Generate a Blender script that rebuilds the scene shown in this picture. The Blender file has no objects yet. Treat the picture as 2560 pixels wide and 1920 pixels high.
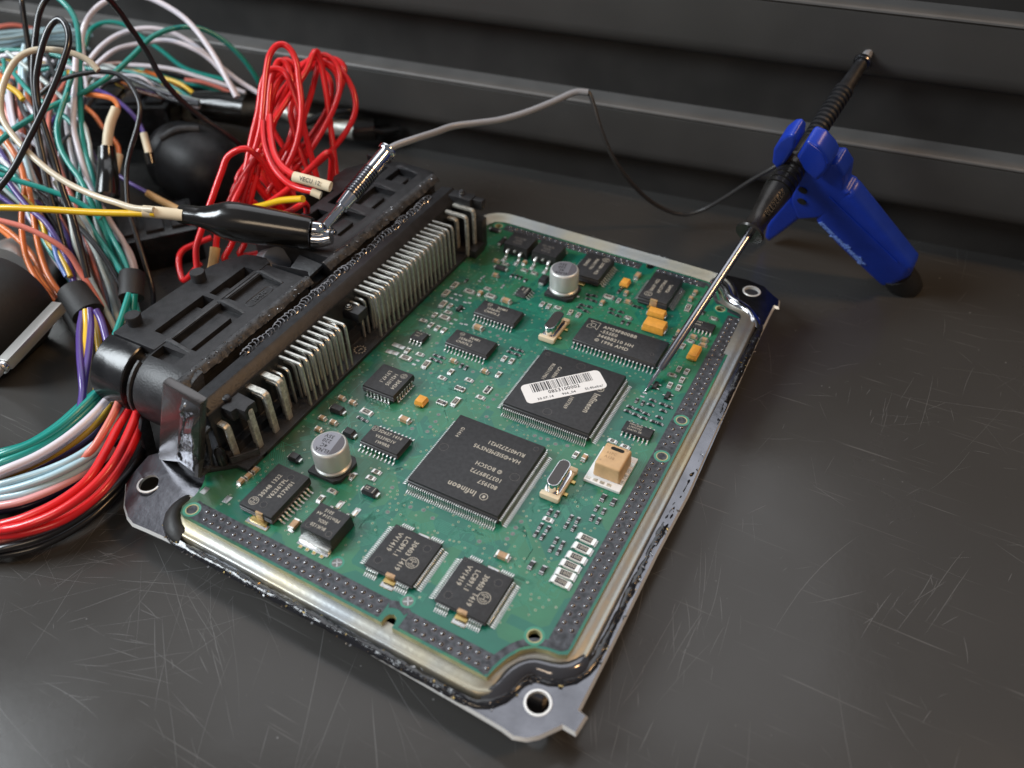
import bpy, bmesh, math, random
from mathutils import Vector, Matrix
random.seed(7)
S = 0.001                      # all figures below are millimetres; 1 Blender unit = 1 m
SC = bpy.context.scene
COL = SC.collection
TZ = -14.0                     # bench surface; z = 0 is the upper face of the circuit board

# ------------------------------------------------------------------ camera, world, lamps, exposure
cam = bpy.data.cameras.new('camera'); co = bpy.data.objects.new('camera', cam); COL.objects.link(co); SC.camera = co
RX, DN, FW = Vector((.880941, .473148, -.008574)), Vector((.315011, -.599838, -.735502)), Vector((-.353144, .645233, -.677469))
M = Matrix((RX, -DN, -FW)).transposed().to_4x4(); M.translation = Vector((79.94, -126.38, 169.70)) * S
co.matrix_world = M
cam.sensor_width = 36; cam.lens = 28.872; cam.clip_start = .005; cam.clip_end = 20
cam.dof.use_dof = True; cam.dof.focus_distance = .236; cam.dof.aperture_fstop = 11.5
world = bpy.data.worlds.new('World'); SC.world = world; world.use_nodes = True
bg = world.node_tree.nodes['Background']; bg.inputs['Color'].default_value = (.80, .86, 1, 1); bg.inputs['Strength'].default_value = .15
SC.view_settings.view_transform = 'Standard'; SC.view_settings.look = 'None'
SC.view_settings.exposure = 0; SC.view_settings.gamma = 1
SC.cycles.max_bounces = 6; SC.cycles.use_denoising = True
SC.cycles.sample_clamp_indirect = 6
def area(name, loc, target, sx, sy, power, color):
    l = bpy.data.lights.new(name, 'AREA'); l.shape = 'RECTANGLE'; l.size = sx * S; l.size_y = sy * S; l.energy = power; l.color = color
    o = bpy.data.objects.new(name, l); COL.objects.link(o)
    o.location = Vector(loc) * S
    o.rotation_euler = (Vector(target) - Vector(loc)).to_track_quat('-Z', 'Y').to_euler()
    return o
area('key_lamp', (-560, -310, 520), (-20, 30, 0), 330, 330, 7.2, (.88, .95, 1))
area('added_softbox', (-350, 680, 1050), (-20, 60, 0), 1300, 1000, 6.5, (.93, .96, 1))  # unseen overhead softbox, added for sheen and ambient fill
area('warm_lamp', (640, 210, 800), (0, 50, 0), 140, 140, 3.2, (1, .60, .28))
area('front_lamp', (120, -640, 380), (0, 0, 0), 260, 160, .9, (1, .78, .55))

# ------------------------------------------------------------------ materials
MATS = {}
def mat(name, color, rough=.5, metal=0., coat=0., var=0., vscale=60., bump=0., bscale=300., rvar=0., spec=.5, color2=None, trans=0.):
    if name in MATS: return MATS[name]
    m = bpy.data.materials.new(name); m.use_nodes = True; nt = m.node_tree; N = nt.nodes; L = nt.links
    p = N['Principled BSDF']
    p.inputs['Base Color'].default_value = (*color, 1); p.inputs['Roughness'].default_value = rough; p.inputs['Metallic'].default_value = metal
    p.inputs['Coat Weight'].default_value = coat; p.inputs['Coat Roughness'].default_value = .08; p.inputs['Specular IOR Level'].default_value = spec
    tc = N.new('ShaderNodeTexCoord')
    if var or color2:
        nz = N.new('ShaderNodeTexNoise'); nz.inputs['Scale'].default_value = vscale; nz.inputs['Detail'].default_value = 4
        L.new(tc.outputs['Object'], nz.inputs['Vector'])
        mx = N.new('ShaderNodeMix'); mx.data_type = 'RGBA'
        c2 = color2 or tuple(min(1, c * (1 + var)) for c in color); c1 = color if color2 else tuple(c * (1 - var) for c in color)
        mx.inputs['A'].default_value = (*c1, 1); mx.inputs['B'].default_value = (*c2, 1)
        mr = N.new('ShaderNodeMapRange'); mr.inputs['From Min'].default_value = .35; mr.inputs['From Max'].default_value = .65
        L.new(nz.outputs['Fac'], mr.inputs['Value']); L.new(mr.outputs['Result'], mx.inputs['Factor']); L.new(mx.outputs['Result'], p.inputs['Base Color'])
        if rvar:
            m2 = N.new('ShaderNodeMapRange'); m2.inputs['To Min'].default_value = max(.02, rough - rvar); m2.inputs['To Max'].default_value = rough + rvar
            L.new(nz.outputs['Fac'], m2.inputs['Value']); L.new(m2.outputs['Result'], p.inputs['Roughness'])
    if bump:
        n2 = N.new('ShaderNodeTexNoise'); n2.inputs['Scale'].default_value = bscale; n2.inputs['Detail'].default_value = 5
        L.new(tc.outputs['Object'], n2.inputs['Vector'])
        b = N.new('ShaderNodeBump'); b.inputs['Strength'].default_value = bump; b.inputs['Distance'].default_value = .0004
        L.new(n2.outputs['Fac'], b.inputs['Height']); L.new(b.outputs['Normal'], p.inputs['Normal'])
    MATS[name] = m; return m
mat('ic_black', (.020, .020, .022), .48, var=.25, vscale=900, bump=.12, bscale=4000)
mat('ic_edge', (.022, .022, .023), .38, bump=.1, bscale=3000)
mat('print_grey', (.42, .39, .33), .7)
mat('print_dim', (.13, .12, .11), .7)
mat('print_black', (.012, .012, .015), .5)
mat('tin', (.74, .74, .71), .28, .85, var=.12, vscale=700, bump=.2, bscale=1800)
mat('tin_dull', (.60, .60, .55), .42, .65, var=.3, vscale=900, bump=.3, bscale=2500)
mat('solder', (.50, .50, .50), .30, .9, bump=.25, bscale=1500)
mat('pin_tin', (.66, .66, .62), .30, .8, var=.15, vscale=500, bump=.15, bscale=1500)
mat('shaft_steel', (.34, .34, .37), .24, 1.0, bump=.04, bscale=300)
mat('can_dark', (.05, .045, .044), .3, .3)
mat('bar_steel', (.46, .45, .43), .36, .75)
mat('bump_metal', (.20, .20, .205), .22, 1.0)
mat('plastic', (.017, .017, .019), .44, var=.3, vscale=400, bump=.22, bscale=1600)
mat('plastic_worn', (.040, .041, .044), .46, var=.4, vscale=500, bump=.4, bscale=1400)
mat('plastic_gloss', (.012, .012, .013), .24, bump=.25, bscale=260, var=.4, vscale=150, rvar=.1)
mat('sealant', (.012, .012, .014), .14, coat=.6, bump=.9, bscale=650)
mat('burr', (.30, .30, .31), .3, .8, bump=.8, bscale=1500, var=.5, vscale=1200)
mat('aluminium', (.34, .36, .37), .40, .85, color2=(.46, .41, .29), vscale=45, bump=.12, bscale=900, rvar=.08)
mat('aluminium_edge', (.86, .86, .84), .42, .55, bump=.1)
mat('steel_dark', (.17, .17, .185), .22, 1.0, var=.25, vscale=90, bump=.12, bscale=500, rvar=.08)
mat('chrome', (.78, .78, .80), .10, 1.0, bump=.05, bscale=200)
mat('cap_can', (.62, .63, .61), .40, .45, bump=.05, bscale=1500)
mat('cap_top', (.27, .27, .30), .40, .6)
mat('cap_dark', (.10, .095, .11), .5)
mat('cap_base', (.022, .022, .024), .45)
mat('tantalum', (.72, .33, .045), .48, var=.08, vscale=900)
mat('ceramic', (.42, .27, .15), .42, var=.2, vscale=900)
mat('ceramic_white', (.72, .70, .66), .4)
mat('res_top', (.018, .018, .02), .35)
mat('cream', (.72, .60, .42), .45, var=.06, vscale=300)
mat('sensor', (.60, .39, .20), .42, var=.12, vscale=250)
mat('alumina', (.80, .80, .80), .5)
mat('gold_pad', (.50, .36, .14), .35, 1.0)
mat('strip_grey', (.060, .065, .075), .42, .35, var=.45, vscale=650, bump=.5, bscale=1300)
mat('via_ring', (.30, .38, .26), .35, .6)
mat('hole', (.006, .006, .004), .8)
mat('fr4', (.38, .37, .20), .5, var=.2, vscale=400)
mat('trace', (.022, .22, .14), .30, coat=.3)
mat('point_grey', (.15, .16, .155), .45, .1, var=.3, vscale=2500)
mat('label', (.78, .77, .76), .45)
mat('blue', (.012, .045, .42), .34, var=.12, vscale=70, bump=.12, bscale=500)
mat('blue_print', (.20, .34, .85), .4)
mat('rubber', (.012, .012, .012), .55, bump=.2, bscale=800)
mat('grip', (.030, .027, .025), .26, .35, var=.3, vscale=200)
mat('boot', (.010, .009, .008), .20, coat=.3, bump=.25, bscale=160, var=.3, vscale=90)
mat('cable_grey', (.27, .27, .285), .32)
mat('cable_dark', (.035, .033, .032), .35)
mat('sleeve', (.74, .64, .46), .5, var=.06, vscale=200)
mat('sleeve_tan', (.62, .40, .17), .5)
mat('wrap', (.022, .022, .023), .62, bump=.2, bscale=900)
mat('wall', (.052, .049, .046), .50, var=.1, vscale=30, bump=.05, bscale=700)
mat('wall_shade', (.018, .017, .016), .6, var=.3, vscale=40)  # backing in the recesses: groove shade painted in as a darker wall colour
mat('ledge', (.13, .125, .12), .45, var=.1, vscale=60, bump=.06, bscale=1500)  # light caught on the panel tops, painted in as a paler colour
for n, c in dict(white=(.72, .68, .74), teal=(.010, .27, .23), black=(.012, .012, .014), red=(.72, .014, .018), cream=(.62, .55, .42), purple=(.085, .045, .24), orange=(.78, .20, .045),
                 yellow=(.78, .48, .012), yellow2=(.42, .25, .02), paleblue=(.40, .58, .66), salmon=(.70, .20, .15), pink=(.72, .34, .34), brown=(.16, .055, .025), blue=(.10, .20, .55),
                 palegrey=(.44, .50, .48), grey=(.09, .095, .11), darkpurple=(.02, .012, .05)).items():
    mat('wire_' + n, c, .30, coat=.25)

def pcb_material():
    m = bpy.data.materials.new('solder_mask'); m.use_nodes = True; nt = m.node_tree; N = nt.nodes; L = nt.links; p = N['Principled BSDF']
    tc = N.new('ShaderNodeTexCoord')
    def noise(scale, detail, lo, hi, vec=None):
        n = N.new('ShaderNodeTexNoise'); n.inputs['Scale'].default_value = scale; n.inputs['Detail'].default_value = detail
        L.new(vec or tc.outputs['Object'], n.inputs['Vector'])
        r = N.new('ShaderNodeMapRange'); r.inputs['From Min'].default_value = lo; r.inputs['From Max'].default_value = hi
        L.new(n.outputs['Fac'], r.inputs['Value']); return r.outputs['Result']
    # copper pour areas under the mask: angular cells, some paler and yellower than the bare laminate
    v = N.new('ShaderNodeTexVoronoi'); v.inputs['Scale'].default_value = 75; v.distance = 'MANHATTAN'; L.new(tc.outputs['Object'], v.inputs['Vector'])
    sp = N.new('ShaderNodeSeparateColor'); L.new(v.outputs['Color'], sp.inputs['Color'])
    r = N.new('ShaderNodeMapRange'); r.inputs['From Min'].default_value = .50; r.inputs['From Max'].default_value = .56; L.new(sp.outputs['Red'], r.inputs['Value'])
    mx = N.new('ShaderNodeMix'); mx.data_type = 'RGBA'; mx.inputs['A'].default_value = (.0035, .128, .088, 1); mx.inputs['B'].default_value = (.022, .160, .082, 1)
    L.new(r.outputs['Result'], mx.inputs['Factor'])
    m2 = N.new('ShaderNodeMix'); m2.data_type = 'RGBA'; m2.blend_type = 'MULTIPLY'; m2.inputs['Factor'].default_value = .6
    L.new(mx.outputs['Result'], m2.inputs['A'])
    g = N.new('ShaderNodeMix'); g.data_type = 'RGBA'; g.inputs['A'].default_value = (.72, .78, .78, 1); g.inputs['B'].default_value = (1.1, 1.1, 1.05, 1)
    L.new(noise(160, 6, .3, .7), g.inputs['Factor']); L.new(g.outputs['Result'], m2.inputs['B'])
    # shade and warm fill beside the connector, painted in as a patchy brown tint
    shade_mx = N.new('ShaderNodeMix'); shade_mx.data_type = 'RGBA'; shade_mx.inputs['B'].default_value = (.026, .050, .014, 1); L.new(m2.outputs['Result'], shade_mx.inputs['A'])
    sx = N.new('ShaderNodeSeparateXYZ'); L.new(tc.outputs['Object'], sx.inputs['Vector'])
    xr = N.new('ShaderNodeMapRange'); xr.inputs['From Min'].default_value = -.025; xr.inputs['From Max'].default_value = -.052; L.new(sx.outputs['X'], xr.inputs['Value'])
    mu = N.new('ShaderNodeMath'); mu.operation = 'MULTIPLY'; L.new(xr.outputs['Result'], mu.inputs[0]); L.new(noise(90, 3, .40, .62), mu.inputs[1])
    mm = N.new('ShaderNodeMath'); mm.operation = 'MULTIPLY'; mm.inputs[1].default_value = .8; L.new(mu.outputs[0], mm.inputs[0]); L.new(mm.outputs[0], shade_mx.inputs['Factor'])
    L.new(shade_mx.outputs['Result'], p.inputs['Base Color'])
    p.inputs['Roughness'].default_value = .33; p.inputs['Coat Weight'].default_value = .25; p.inputs['Coat Roughness'].default_value = .15
    n2 = N.new('ShaderNodeTexNoise'); n2.inputs['Scale'].default_value = 900; L.new(tc.outputs['Object'], n2.inputs['Vector'])
    b = N.new('ShaderNodeBump'); b.inputs['Strength'].default_value = .15; b.inputs['Distance'].default_value = .0002; L.new(n2.outputs['Fac'], b.inputs['Height']); L.new(b.outputs['Normal'], p.inputs['Normal'])
    MATS['solder_mask'] = m
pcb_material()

def bench_material():
    m = bpy.data.materials.new('bench_surface'); m.use_nodes = True; nt = m.node_tree; N = nt.nodes; L = nt.links; p = N['Principled BSDF']
    tc = N.new('ShaderNodeTexCoord')
    n = N.new('ShaderNodeTexNoise'); n.inputs['Scale'].default_value = 14; n.inputs['Detail'].default_value = 7; L.new(tc.outputs['Object'], n.inputs['Vector'])
    mx = N.new('ShaderNodeMix'); mx.data_type = 'RGBA'; mx.inputs['A'].default_value = (.042, .041, .0395, 1); mx.inputs['B'].default_value = (.060, .058, .0555, 1)
    L.new(n.outputs['Fac'], mx.inputs['Factor'])
    tot = None
    for ang, sc, th in ((.5, 26, .70), (-.9, 20, .71), (1.9, 23, .70), (.1, 16, .72), (-.35, 30, .72)):   # fine hairline scratches, each set along its own direction
        mp = N.new('ShaderNodeMapping'); mp.inputs['Rotation'].default_value = (0, 0, ang); mp.inputs['Scale'].default_value = (sc, sc * 50, 1); L.new(tc.outputs['Object'], mp.inputs['Vector'])
        z = N.new('ShaderNodeTexNoise'); z.inputs['Scale'].default_value = 1; z.inputs['Detail'].default_value = 2; z.inputs['Distortion'].default_value = .25; L.new(mp.outputs['Vector'], z.inputs['Vector'])
        r = N.new('ShaderNodeMapRange'); r.inputs['From Min'].default_value = th; r.inputs['From Max'].default_value = th + .05; L.new(z.outputs['Fac'], r.inputs['Value'])
        if tot is None: tot = r.outputs['Result']
        else:
            a = N.new('ShaderNodeMath'); a.operation = 'MAXIMUM'; L.new(tot, a.inputs[0]); L.new(r.outputs['Result'], a.inputs[1]); tot = a.outputs[0]
    m3 = N.new('ShaderNodeMix'); m3.data_type = 'RGBA'; m3.inputs['B'].default_value = (.13, .128, .125, 1); L.new(mx.outputs['Result'], m3.inputs['A'])
    sc_ = N.new('ShaderNodeMath'); sc_.operation = 'MULTIPLY'; sc_.inputs[1].default_value = .6; L.new(tot, sc_.inputs[0]); L.new(sc_.outputs[0], m3.inputs['Factor'])
    L.new(m3.outputs['Result'], p.inputs['Base Color'])
    nb = N.new('ShaderNodeTexNoise'); nb.inputs['Scale'].default_value = 22; nb.inputs['Detail'].default_value = 8; L.new(tc.outputs['Object'], nb.inputs['Vector'])
    rr = N.new('ShaderNodeMapRange'); rr.inputs['From Min'].default_value = .3; rr.inputs['From Max'].default_value = .7; rr.inputs['To Min'].default_value = .12; rr.inputs['To Max'].default_value = .31; L.new(nb.outputs['Fac'], rr.inputs['Value'])
    L.new(rr.outputs['Result'], p.inputs['Roughness']); p.inputs['Specular IOR Level'].default_value = .30
    b = N.new('ShaderNodeBump'); b.inputs['Strength'].default_value = .025; b.inputs['Distance'].default_value = .0005
    nf = N.new('ShaderNodeTexNoise'); nf.inputs['Scale'].default_value = 600; L.new(tc.outputs['Object'], nf.inputs['Vector']); L.new(nf.outputs['Fac'], b.inputs['Height']); L.new(b.outputs['Normal'], p.inputs['Normal'])
    MATS['bench_surface'] = m
bench_material()

# ------------------------------------------------------------------ mesh builder (millimetres in, metres out)
class MB:
    def __init__(s): s.v = []; s.f = []; s.m = []; s.names = []
    def mi(s, name):
        if name not in s.names: s.names.append(name)
        return s.names.index(name)
    def add(s, vs, fs, mt):
        o = len(s.v); i = s.mi(mt); s.v += [tuple(v) for v in vs]; s.f += [tuple(o + k for k in f) for f in fs]; s.m += [i] * len(fs); return s
    def box(s, c, d, mt, rz=0., M=None):
        x, y, z = d[0] / 2, d[1] / 2, d[2] / 2
        vs = [Vector((a * x, b * y, e * z)) for e in (-1, 1) for a, b in ((-1, -1), (1, -1), (1, 1), (-1, 1))]
        R = M if M is not None else Matrix.Rotation(rz, 3, 'Z'); c = Vector(c)
        return s.add([R @ v + c for v in vs], [(3, 2, 1, 0), (4, 5, 6, 7), (0, 1, 5, 4), (1, 2, 6, 5), (2, 3, 7, 6), (3, 0, 4, 7)], mt)
    def frust(s, c, d0, z0, d1, z1, mt, caps=True):
        vs = [(c[0] + a * d0[0] / 2, c[1] + b * d0[1] / 2, z0) for a, b in ((-1, -1), (1, -1), (1, 1), (-1, 1))] + [(c[0] + a * d1[0] / 2, c[1] + b * d1[1] / 2, z1) for a, b in ((-1, -1), (1, -1), (1, 1), (-1, 1))]
        fs = [(0, 1, 5, 4), (1, 2, 6, 5), (2, 3, 7, 6), (3, 0, 4, 7)] + ([(3, 2, 1, 0), (4, 5, 6, 7)] if caps else [])
        return s.add(vs, fs, mt)
    def poly(s, pts, z0, z1, mt, side=None, bottom=True):
        n = len(pts); a = sum(pts[i][0] * pts[(i + 1) % n][1] - pts[(i + 1) % n][0] * pts[i][1] for i in range(n))
        if a < 0: pts = pts[::-1]
        zt = z1 if callable(z1) else (lambda x, y: z1); zb = z0 if callable(z0) else (lambda x, y: z0)
        vs = [(p[0], p[1], zb(p[0], p[1])) for p in pts] + [(p[0], p[1], zt(p[0], p[1])) for p in pts]
        s.add(vs, [tuple(range(n, 2 * n))] + ([tuple(range(n - 1, -1, -1))] if bottom else []), mt)
        s.add(vs, [(i, (i + 1) % n, n + (i + 1) % n, n + i) for i in range(n)], side or mt); return s
    def prism(s, pts3, d, mt):
        n = len(pts3); d = Vector(d); A = [Vector(p) for p in pts3]
        vs = A + [p + d for p in A]
        nrm = Vector((0, 0, 0))
        for i in range(n): nrm += A[i].cross(A[(i + 1) % n])
        if nrm.dot(d) > 0: fs = [tuple(range(n - 1, -1, -1)), tuple(range(n, 2 * n))] + [(i, (i + 1) % n, n + (i + 1) % n, n + i) for i in range(n)]
        else: fs = [tuple(range(n)), tuple(range(2 * n - 1, n - 1, -1))] + [(i, n + i, n + (i + 1) % n, (i + 1) % n) for i in range(n)]
        return s.add(vs, fs, mt)
    def lathe(s, prof, o, axis, mt, n=24, caps=True, mats=None):
        a = Vector(axis).normalized(); u = a.orthogonal().normalized(); w = a.cross(u); o = Vector(o); base = len(s.v)
        vs = []
        for t, r in prof:
            for k in range(n):
                th = 2 * math.pi * k / n; vs.append(o + a * t + (u * math.cos(th) + w * math.sin(th)) * r)
        for i in range(len(prof) - 1):
            s.add([], [], mt)
        s.v += [tuple(v) for v in vs]
        for i in range(len(prof) - 1):
            k0 = s.mi(mats[i] if mats else mt)
            for k in range(n):
                s.f.append((base + i * n + k, base + i * n + (k + 1) % n, base + (i + 1) * n + (k + 1) % n, base + (i + 1) * n + k)); s.m.append(k0)
        if caps:
            s.f.append(tuple(base + k for k in range(n - 1, -1, -1))); s.m.append(s.mi(mats[0] if mats else mt))
            s.f.append(tuple(base + (len(prof) - 1) * n + k for k in range(n))); s.m.append(s.mi(mats[-1] if mats else mt))
        return s
    def cyl(s, a, b, r, mt, n=20, r2=None):
        d = Vector(b) - Vector(a); return s.lathe([(0, r), (d.length, r if r2 is None else r2)], a, d, mt, n)
    def tube(s, pts, r, mt, n=8, caps=True, flat=1., up=None):
        P = [Vector(p) for p in pts]; base = len(s.v); k0 = s.mi(mt); N_ = len(P)
        t0 = (P[1] - P[0]).normalized(); u = (Vector(up) if up else t0.orthogonal()); u = (u - t0 * u.dot(t0)).normalized()
        for i in range(N_):
            t = (P[min(i + 1, N_ - 1)] - P[max(i - 1, 0)]).normalized()
            u = (u - t * u.dot(t)).normalized(); w = t.cross(u); rr = r(i / (N_ - 1)) if callable(r) else r
            for k in range(n):
                th = 2 * math.pi * (k + .5) / n; s.v.append(tuple(P[i] + u * math.cos(th) * rr + w * math.sin(th) * rr * flat))
        for i in range(N_ - 1):
            for k in range(n):
                s.f.append((base + i * n + k, base + i * n + (k + 1) % n, base + (i + 1) * n + (k + 1) % n, base + (i + 1) * n + k)); s.m.append(k0)
        if caps:
            s.f.append(tuple(base + k for k in range(n - 1, -1, -1))); s.m.append(k0)
            s.f.append(tuple(base + (N_ - 1) * n + k for k in range(n))); s.m.append(k0)
        return s
    def ring(s, c, r0, r1, mt, n=28):
        vs = [(c[0] + r * math.cos(2 * math.pi * k / n), c[1] + r * math.sin(2 * math.pi * k / n), c[2]) for k in range(n) for r in (r0, r1)]
        return s.add(vs, [(2 * k, 2 * k + 1, (2 * k + 3) % (2 * n), (2 * k + 2) % (2 * n)) for k in range(n)], mt)
    def disc(s, c, r, mt, n=12):
        return s.add([(c[0] + r * math.cos(2 * math.pi * k / n), c[1] + r * math.sin(2 * math.pi * k / n), c[2]) for k in range(n)], [tuple(range(n))], mt)
    def stroke(s, pts, w, z, mt, closed=False):
        P = list(pts) + ([pts[0]] if closed else [])
        for (x0, y0), (x1, y1) in zip(P, P[1:]):
            d = math.hypot(x1 - x0, y1 - y0) or 1; nx, ny = -(y1 - y0) / d * w / 2, (x1 - x0) / d * w / 2; ex, ey = (x1 - x0) / d * w / 2, (y1 - y0) / d * w / 2
            s.add([(x0 - ex - nx, y0 - ey - ny, z), (x1 + ex - nx, y1 + ey - ny, z), (x1 + ex + nx, y1 + ey + ny, z), (x0 - ex + nx, y0 - ey + ny, z)], [(0, 1, 2, 3)], mt)
        return s
    def text(s, txt, size, mt, M, sx=.92, depth=0., align='LEFT', shear=0., bold=.018):
        cu = bpy.data.curves.new('lettering', 'FONT'); cu.body = txt; cu.size = size; cu.resolution_u = 2; cu.align_x = align; cu.align_y = 'CENTER'; cu.extrude = depth; cu.shear = shear; cu.space_character = 1.1; cu.offset = size * bold
        o = bpy.data.objects.new('lettering', cu); COL.objects.link(o); bpy.context.view_layer.update()
        me = bpy.data.meshes.new_from_object(o.evaluated_get(bpy.context.evaluated_depsgraph_get()))
        vs = [M @ Vector((v.co.x * sx, v.co.y, v.co.z)) for v in me.vertices]; fs = [tuple(p.vertices) for p in me.polygons]
        s.add(vs, fs, mt)
        bpy.data.objects.remove(o); bpy.data.curves.remove(cu); bpy.data.meshes.remove(me); return s
    def flat_text(s, txt, x, y, z, size, mt, rot=0., **k):
        return s.text(txt, size, mt, Matrix.Translation((x, y, z)) @ Matrix.Rotation(math.radians(rot), 4, 'Z'), **k)
    def mesh(s, name, smooth=35, bevel=0., seg=2, merge=True):
        bm = bmesh.new()
        vs = [bm.verts.new((x * S, y * S, z * S)) for x, y, z in s.v]
        for f, k in zip(s.f, s.m):
            if len(set(f)) < 3: continue
            try: q = bm.faces.new([vs[i] for i in f]); q.material_index = k
            except ValueError: pass
        if merge: bmesh.ops.remove_doubles(bm, verts=bm.verts[:], dist=1e-7)
        if bevel:
            ed = [e for e in bm.edges if len(e.link_faces) == 2 and e.calc_face_angle(0) > .5]
            bmesh.ops.bevel(bm, geom=ed, offset=bevel * S, segments=seg, affect='EDGES', profile=.6, clamp_overlap=True)
        me = bpy.data.meshes.new(name); bm.to_mesh(me); bm.free()
        for n in s.names: me.materials.append(MATS[n])
        if smooth:
            me.polygons.foreach_set('use_smooth', [True] * len(me.polygons)); me.set_sharp_from_angle(angle=math.radians(smooth))
        return me
ORG = {}
def org(o): return ORG.get(o, Vector((0, 0, 0)))
def put(name, me, parent=None, at=(0, 0, 0), label=None, cat=None, group=None, kind=None):
    """links a mesh as one object; AT is in absolute millimetres"""
    o = bpy.data.objects.new(name, me); COL.objects.link(o); a = Vector(at); ORG[o] = a
    if parent: o.parent = parent; o.location = (a - org(parent)) * S
    else: o.location = a * S
    for k, v in (('label', label), ('category', cat), ('group', group), ('kind', kind)):
        if v: o[k] = v
    return o
def empty(name, at, label, cat, group=None, kind=None):
    o = bpy.data.objects.new(name, None); o.empty_display_size = .005; COL.objects.link(o); o.location = Vector(at) * S; ORG[o] = Vector(at)
    for k, v in (('label', label), ('category', cat), ('group', group), ('kind', kind)):
        if v: o[k] = v
    return o
def cut(me, cutters, name):
    """me minus each cutter mesh (boolean)"""
    o = bpy.data.objects.new('work', me); COL.objects.link(o); tmp = []
    for c in cutters:
        q = bpy.data.objects.new('work', c); COL.objects.link(q); tmp.append(q)
        md = o.modifiers.new('cut', 'BOOLEAN'); md.operation = 'DIFFERENCE'; md.object = q; md.solver = 'EXACT'
    bpy.context.view_layer.update()
    out = bpy.data.meshes.new_from_object(o.evaluated_get(bpy.context.evaluated_depsgraph_get())); out.name = name
    bpy.data.objects.remove(o)
    for q in tmp: bpy.data.objects.remove(q)
    out.polygons.foreach_set('use_smooth', [True] * len(out.polygons)); out.set_sharp_from_angle(angle=math.radians(30))
    return out
def spline(P, k=6):
    P = [Vector(p) for p in P]; out = []
    Q = [P[0] * 2 - P[1]] + P + [P[-1] * 2 - P[-2]]
    for i in range(1, len(Q) - 2):
        a, b, c, d = Q[i - 1:i + 3]
        ta, tb, tc_ = max((b - a).length, 1e-3) ** .5, max((c - b).length, 1e-3) ** .5, max((d - c).length, 1e-3) ** .5
        m1 = (b - a) / ta - (c - a) / (ta + tb) + (c - b) / tb; m2 = (c - b) / tb - (d - b) / (tb + tc_) + (d - c) / tc_
        m1 *= tb; m2 *= tb
        for j in range(k):
            t = j / k; out.append(b * (2 * t**3 - 3 * t**2 + 1) + m1 * (t**3 - 2 * t**2 + t) + c * (-2 * t**3 + 3 * t**2) + m2 * (t**3 - t**2))
    return out + [P[-1]]

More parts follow.
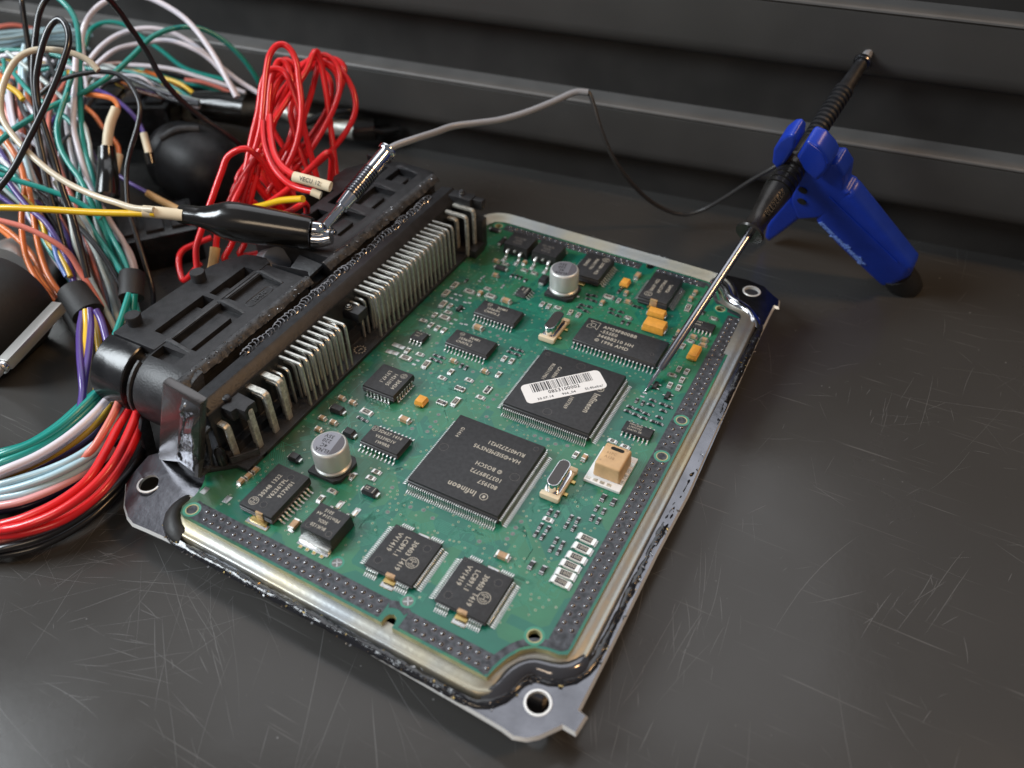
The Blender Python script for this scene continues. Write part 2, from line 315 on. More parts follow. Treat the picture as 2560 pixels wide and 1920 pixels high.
# ------------------------------------------------------------------ measured tables (millimetres on the board; wires as 3-D paths)
PASSIVES = [('c', -44.54, 90.25, 0), ('c', -40.45, 82.27, 0), ('r', -40.8, 90.32, 0), ('r', -32.9, 90.13, 0), ('r', -29.01, 90.04, 0), ('r', -39.07, 74.17, 0), ('c', -34.93, 94.01, 1), ('c', -39.96, 70.56, 1),
 ('R', -36.02, 70.92, 0), ('R', 0.18, 89.27, 0), ('C', -29.83, 70.8, 0), ('k', -35.38, 85.21, 1), ('k', -33.63, 85.53, 1), ('k', -32.03, 85.47, 1), ('k', -29.8, 84.85, 1), ('r', -18.26, 75.19, 1),
 ('r', -15.76, 75.12, 1), ('r', -7.81, 75.49, 1), ('r', -4.88, 75.41, 1), ('r', 3.98, 89.02, 1), ('r', -12.6, 75.69, 0), ('r', 10.52, 81.61, 0), ('c', 4.69, 93.88, 1), ('c', -0.42, 85.06, 1),
 ('C', 4.38, 105.05, 1), ('c', 7.11, 89.55, 0), ('k', -6.41, 87.23, 0), ('k', -4.48, 87.67, 0), ('k', -5.62, 85.12, 0), ('k', -3.4, 84.89, 0), ('k', -6.16, 80.96, 0), ('k', -6.2, 79.3, 0),
 ('k', -3.54, 81.24, 0), ('k', -3.58, 78.5, 0), ('k', 3.8, 83.44, 0), ('k', 4.29, 81.55, 0), ('k', 7.07, 83.54, 0), ('k', 7.13, 81.16, 0), ('k', 10.16, 88.67, 0), ('k', 11.86, 88.74, 0),
 ('k', 9.67, 78.81, 1), ('k', 11.58, 79.03, 1), ('k', 1.95, 93.87, 1), ('k', 2.12, 95.39, 1), ('p', -44.31, 79.06, 1), ('p', -35.34, 79.02, 1), ('p', -44.01, 80.41, 1), ('p', -35.26, 77.61, 1),
 ('c', 25.61, 105.2, 1), ('c', 25.44, 101.18, 1), ('c', 28.03, 81.85, 1), ('R', 26.28, 96.12, 1), ('r', 35.77, 94.4, 0), ('r', 32.79, 79.6, 0), ('r', 33.25, 61.46, 0), ('c', 33.01, 81.94, 0),
 ('c', 36.6, 82.09, 0), ('c', 37.07, 79.39, 0), ('r', 31.5, 76.23, 1), ('r', 34.18, 65.12, 1), ('r', 36.72, 65.09, 1), ('r', 36.7, 60.81, 1), ('r', 34.24, 56.86, 1), ('r', 36.96, 56.98, 1),
 ('k', 27.5, 78.81, 1), ('k', 31.66, 95.97, 1), ('p', 28.81, 50.32, 0), ('p', 28.68, 48.54, 0), ('c', -29.6, 35.63, 0), ('c', -18.48, 35.92, 0), ('p', -44.11, 77.25, 0), ('R', -50.24, 70.53, 1),
 ('R', -50.53, 65.2, 1), ('R', -48.19, 59.42, 1), ('R', -36.44, 30.41, 1), ('R', -19.53, 20.26, 1), ('R', -43.84, 69.83, 0), ('R', -43.76, 53.37, 0), ('R', -43.84, 30.04, 0), ('r', -44.21, 56.33, 0),
 ('r', -49.17, 48.69, 0), ('r', -40.75, 33.57, 0), ('r', -28.67, 27.41, 0), ('r', -20.84, 30.4, 0), ('r', -13.94, 25.32, 0), ('r', -45.58, 59.69, 1), ('r', -47.47, 53.02, 1), ('r', -45.75, 47.87, 1),
 ('r', -42.99, 47.51, 1), ('r', -40.49, 47.53, 1), ('r', -45.35, 33.31, 1), ('r', -27.77, 31.05, 1), ('r', -14.09, 36.86, 1), ('r', -16.17, 44.32, 1), ('r', -13.52, 44.3, 1), ('C', -31.08, 53.74, 0),
 ('k', -36.0, 35.58, 0), ('k', -33.74, 35.58, 0), ('k', -36.08, 33.64, 0), ('k', -33.71, 33.47, 0), ('k', -16.05, 49.88, 0), ('k', -16.1, 47.93, 0), ('k', -13.46, 50.03, 0), ('k', -13.42, 47.89, 0),
 ('k', -26.47, 35.17, 1), ('k', -24.63, 34.98, 1), ('k', -48.19, 75.12, 1), ('p', -47.56, 66.64, 0), ('p', -45.7, 66.76, 0), ('p', -47.72, 64.01, 0), ('p', -45.61, 63.99, 0), ('p', -42.01, 66.99, 0),
 ('p', -42.21, 64.1, 0), ('p', -40.77, 64.58, 0), ('p', -40.15, 54.37, 0), ('p', -40.34, 51.91, 0), ('p', -37.4, 53.44, 0), ('p', -35.76, 53.78, 0), ('p', -40.02, 28.91, 0), ('p', -39.96, 31.05, 0),
 ('P', -50.49, 34.19, 0), ('P', -48.27, 34.13, 0), ('P', -50.5, 30.53, 0), ('P', -48.3, 30.72, 0), ('R', -40.48, 4.31, 0), ('c', -50.42, 5.56, 0), ('c', -46.42, 5.55, 0), ('c', -50.24, -3.88, 0),
 ('c', -46.33, -3.83, 0), ('c', -48.37, -8.08, 0), ('k', -40.78, 1.5, 0), ('k', -38.91, 1.27, 0), ('C', -28.61, 6.69, 0), ('r', -24.34, -13.52, 0), ('r', -24.43, -16.03, 0), ('r', -30.91, -24.62, 0),
 ('r', -29.19, -17.84, 1), ('r', -32.02, -28.23, 1), ('c', -53.98, -28.7, 1), ('c', -54.28, -31.16, 1), ('c', -54.78, -33.52, 1), ('C', -32.45, -38.4, 1), ('P', -54.04, -39.83, 1),
 ('C', 19.47, -21.8, 0), ('r', 24.35, -6.24, 0), ('K', 26.89, -20.58, 1), ('K', 30.07, -20.56, 1), ('k', 23.53, -3.69, 1), ('k', 25.45, -3.43, 1), ('k', 23.5, -8.9, 1), ('k', 25.54, -8.91, 1),
 ('k', 23.56, -11.58, 1), ('k', 25.46, -11.65, 1), ('r', 28.03, 27.12, 0), ('r', 32.01, 26.76, 0), ('r', 21.1, 17.66, 1), ('c', 23.77, 17.6, 1), ('K', 33.97, 7.11, 1), ('K', 36.97, 7.04, 1),
 ('k', 33.87, 3.11, 1), ('k', 35.87, 3.03, 1), ('k', 34.05, -0.34, 1), ('k', 35.93, -0.45, 1), ('k', 29.19, -2.91, 1), ('k', 31.13, -2.83, 1), ('k', 29.22, -5.58, 1), ('k', 31.3, -5.57, 1),
 ('k', 28.95, -11.11, 1), ('k', 30.92, -11.43, 1), ('k', 29.0, -13.94, 1), ('k', 31.03, -13.9, 1), ('B', 35.77, -7.35, 0), ('B', 35.96, -10.43, 0), ('B', 35.8, -13.63, 0), ('B', 35.5, -16.45, 0),
 ('B', 35.5, -19.2, 0), ('B', 35.46, -21.79, 0), ('k', 32.08, 48.14, 0), ('k', 32.18, 46.1, 0), ('k', 27.2, 42.44, 0), ('k', 29.83, 42.37, 0), ('k', 27.22, 40.38, 0), ('k', 32.45, 41.91, 0),
 ('k', 29.9, 40.16, 0), ('k', 32.44, 39.88, 0), ('k', 35.29, 47.94, 0), ('k', 36.38, 45.41, 0), ('k', 36.33, 42.33, 0), ('k', 35.52, 39.9, 0), ('k', 37.39, 39.88, 0), ('k', 37.38, 47.79, 0),
 ('k', 27.86, 45.92, 1), ('k', 29.87, 45.71, 1), ('P', -61.54, -40.29, 1)]
TEST_POINTS = [(-10.06, 22.98), (-8.43, 19.32), (-10.21, 28.82), (-10.22, 26.68), (7.54, 19.02), (9.54, 18.91), (11.44, 19.53), (14.21, 18.89), (17.43, 19.83), (-17.24, 31.89), (-17.91, 38.79), (-15.91, 40.76),
 (-26.85, 54.07), (-23.61, 53.49), (-22.1, 52.53), (-14.32, 55.86), (-21.87, 34.52), (-33.12, 27.93), (-39.17, 41.11), (-21.3, 13.51), (-20.56, 10.67), (-20.76, 8.17), (-20.5, 6.14), (-25.04, 5.12),
 (-17.58, -15.94), (-9.57, -19.2), (-5.96, -18.43), (-2.42, -19.57), (11.95, -20.32), (17.79, -16.34), (18.29, -14.29), (18.07, -12.24), (18.43, -9.85), (-13.91, -23.39)]
BIG_TEST_POINTS = [(5.61, -43.26), (-15.96, -42.35)]
WIRES = [('wire', 'white', 1.15,
  [(-230.1, 84.1, 44.7), (-232.7, 88.1, 49.8), (-233.0, 94.0, 55.6), (-230.2, 99.8, 59.7), (-224.4, 105.8, 62.3), (-215.7, 110.1, 61.9), (-203.7, 112.3, 57.7), (-195.2, 112.1, 53.2),
   (-183.6, 109.1, 44.2), (-176.2, 105.9, 37.3), (-170.4, 103.3, 31.8)],
  'highest white wire arching over the harness from its lower end to the black clip boot', 'wires arching high over the harness'),
 ('wire', 'white', 1.1,
  [(-241.9, 91.9, 36.1), (-238.7, 100.7, 41.9), (-233.9, 107.8, 45.2), (-226.6, 114.1, 46.5), (-218.1, 118.5, 45.3), (-208.4, 120.6, 41.4), (-197.8, 121.0, 35.3), (-187.2, 121.4, 29.2),
   (-177.5, 122.7, 24.5)],
  'middle white wire arching under the highest white arch', 'wires arching high over the harness'),
 ('wire', 'white', 1.05,
  [(-234.3, 89.2, 37.0), (-228.8, 98.8, 42.3), (-221.7, 105.2, 43.8), (-212.1, 112.2, 44.5), (-203.2, 115.5, 42.0), (-195.9, 116.7, 38.5), (-190.6, 116.5, 34.7), (-184.7, 115.2, 29.4),
   (-181.1, 114.1, 25.6)],
  'lowest of the three white wires arching over the harness, crossed by the teal arch', 'wires arching high over the harness'),
 ('wire', 'white', 1.0,
  [(-275.9, 110.9, 20.2), (-272.8, 114.6, 21.1), (-265.8, 120.0, 21.5), (-254.7, 127.0, 21.3), (-240.4, 134.0, 19.5), (-230.5, 137.6, 16.8), (-220.5, 141.3, 14.0), (-209.2, 144.8, 10.4)],
  'flat white wire running low behind the bright teal arch', 'wires arching high over the harness'),
 ('wire', 'teal', 1.05,
  [(-249.3, -74.6, -12.1), (-232.4, -55.9, -5.4), (-219.1, -32.9, 12.4), (-211.0, -5.6, 27.0), (-209.7, 24.9, 36.7), (-211.6, 33.7, 38.1), (-212.6, 42.0, 38.6), (-212.8, 51.2, 39.5),
   (-208.8, 63.3, 41.0), (-205.8, 76.4, 44.0), (-205.5, 88.5, 47.4), (-206.3, 99.6, 50.4), (-204.8, 109.5, 51.1), (-200.3, 118.6, 49.5), (-194.8, 124.5, 44.3), (-188.8, 127.9, 36.5),
   (-184.3, 129.5, 27.7), (-182.3, 130.4, 19.6)],
  'bright teal wire rising in a long arch over the harness to behind the red loops', 'wires arching high over the harness'),
 ('wire', 'teal', 1.05,
  [(-359.2, 108.7, 37.6), (-330.2, 103.6, 50.4), (-300.2, 98.2, 60.1), (-269.2, 92.6, 65.7), (-237.8, 86.6, 65.8), (-229.2, 84.9, 62.4), (-223.4, 81.7, 59.0), (-217.9, 75.7, 53.2),
   (-211.8, 66.7, 44.1), (-205.6, 57.9, 35.2), (-199.7, 50.7, 27.9), (-193.1, 45.7, 22.4), (-186.5, 40.4, 16.6), (-175.9, 32.8, 6.4), (-169.2, 28.4, 1.4), (-162.8, 24.5, -2.9)],
  'teal wire dropping straight from the top edge into the black wrap beside the plug', None),
 ('wire', 'teal', 1.0,
  [(-272.9, 115.0, 30.0), (-274.1, 122.9, 36.0), (-271.2, 128.4, 37.6), (-265.3, 132.8, 36.7), (-257.9, 134.6, 32.3), (-247.3, 136.1, 26.2), (-236.4, 137.3, 19.6), (-219.7, 143.8, 14.9)],
  'dark teal wire arching behind the highest white wire', 'wires arching high over the harness'),
 ('wire', 'black', 1.05,
  [(-246.0, -39.8, 85.3), (-223.2, -18.9, 93.4), (-202.6, 5.4, 96.6), (-185.9, 32.6, 93.2), (-175.4, 60.8, 82.5), (-175.4, 65.2, 76.8), (-175.2, 68.0, 69.6), (-174.0, 70.4, 61.5),
   (-170.9, 71.4, 50.9), (-168.6, 74.5, 42.8), (-164.1, 78.6, 34.5), (-157.1, 83.7, 25.9), (-154.0, 87.6, 18.2), (-150.9, 90.9, 9.8)],
  'long black wire slanting from the top edge down behind the red loops', None),
 ('wire', 'black', 1.05,
  [(-179.2, 176.0, 55.4), (-172.8, 148.8, 71.0), (-173.7, 118.5, 81.1), (-182.6, 87.9, 83.9), (-198.4, 60.4, 79.4), (-201.3, 57.4, 76.8), (-202.4, 54.5, 73.3), (-202.0, 50.5, 68.1),
   (-201.0, 45.8, 61.9), (-199.4, 41.4, 55.7), (-196.9, 37.6, 49.5), (-193.8, 32.4, 41.7), (-189.6, 27.8, 33.9), (-185.3, 22.9, 25.7), (-181.8, 19.6, 19.6), (-175.9, 14.2, 10.1),
   (-170.5, 10.1, 2.1)],
  'black wire hanging from the top edge beside the narrow black hairpin loop', None),
 ('wire', 'black', 1.05,
  [(-254.6, -59.7, -12.1), (-232.2, -51.8, -12.1), (-211.1, -39.7, 2.2), (-192.3, -22.4, 21.6), (-177.5, 0.6, 38.1), (-175.3, 8.2, 43.1), (-174.4, 17.4, 50.4), (-173.6, 28.6, 59.6),
   (-173.9, 37.9, 67.5), (-175.1, 43.8, 72.7), (-178.2, 46.8, 76.0), (-181.5, 47.4, 77.3), (-183.9, 45.4, 75.6), (-185.0, 41.0, 70.9), (-185.0, 36.8, 65.9), (-184.6, 33.5, 61.4), (-182.3, 29.7, 55.5),
   (-177.6, 25.6, 48.1), (-172.6, 21.7, 40.7), (-167.7, 17.4, 33.0), (-163.7, 14.7, 27.2), (-157.9, 9.6, 18.3), (-153.5, 5.2, 10.8)],
  'black wire folded into a tall narrow hairpin loop in front of the harness', None),
 ('wire', 'black', 1.0,
  [(-332.6, 132.6, 86.4), (-303.8, 119.9, 92.5), (-275.7, 104.6, 93.0), (-249.9, 86.8, 86.6), (-228.8, 67.4, 72.4), (-226.8, 63.6, 64.1), (-225.5, 60.7, 56.9), (-225.2, 58.4, 50.8),
   (-224.2, 55.0, 43.4)],
  'short black wire hanging down from the top edge at the far end of the harness', None),
 ('wire', 'cream', 1.05,
  [(-172.2, 48.5, 61.8), (-175.5, 48.3, 64.7), (-180.0, 46.5, 66.9), (-185.9, 43.1, 68.2), (-190.1, 39.3, 68.3), (-192.3, 35.0, 66.8), (-192.6, 29.6, 63.3), (-191.1, 23.5, 58.1), (-187.6, 19.4, 53.8),
   (-181.4, 17.0, 49.8), (-174.5, 15.6, 46.4), (-166.2, 14.7, 42.7), (-158.0, 14.7, 39.8), (-151.0, 15.3, 38.2), (-145.7, 15.8, 37.4), (-140.5, 16.5, 36.9), (-134.3, 17.5, 36.1),
   (-127.5, 19.6, 36.1)],
  'cream wire looping round the harness and into the white sleeve of the crocodile clip', None),
 ('wire', 'black', 0.9,
  [(-211.6, 48.4, 45.3), (-208.5, 53.3, 48.4), (-205.4, 56.6, 49.9), (-198.6, 61.9, 51.4), (-191.2, 66.0, 51.5), (-185.7, 67.2, 49.7), (-180.7, 65.9, 45.9), (-177.6, 63.7, 42.2), (-176.2, 59.2, 37.2),
   (-175.8, 53.0, 31.0), (-174.9, 48.0, 25.7), (-172.1, 42.7, 19.2), (-169.5, 39.1, 14.5), (-163.8, 34.7, 7.4), (-158.3, 30.5, 0.5), (-152.4, 25.6, -7.3), (-150.3, 22.5, -11.3)],
  'thin black wire arching over the cream sleeve and down past the black wrap', None),
 ('wire', 'purple', 0.9, [(-227.0, 81.0, 32.7), (-218.7, 80.6, 32.5), (-210.5, 79.2, 31.3), (-203.0, 77.1, 29.8), (-195.8, 74.2, 27.7), (-189.7, 70.5, 25.4)],
  'purple wire curving down into a small white sleeve', None),
 ('wire', 'orange', 1.0, [(-210.4, 66.1, 39.4), (-202.4, 67.1, 39.9), (-195.9, 66.9, 39.9), (-191.2, 64.3, 38.7), (-189.5, 60.5, 37.9)], 'orange wire bending down into the long cream sleeve', None),
 ('wire', 'orange', 0.95, [(-223.1, 72.2, 29.6), (-216.4, 70.7, 27.7), (-210.9, 68.3, 25.5), (-204.6, 66.4, 23.3), (-199.1, 64.0, 21.2), (-195.8, 60.3, 18.8)],
  'orange wire running behind the cream sleeve into a grey white sleeve', None),
 ('wire', 'purple', 1.0, [(-274.6, 119.2, 12.8), (-263.6, 124.3, 11.9), (-253.5, 128.7, 10.8), (-243.7, 131.4, 8.2)], 'blue purple wire lying flat below the teal arch', None),
 ('wire', 'yellow', 1.0, [(-266.5, 127.4, 16.3), (-258.8, 128.9, 16.6), (-246.7, 131.2, 15.5), (-237.0, 132.1, 14.3), (-229.4, 131.1, 12.3), (-223.7, 129.4, 10.7)],
  'yellow wire ending in a white sleeve at the black clip boot', None),
 ('wire', 'yellow', 1.1,
  [(-450.5, 82.6, -12.9), (-422.7, 88.7, -9.2), (-393.8, 94.9, 3.1), (-363.8, 101.2, 12.3), (-332.8, 107.4, 17.1), (-320.2, 109.8, 16.5), (-307.8, 113.4, 17.2), (-295.5, 117.0, 17.8),
   (-289.0, 118.3, 19.4)],
  'yellow wire lying flat under the black hairpin loop', None),
 ('wire', 'paleblue', 1.15,
  [(-418.9, 30.5, -11.2), (-394.8, 44.6, -1.2), (-371.5, 62.2, 11.9), (-349.9, 83.9, 21.4), (-331.6, 109.7, 26.0), (-328.5, 116.6, 25.3), (-325.0, 124.2, 24.9), (-320.6, 131.7, 24.0),
   (-314.6, 140.3, 23.4), (-305.6, 147.6, 19.9), (-298.2, 154.6, 16.9), (-287.4, 161.9, 12.5), (-275.7, 169.4, 7.8), (-268.9, 173.8, 2.7)],
  'middle pale blue wire in the flat band across the back of the harness', 'pale blue wires in the flat band at the back'),
 ('wire', 'paleblue', 1.15,
  [(-426.3, 33.5, -11.2), (-402.4, 48.5, -5.3), (-379.1, 66.3, 7.5), (-357.0, 87.3, 17.1), (-337.1, 111.9, 22.1), (-333.3, 118.5, 21.7), (-329.2, 126.1, 22.0), (-324.0, 133.3, 21.4),
   (-317.0, 141.1, 20.5), (-307.4, 148.0, 17.2), (-299.3, 154.5, 14.4), (-288.0, 161.7, 10.6), (-275.9, 169.2, 6.7), (-268.6, 173.2, 2.0)],
  'second lowest pale blue wire in the flat band across the back of the harness', 'pale blue wires in the flat band at the back'),
 ('wire', 'paleblue', 1.15,
  [(-433.4, 42.5, -12.8), (-408.8, 56.0, -3.2), (-384.7, 72.5, 9.8), (-361.6, 92.4, 19.6), (-340.7, 116.0, 24.9), (-336.6, 122.5, 24.6), (-331.8, 129.1, 23.9), (-326.4, 136.2, 23.4),
   (-319.7, 144.8, 23.7), (-309.8, 151.6, 20.6), (-301.5, 158.0, 17.9), (-289.6, 164.4, 13.4), (-276.9, 170.8, 8.5), (-269.2, 174.4, 3.5)],
  'uppermost pale blue wire in the flat band across the back of the harness', 'pale blue wires in the flat band at the back'),
 ('wire', 'paleblue', 1.15,
  [(-445.5, 59.9, -12.0), (-418.7, 66.7, -11.9), (-392.0, 77.5, 2.0), (-366.1, 93.2, 12.5), (-342.6, 114.1, 18.2), (-338.0, 120.4, 18.0), (-333.3, 128.0, 19.1), (-327.4, 134.8, 18.7),
   (-319.5, 141.8, 17.5), (-309.1, 148.3, 14.5), (-300.3, 154.4, 11.9), (-288.5, 161.4, 8.7), (-276.1, 168.9, 5.6), (-268.3, 172.6, 1.3)],
  'lowest but two pale blue wire in the flat band across the back of the harness', 'pale blue wires in the flat band at the back'),
 ('wire', 'paleblue', 1.15,
  [(-440.3, 44.3, -11.6), (-415.5, 57.7, -11.6), (-390.9, 73.5, 0.4), (-366.8, 92.1, 10.3), (-344.0, 113.9, 15.8), (-339.1, 120.0, 15.7), (-334.4, 128.0, 17.3), (-328.2, 134.7, 17.0),
   (-319.8, 141.1, 15.4), (-309.2, 147.5, 12.4), (-300.2, 153.4, 9.9), (-288.3, 160.6, 7.1), (-275.9, 168.3, 4.6), (-268.0, 172.0, 0.6)],
  'lowest pale blue wire in the flat band across the back of the harness', 'pale blue wires in the flat band at the back'),
 ('wire', 'paleblue', 1.1, [(-251.9, 75.6, 48.0), (-249.8, 69.7, 42.5), (-245.7, 62.4, 34.6), (-240.6, 55.4, 26.5), (-234.0, 49.2, 18.4), (-226.6, 45.2, 12.0), (-218.5, 41.6, 5.6)],
  'outer pale blue wire of the pair falling steeply behind the black hairpin loop', 'pale blue wires falling behind the hairpin loop'),
 ('wire', 'paleblue', 1.1, [(-245.7, 77.3, 46.4), (-248.7, 70.3, 42.5), (-243.9, 63.4, 34.6), (-238.8, 56.3, 26.5), (-232.1, 50.2, 18.3), (-224.8, 46.2, 11.9), (-216.7, 42.6, 5.6)],
  'inner pale blue wire of the pair falling steeply behind the black hairpin loop', 'pale blue wires falling behind the hairpin loop'),
 ('wire', 'salmon', 1.1,
  [(-440.1, 50.2, -11.3), (-415.6, 63.6, -4.6), (-391.6, 79.9, 8.8), (-368.5, 99.6, 19.1), (-347.6, 123.1, 24.9), (-343.9, 128.9, 24.9), (-341.1, 132.8, 23.5), (-337.9, 136.1, 21.3),
   (-329.1, 141.5, 18.1), (-314.3, 148.7, 13.5), (-298.2, 156.5, 8.9)],
  'salmon pink wire crossing the pale blue band', None),
 ('wire', 'white', 1.1,
  [(-215.5, 71.4, 51.5), (-211.7, 64.6, 44.9), (-208.1, 58.5, 39.0), (-204.4, 52.5, 33.1), (-198.8, 47.5, 27.2), (-192.8, 42.9, 21.4), (-185.6, 38.9, 15.6), (-176.5, 35.0, 9.0), (-169.8, 32.5, 4.9),
   (-163.7, 28.7, -0.1), (-160.2, 25.9, -2.9)],
  'white wire running down beside the teal wire into the wrap', None),
 ('wire', 'white', 1.05,
  [(-218.4, 64.6, 37.7), (-215.6, 58.6, 32.8), (-211.1, 53.3, 27.6), (-204.7, 47.6, 21.1), (-198.3, 42.8, 15.3), (-188.4, 39.8, 9.5), (-178.5, 36.6, 3.5), (-170.3, 33.9, -1.1), (-164.2, 29.4, -6.3)],
  'white wire bowed outwards next to the straight white one', None),
 ('wire', 'teal', 1.05,
  [(-210.8, 64.7, 48.6), (-209.1, 58.2, 43.3), (-207.8, 52.6, 39.1), (-206.0, 47.3, 34.9), (-201.6, 42.8, 30.1), (-195.5, 39.9, 25.9), (-188.8, 37.7, 22.1), (-181.7, 33.8, 16.4), (-173.6, 29.5, 9.9),
   (-167.1, 25.7, 4.6), (-160.8, 22.2, -0.2)],
  'teal wire kinked outwards in front of the two white wires', None),
 ('wire', 'teal', 1.0,
  [(-322.5, -1.5, 1.6), (-293.3, -0.0, 14.8), (-263.2, 3.2, 25.0), (-232.2, 8.6, 31.2), (-201.3, 16.7, 31.9), (-195.0, 19.1, 29.6), (-187.9, 21.9, 27.3), (-181.8, 24.1, 25.1), (-177.2, 25.7, 23.0),
   (-173.2, 26.7, 20.6), (-168.8, 27.0, 17.4)],
  'teal wire coming in low from the far end of the harness, under the cream wire', None),
 ('wire', 'salmon', 1.0, [(-254.0, 66.5, 32.9), (-249.9, 60.3, 27.4), (-246.8, 56.2, 24.3), (-240.3, 51.1, 18.6)], 'salmon wire standing upright at the far end of the harness', None),
 ('wire', 'salmon', 1.0, [(-250.1, 56.4, 36.1), (-245.7, 53.8, 33.2), (-240.8, 50.9, 29.7), (-234.4, 47.4, 24.9), (-226.8, 43.2, 18.8)], 'salmon wire leaning across the far end of the harness', None),
 ('wire', 'orange', 1.0, [(-325.8, 103.5, 17.1), (-313.1, 102.6, 17.0), (-298.2, 102.0, 16.1), (-287.1, 99.9, 15.6)], 'orange wire lying flat behind the black hairpin loop', None),
 ('wire', 'brown', 1.0, [(-313.2, 95.6, 17.8), (-302.4, 99.7, 17.5), (-291.7, 103.7, 17.2), (-281.7, 109.2, 18.7), (-267.9, 118.8, 22.1), (-259.7, 122.6, 23.0)],
  'brown wire running flat below the pale blue band', None),
 ('wire', 'brown', 1.0, [(-281.6, 118.4, 12.6), (-271.4, 125.1, 13.7), (-261.1, 129.4, 12.4), (-253.1, 132.0, 10.7), (-245.9, 133.7, 8.6)],
  'brown wire under the yellow one behind the long black wire', None),
 ('wire', 'orange', 1.0, [(-254.0, 128.7, 18.4), (-247.8, 131.1, 16.0), (-244.8, 132.6, 14.3), (-239.1, 133.8, 11.1)], 'short orange wire beside the yellow one at the back', None),
 ('wire', 'orange', 1.05,
  [(-218.3, 32.9, 37.0), (-213.1, 31.1, 34.5), (-206.7, 28.7, 30.7), (-201.9, 25.7, 27.4), (-198.0, 21.4, 23.2), (-195.5, 16.1, 18.7), (-191.1, 9.9, 12.4), (-185.7, 5.3, 7.1), (-179.1, 2.3, 2.7),
   (-172.9, 0.7, -0.1), (-167.4, -0.4, -2.0)],
  'orange wire running down the outer side of the orange bundle', 'orange wires gathered into the lower wrap'),
 ('wire', 'orange', 1.05, [(-198.0, 23.8, 26.6), (-193.8, 20.4, 23.4), (-189.1, 16.0, 19.0), (-183.1, 10.0, 12.3), (-176.3, 5.1, 6.3), (-170.4, 2.5, 3.0), (-164.2, 0.8, 0.3)],
  'orange wire on the inner side of the orange bundle', 'orange wires gathered into the lower wrap'),
 ('wire', 'orange', 1.05, [(-210.0, 13.5, 11.2), (-202.9, 12.7, 9.8), (-196.7, 11.6, 8.4), (-190.2, 9.9, 6.4), (-182.2, 6.9, 2.3), (-175.3, 4.3, -0.8), (-169.3, 1.8, -3.4)],
  'orange wire between the outer and the inner ones of the orange bundle', 'orange wires gathered into the lower wrap'),
 ('wire', 'orange', 1.05, [(-217.3, 16.4, 6.0), (-209.6, 15.0, 5.1), (-202.1, 13.1, 3.8), (-194.9, 10.6, 2.0), (-186.5, 7.1, -1.2), (-178.7, 4.3, -3.5), (-171.6, 1.6, -5.3)],
  'orange wire hidden partly under the orange bundle', 'orange wires gathered into the lower wrap'),
 ('wire', 'salmon', 1.0, [(-189.1, 3.9, 23.7), (-181.3, 6.9, 21.6), (-173.8, 8.7, 18.6), (-167.9, 9.5, 15.4), (-165.5, 9.4, 13.3), (-161.0, 7.8, 8.6), (-156.6, 6.5, 4.1), (-151.9, 4.6, -0.9)],
  'salmon pink wire crossing over the orange bundle', None),
 ('wire', 'purple', 1.0, [(-201.1, 23.9, 23.9), (-195.2, 20.1, 20.4), (-189.1, 17.4, 17.8), (-180.8, 13.1, 12.7), (-172.0, 10.2, 8.4), (-165.1, 6.6, 4.6), (-161.0, 4.7, 3.8)],
  'dark purple wire on the inner side of the purple pair above the lower wrap', None),
 ('wire', 'purple', 1.0, [(-199.8, 18.4, 28.3), (-194.1, 16.7, 25.2), (-188.5, 15.3, 22.4), (-180.6, 14.5, 19.0), (-173.1, 11.7, 13.9), (-167.3, 8.6, 9.4), (-162.5, 5.1, 5.0)],
  'violet wire on the outer side of the purple pair above the lower wrap', None),
 ('wire', 'purple', 1.0, [(-223.8, 32.8, 29.4), (-218.3, 30.7, 25.6), (-210.4, 27.7, 19.6), (-202.4, 26.3, 15.2), (-195.1, 26.2, 12.4), (-188.6, 23.8, 7.8), (-183.5, 20.3, 2.8), (-177.4, 15.1, -4.3)],
  'purple wire deep in the harness behind the orange bundle', None),
 ('wire', 'blue', 0.95, [(-179.2, 14.0, 16.4), (-175.2, 10.9, 13.7), (-171.1, 7.8, 11.1), (-165.0, 4.9, 7.7)], 'blue wire entering the lower wrap beside the orange bundle', None),
 ('wire', 'yellow', 1.0, [(-195.4, 18.7, 23.3), (-190.4, 17.4, 21.7), (-184.3, 15.4, 18.8), (-178.2, 11.0, 13.7), (-173.0, 9.9, 12.1), (-168.3, 7.9, 10.0), (-163.9, 5.5, 7.6)],
  'yellow wire entering the lower wrap beside the violet wire', None),
 ('wire', 'yellow', 1.1,
  [(-292.2, -28.5, -8.3), (-264.2, -25.0, 6.8), (-235.4, -19.7, 19.7), (-205.9, -12.2, 29.5), (-176.1, -1.9, 35.0), (-160.3, 5.4, 34.8), (-146.4, 11.4, 34.4), (-136.0, 16.0, 34.5),
   (-127.6, 19.7, 34.7)],
  'straight yellow wire stretched to the white sleeve of the crocodile clip', None),
 ('wire', 'yellow', 1.1, [(-226.5, 44.9, 49.8), (-222.9, 45.3, 48.2), (-218.2, 45.5, 46.0), (-216.1, 45.0, 44.4)], 'short yellow wire at the far end of the harness above the salmon wires', None),
 ('wire', 'yellow', 1.1, [(-225.4, 29.2, 19.4), (-218.4, 27.8, 19.4), (-210.8, 25.2, 17.9), (-202.7, 22.3, 15.8)], 'yellow wire dipping under the straight yellow one', None),
 ('wire', 'palegrey', 1.0, [(-187.0, 27.3, 27.2), (-182.4, 25.6, 24.2), (-177.0, 21.5, 18.5), (-172.1, 16.5, 12.3), (-166.7, 13.2, 7.3), (-161.1, 10.2, 2.7), (-154.4, 7.0, -2.9), (-147.8, 3.7, -8.4)],
  'pale grey wire passing between the two wraps', None),
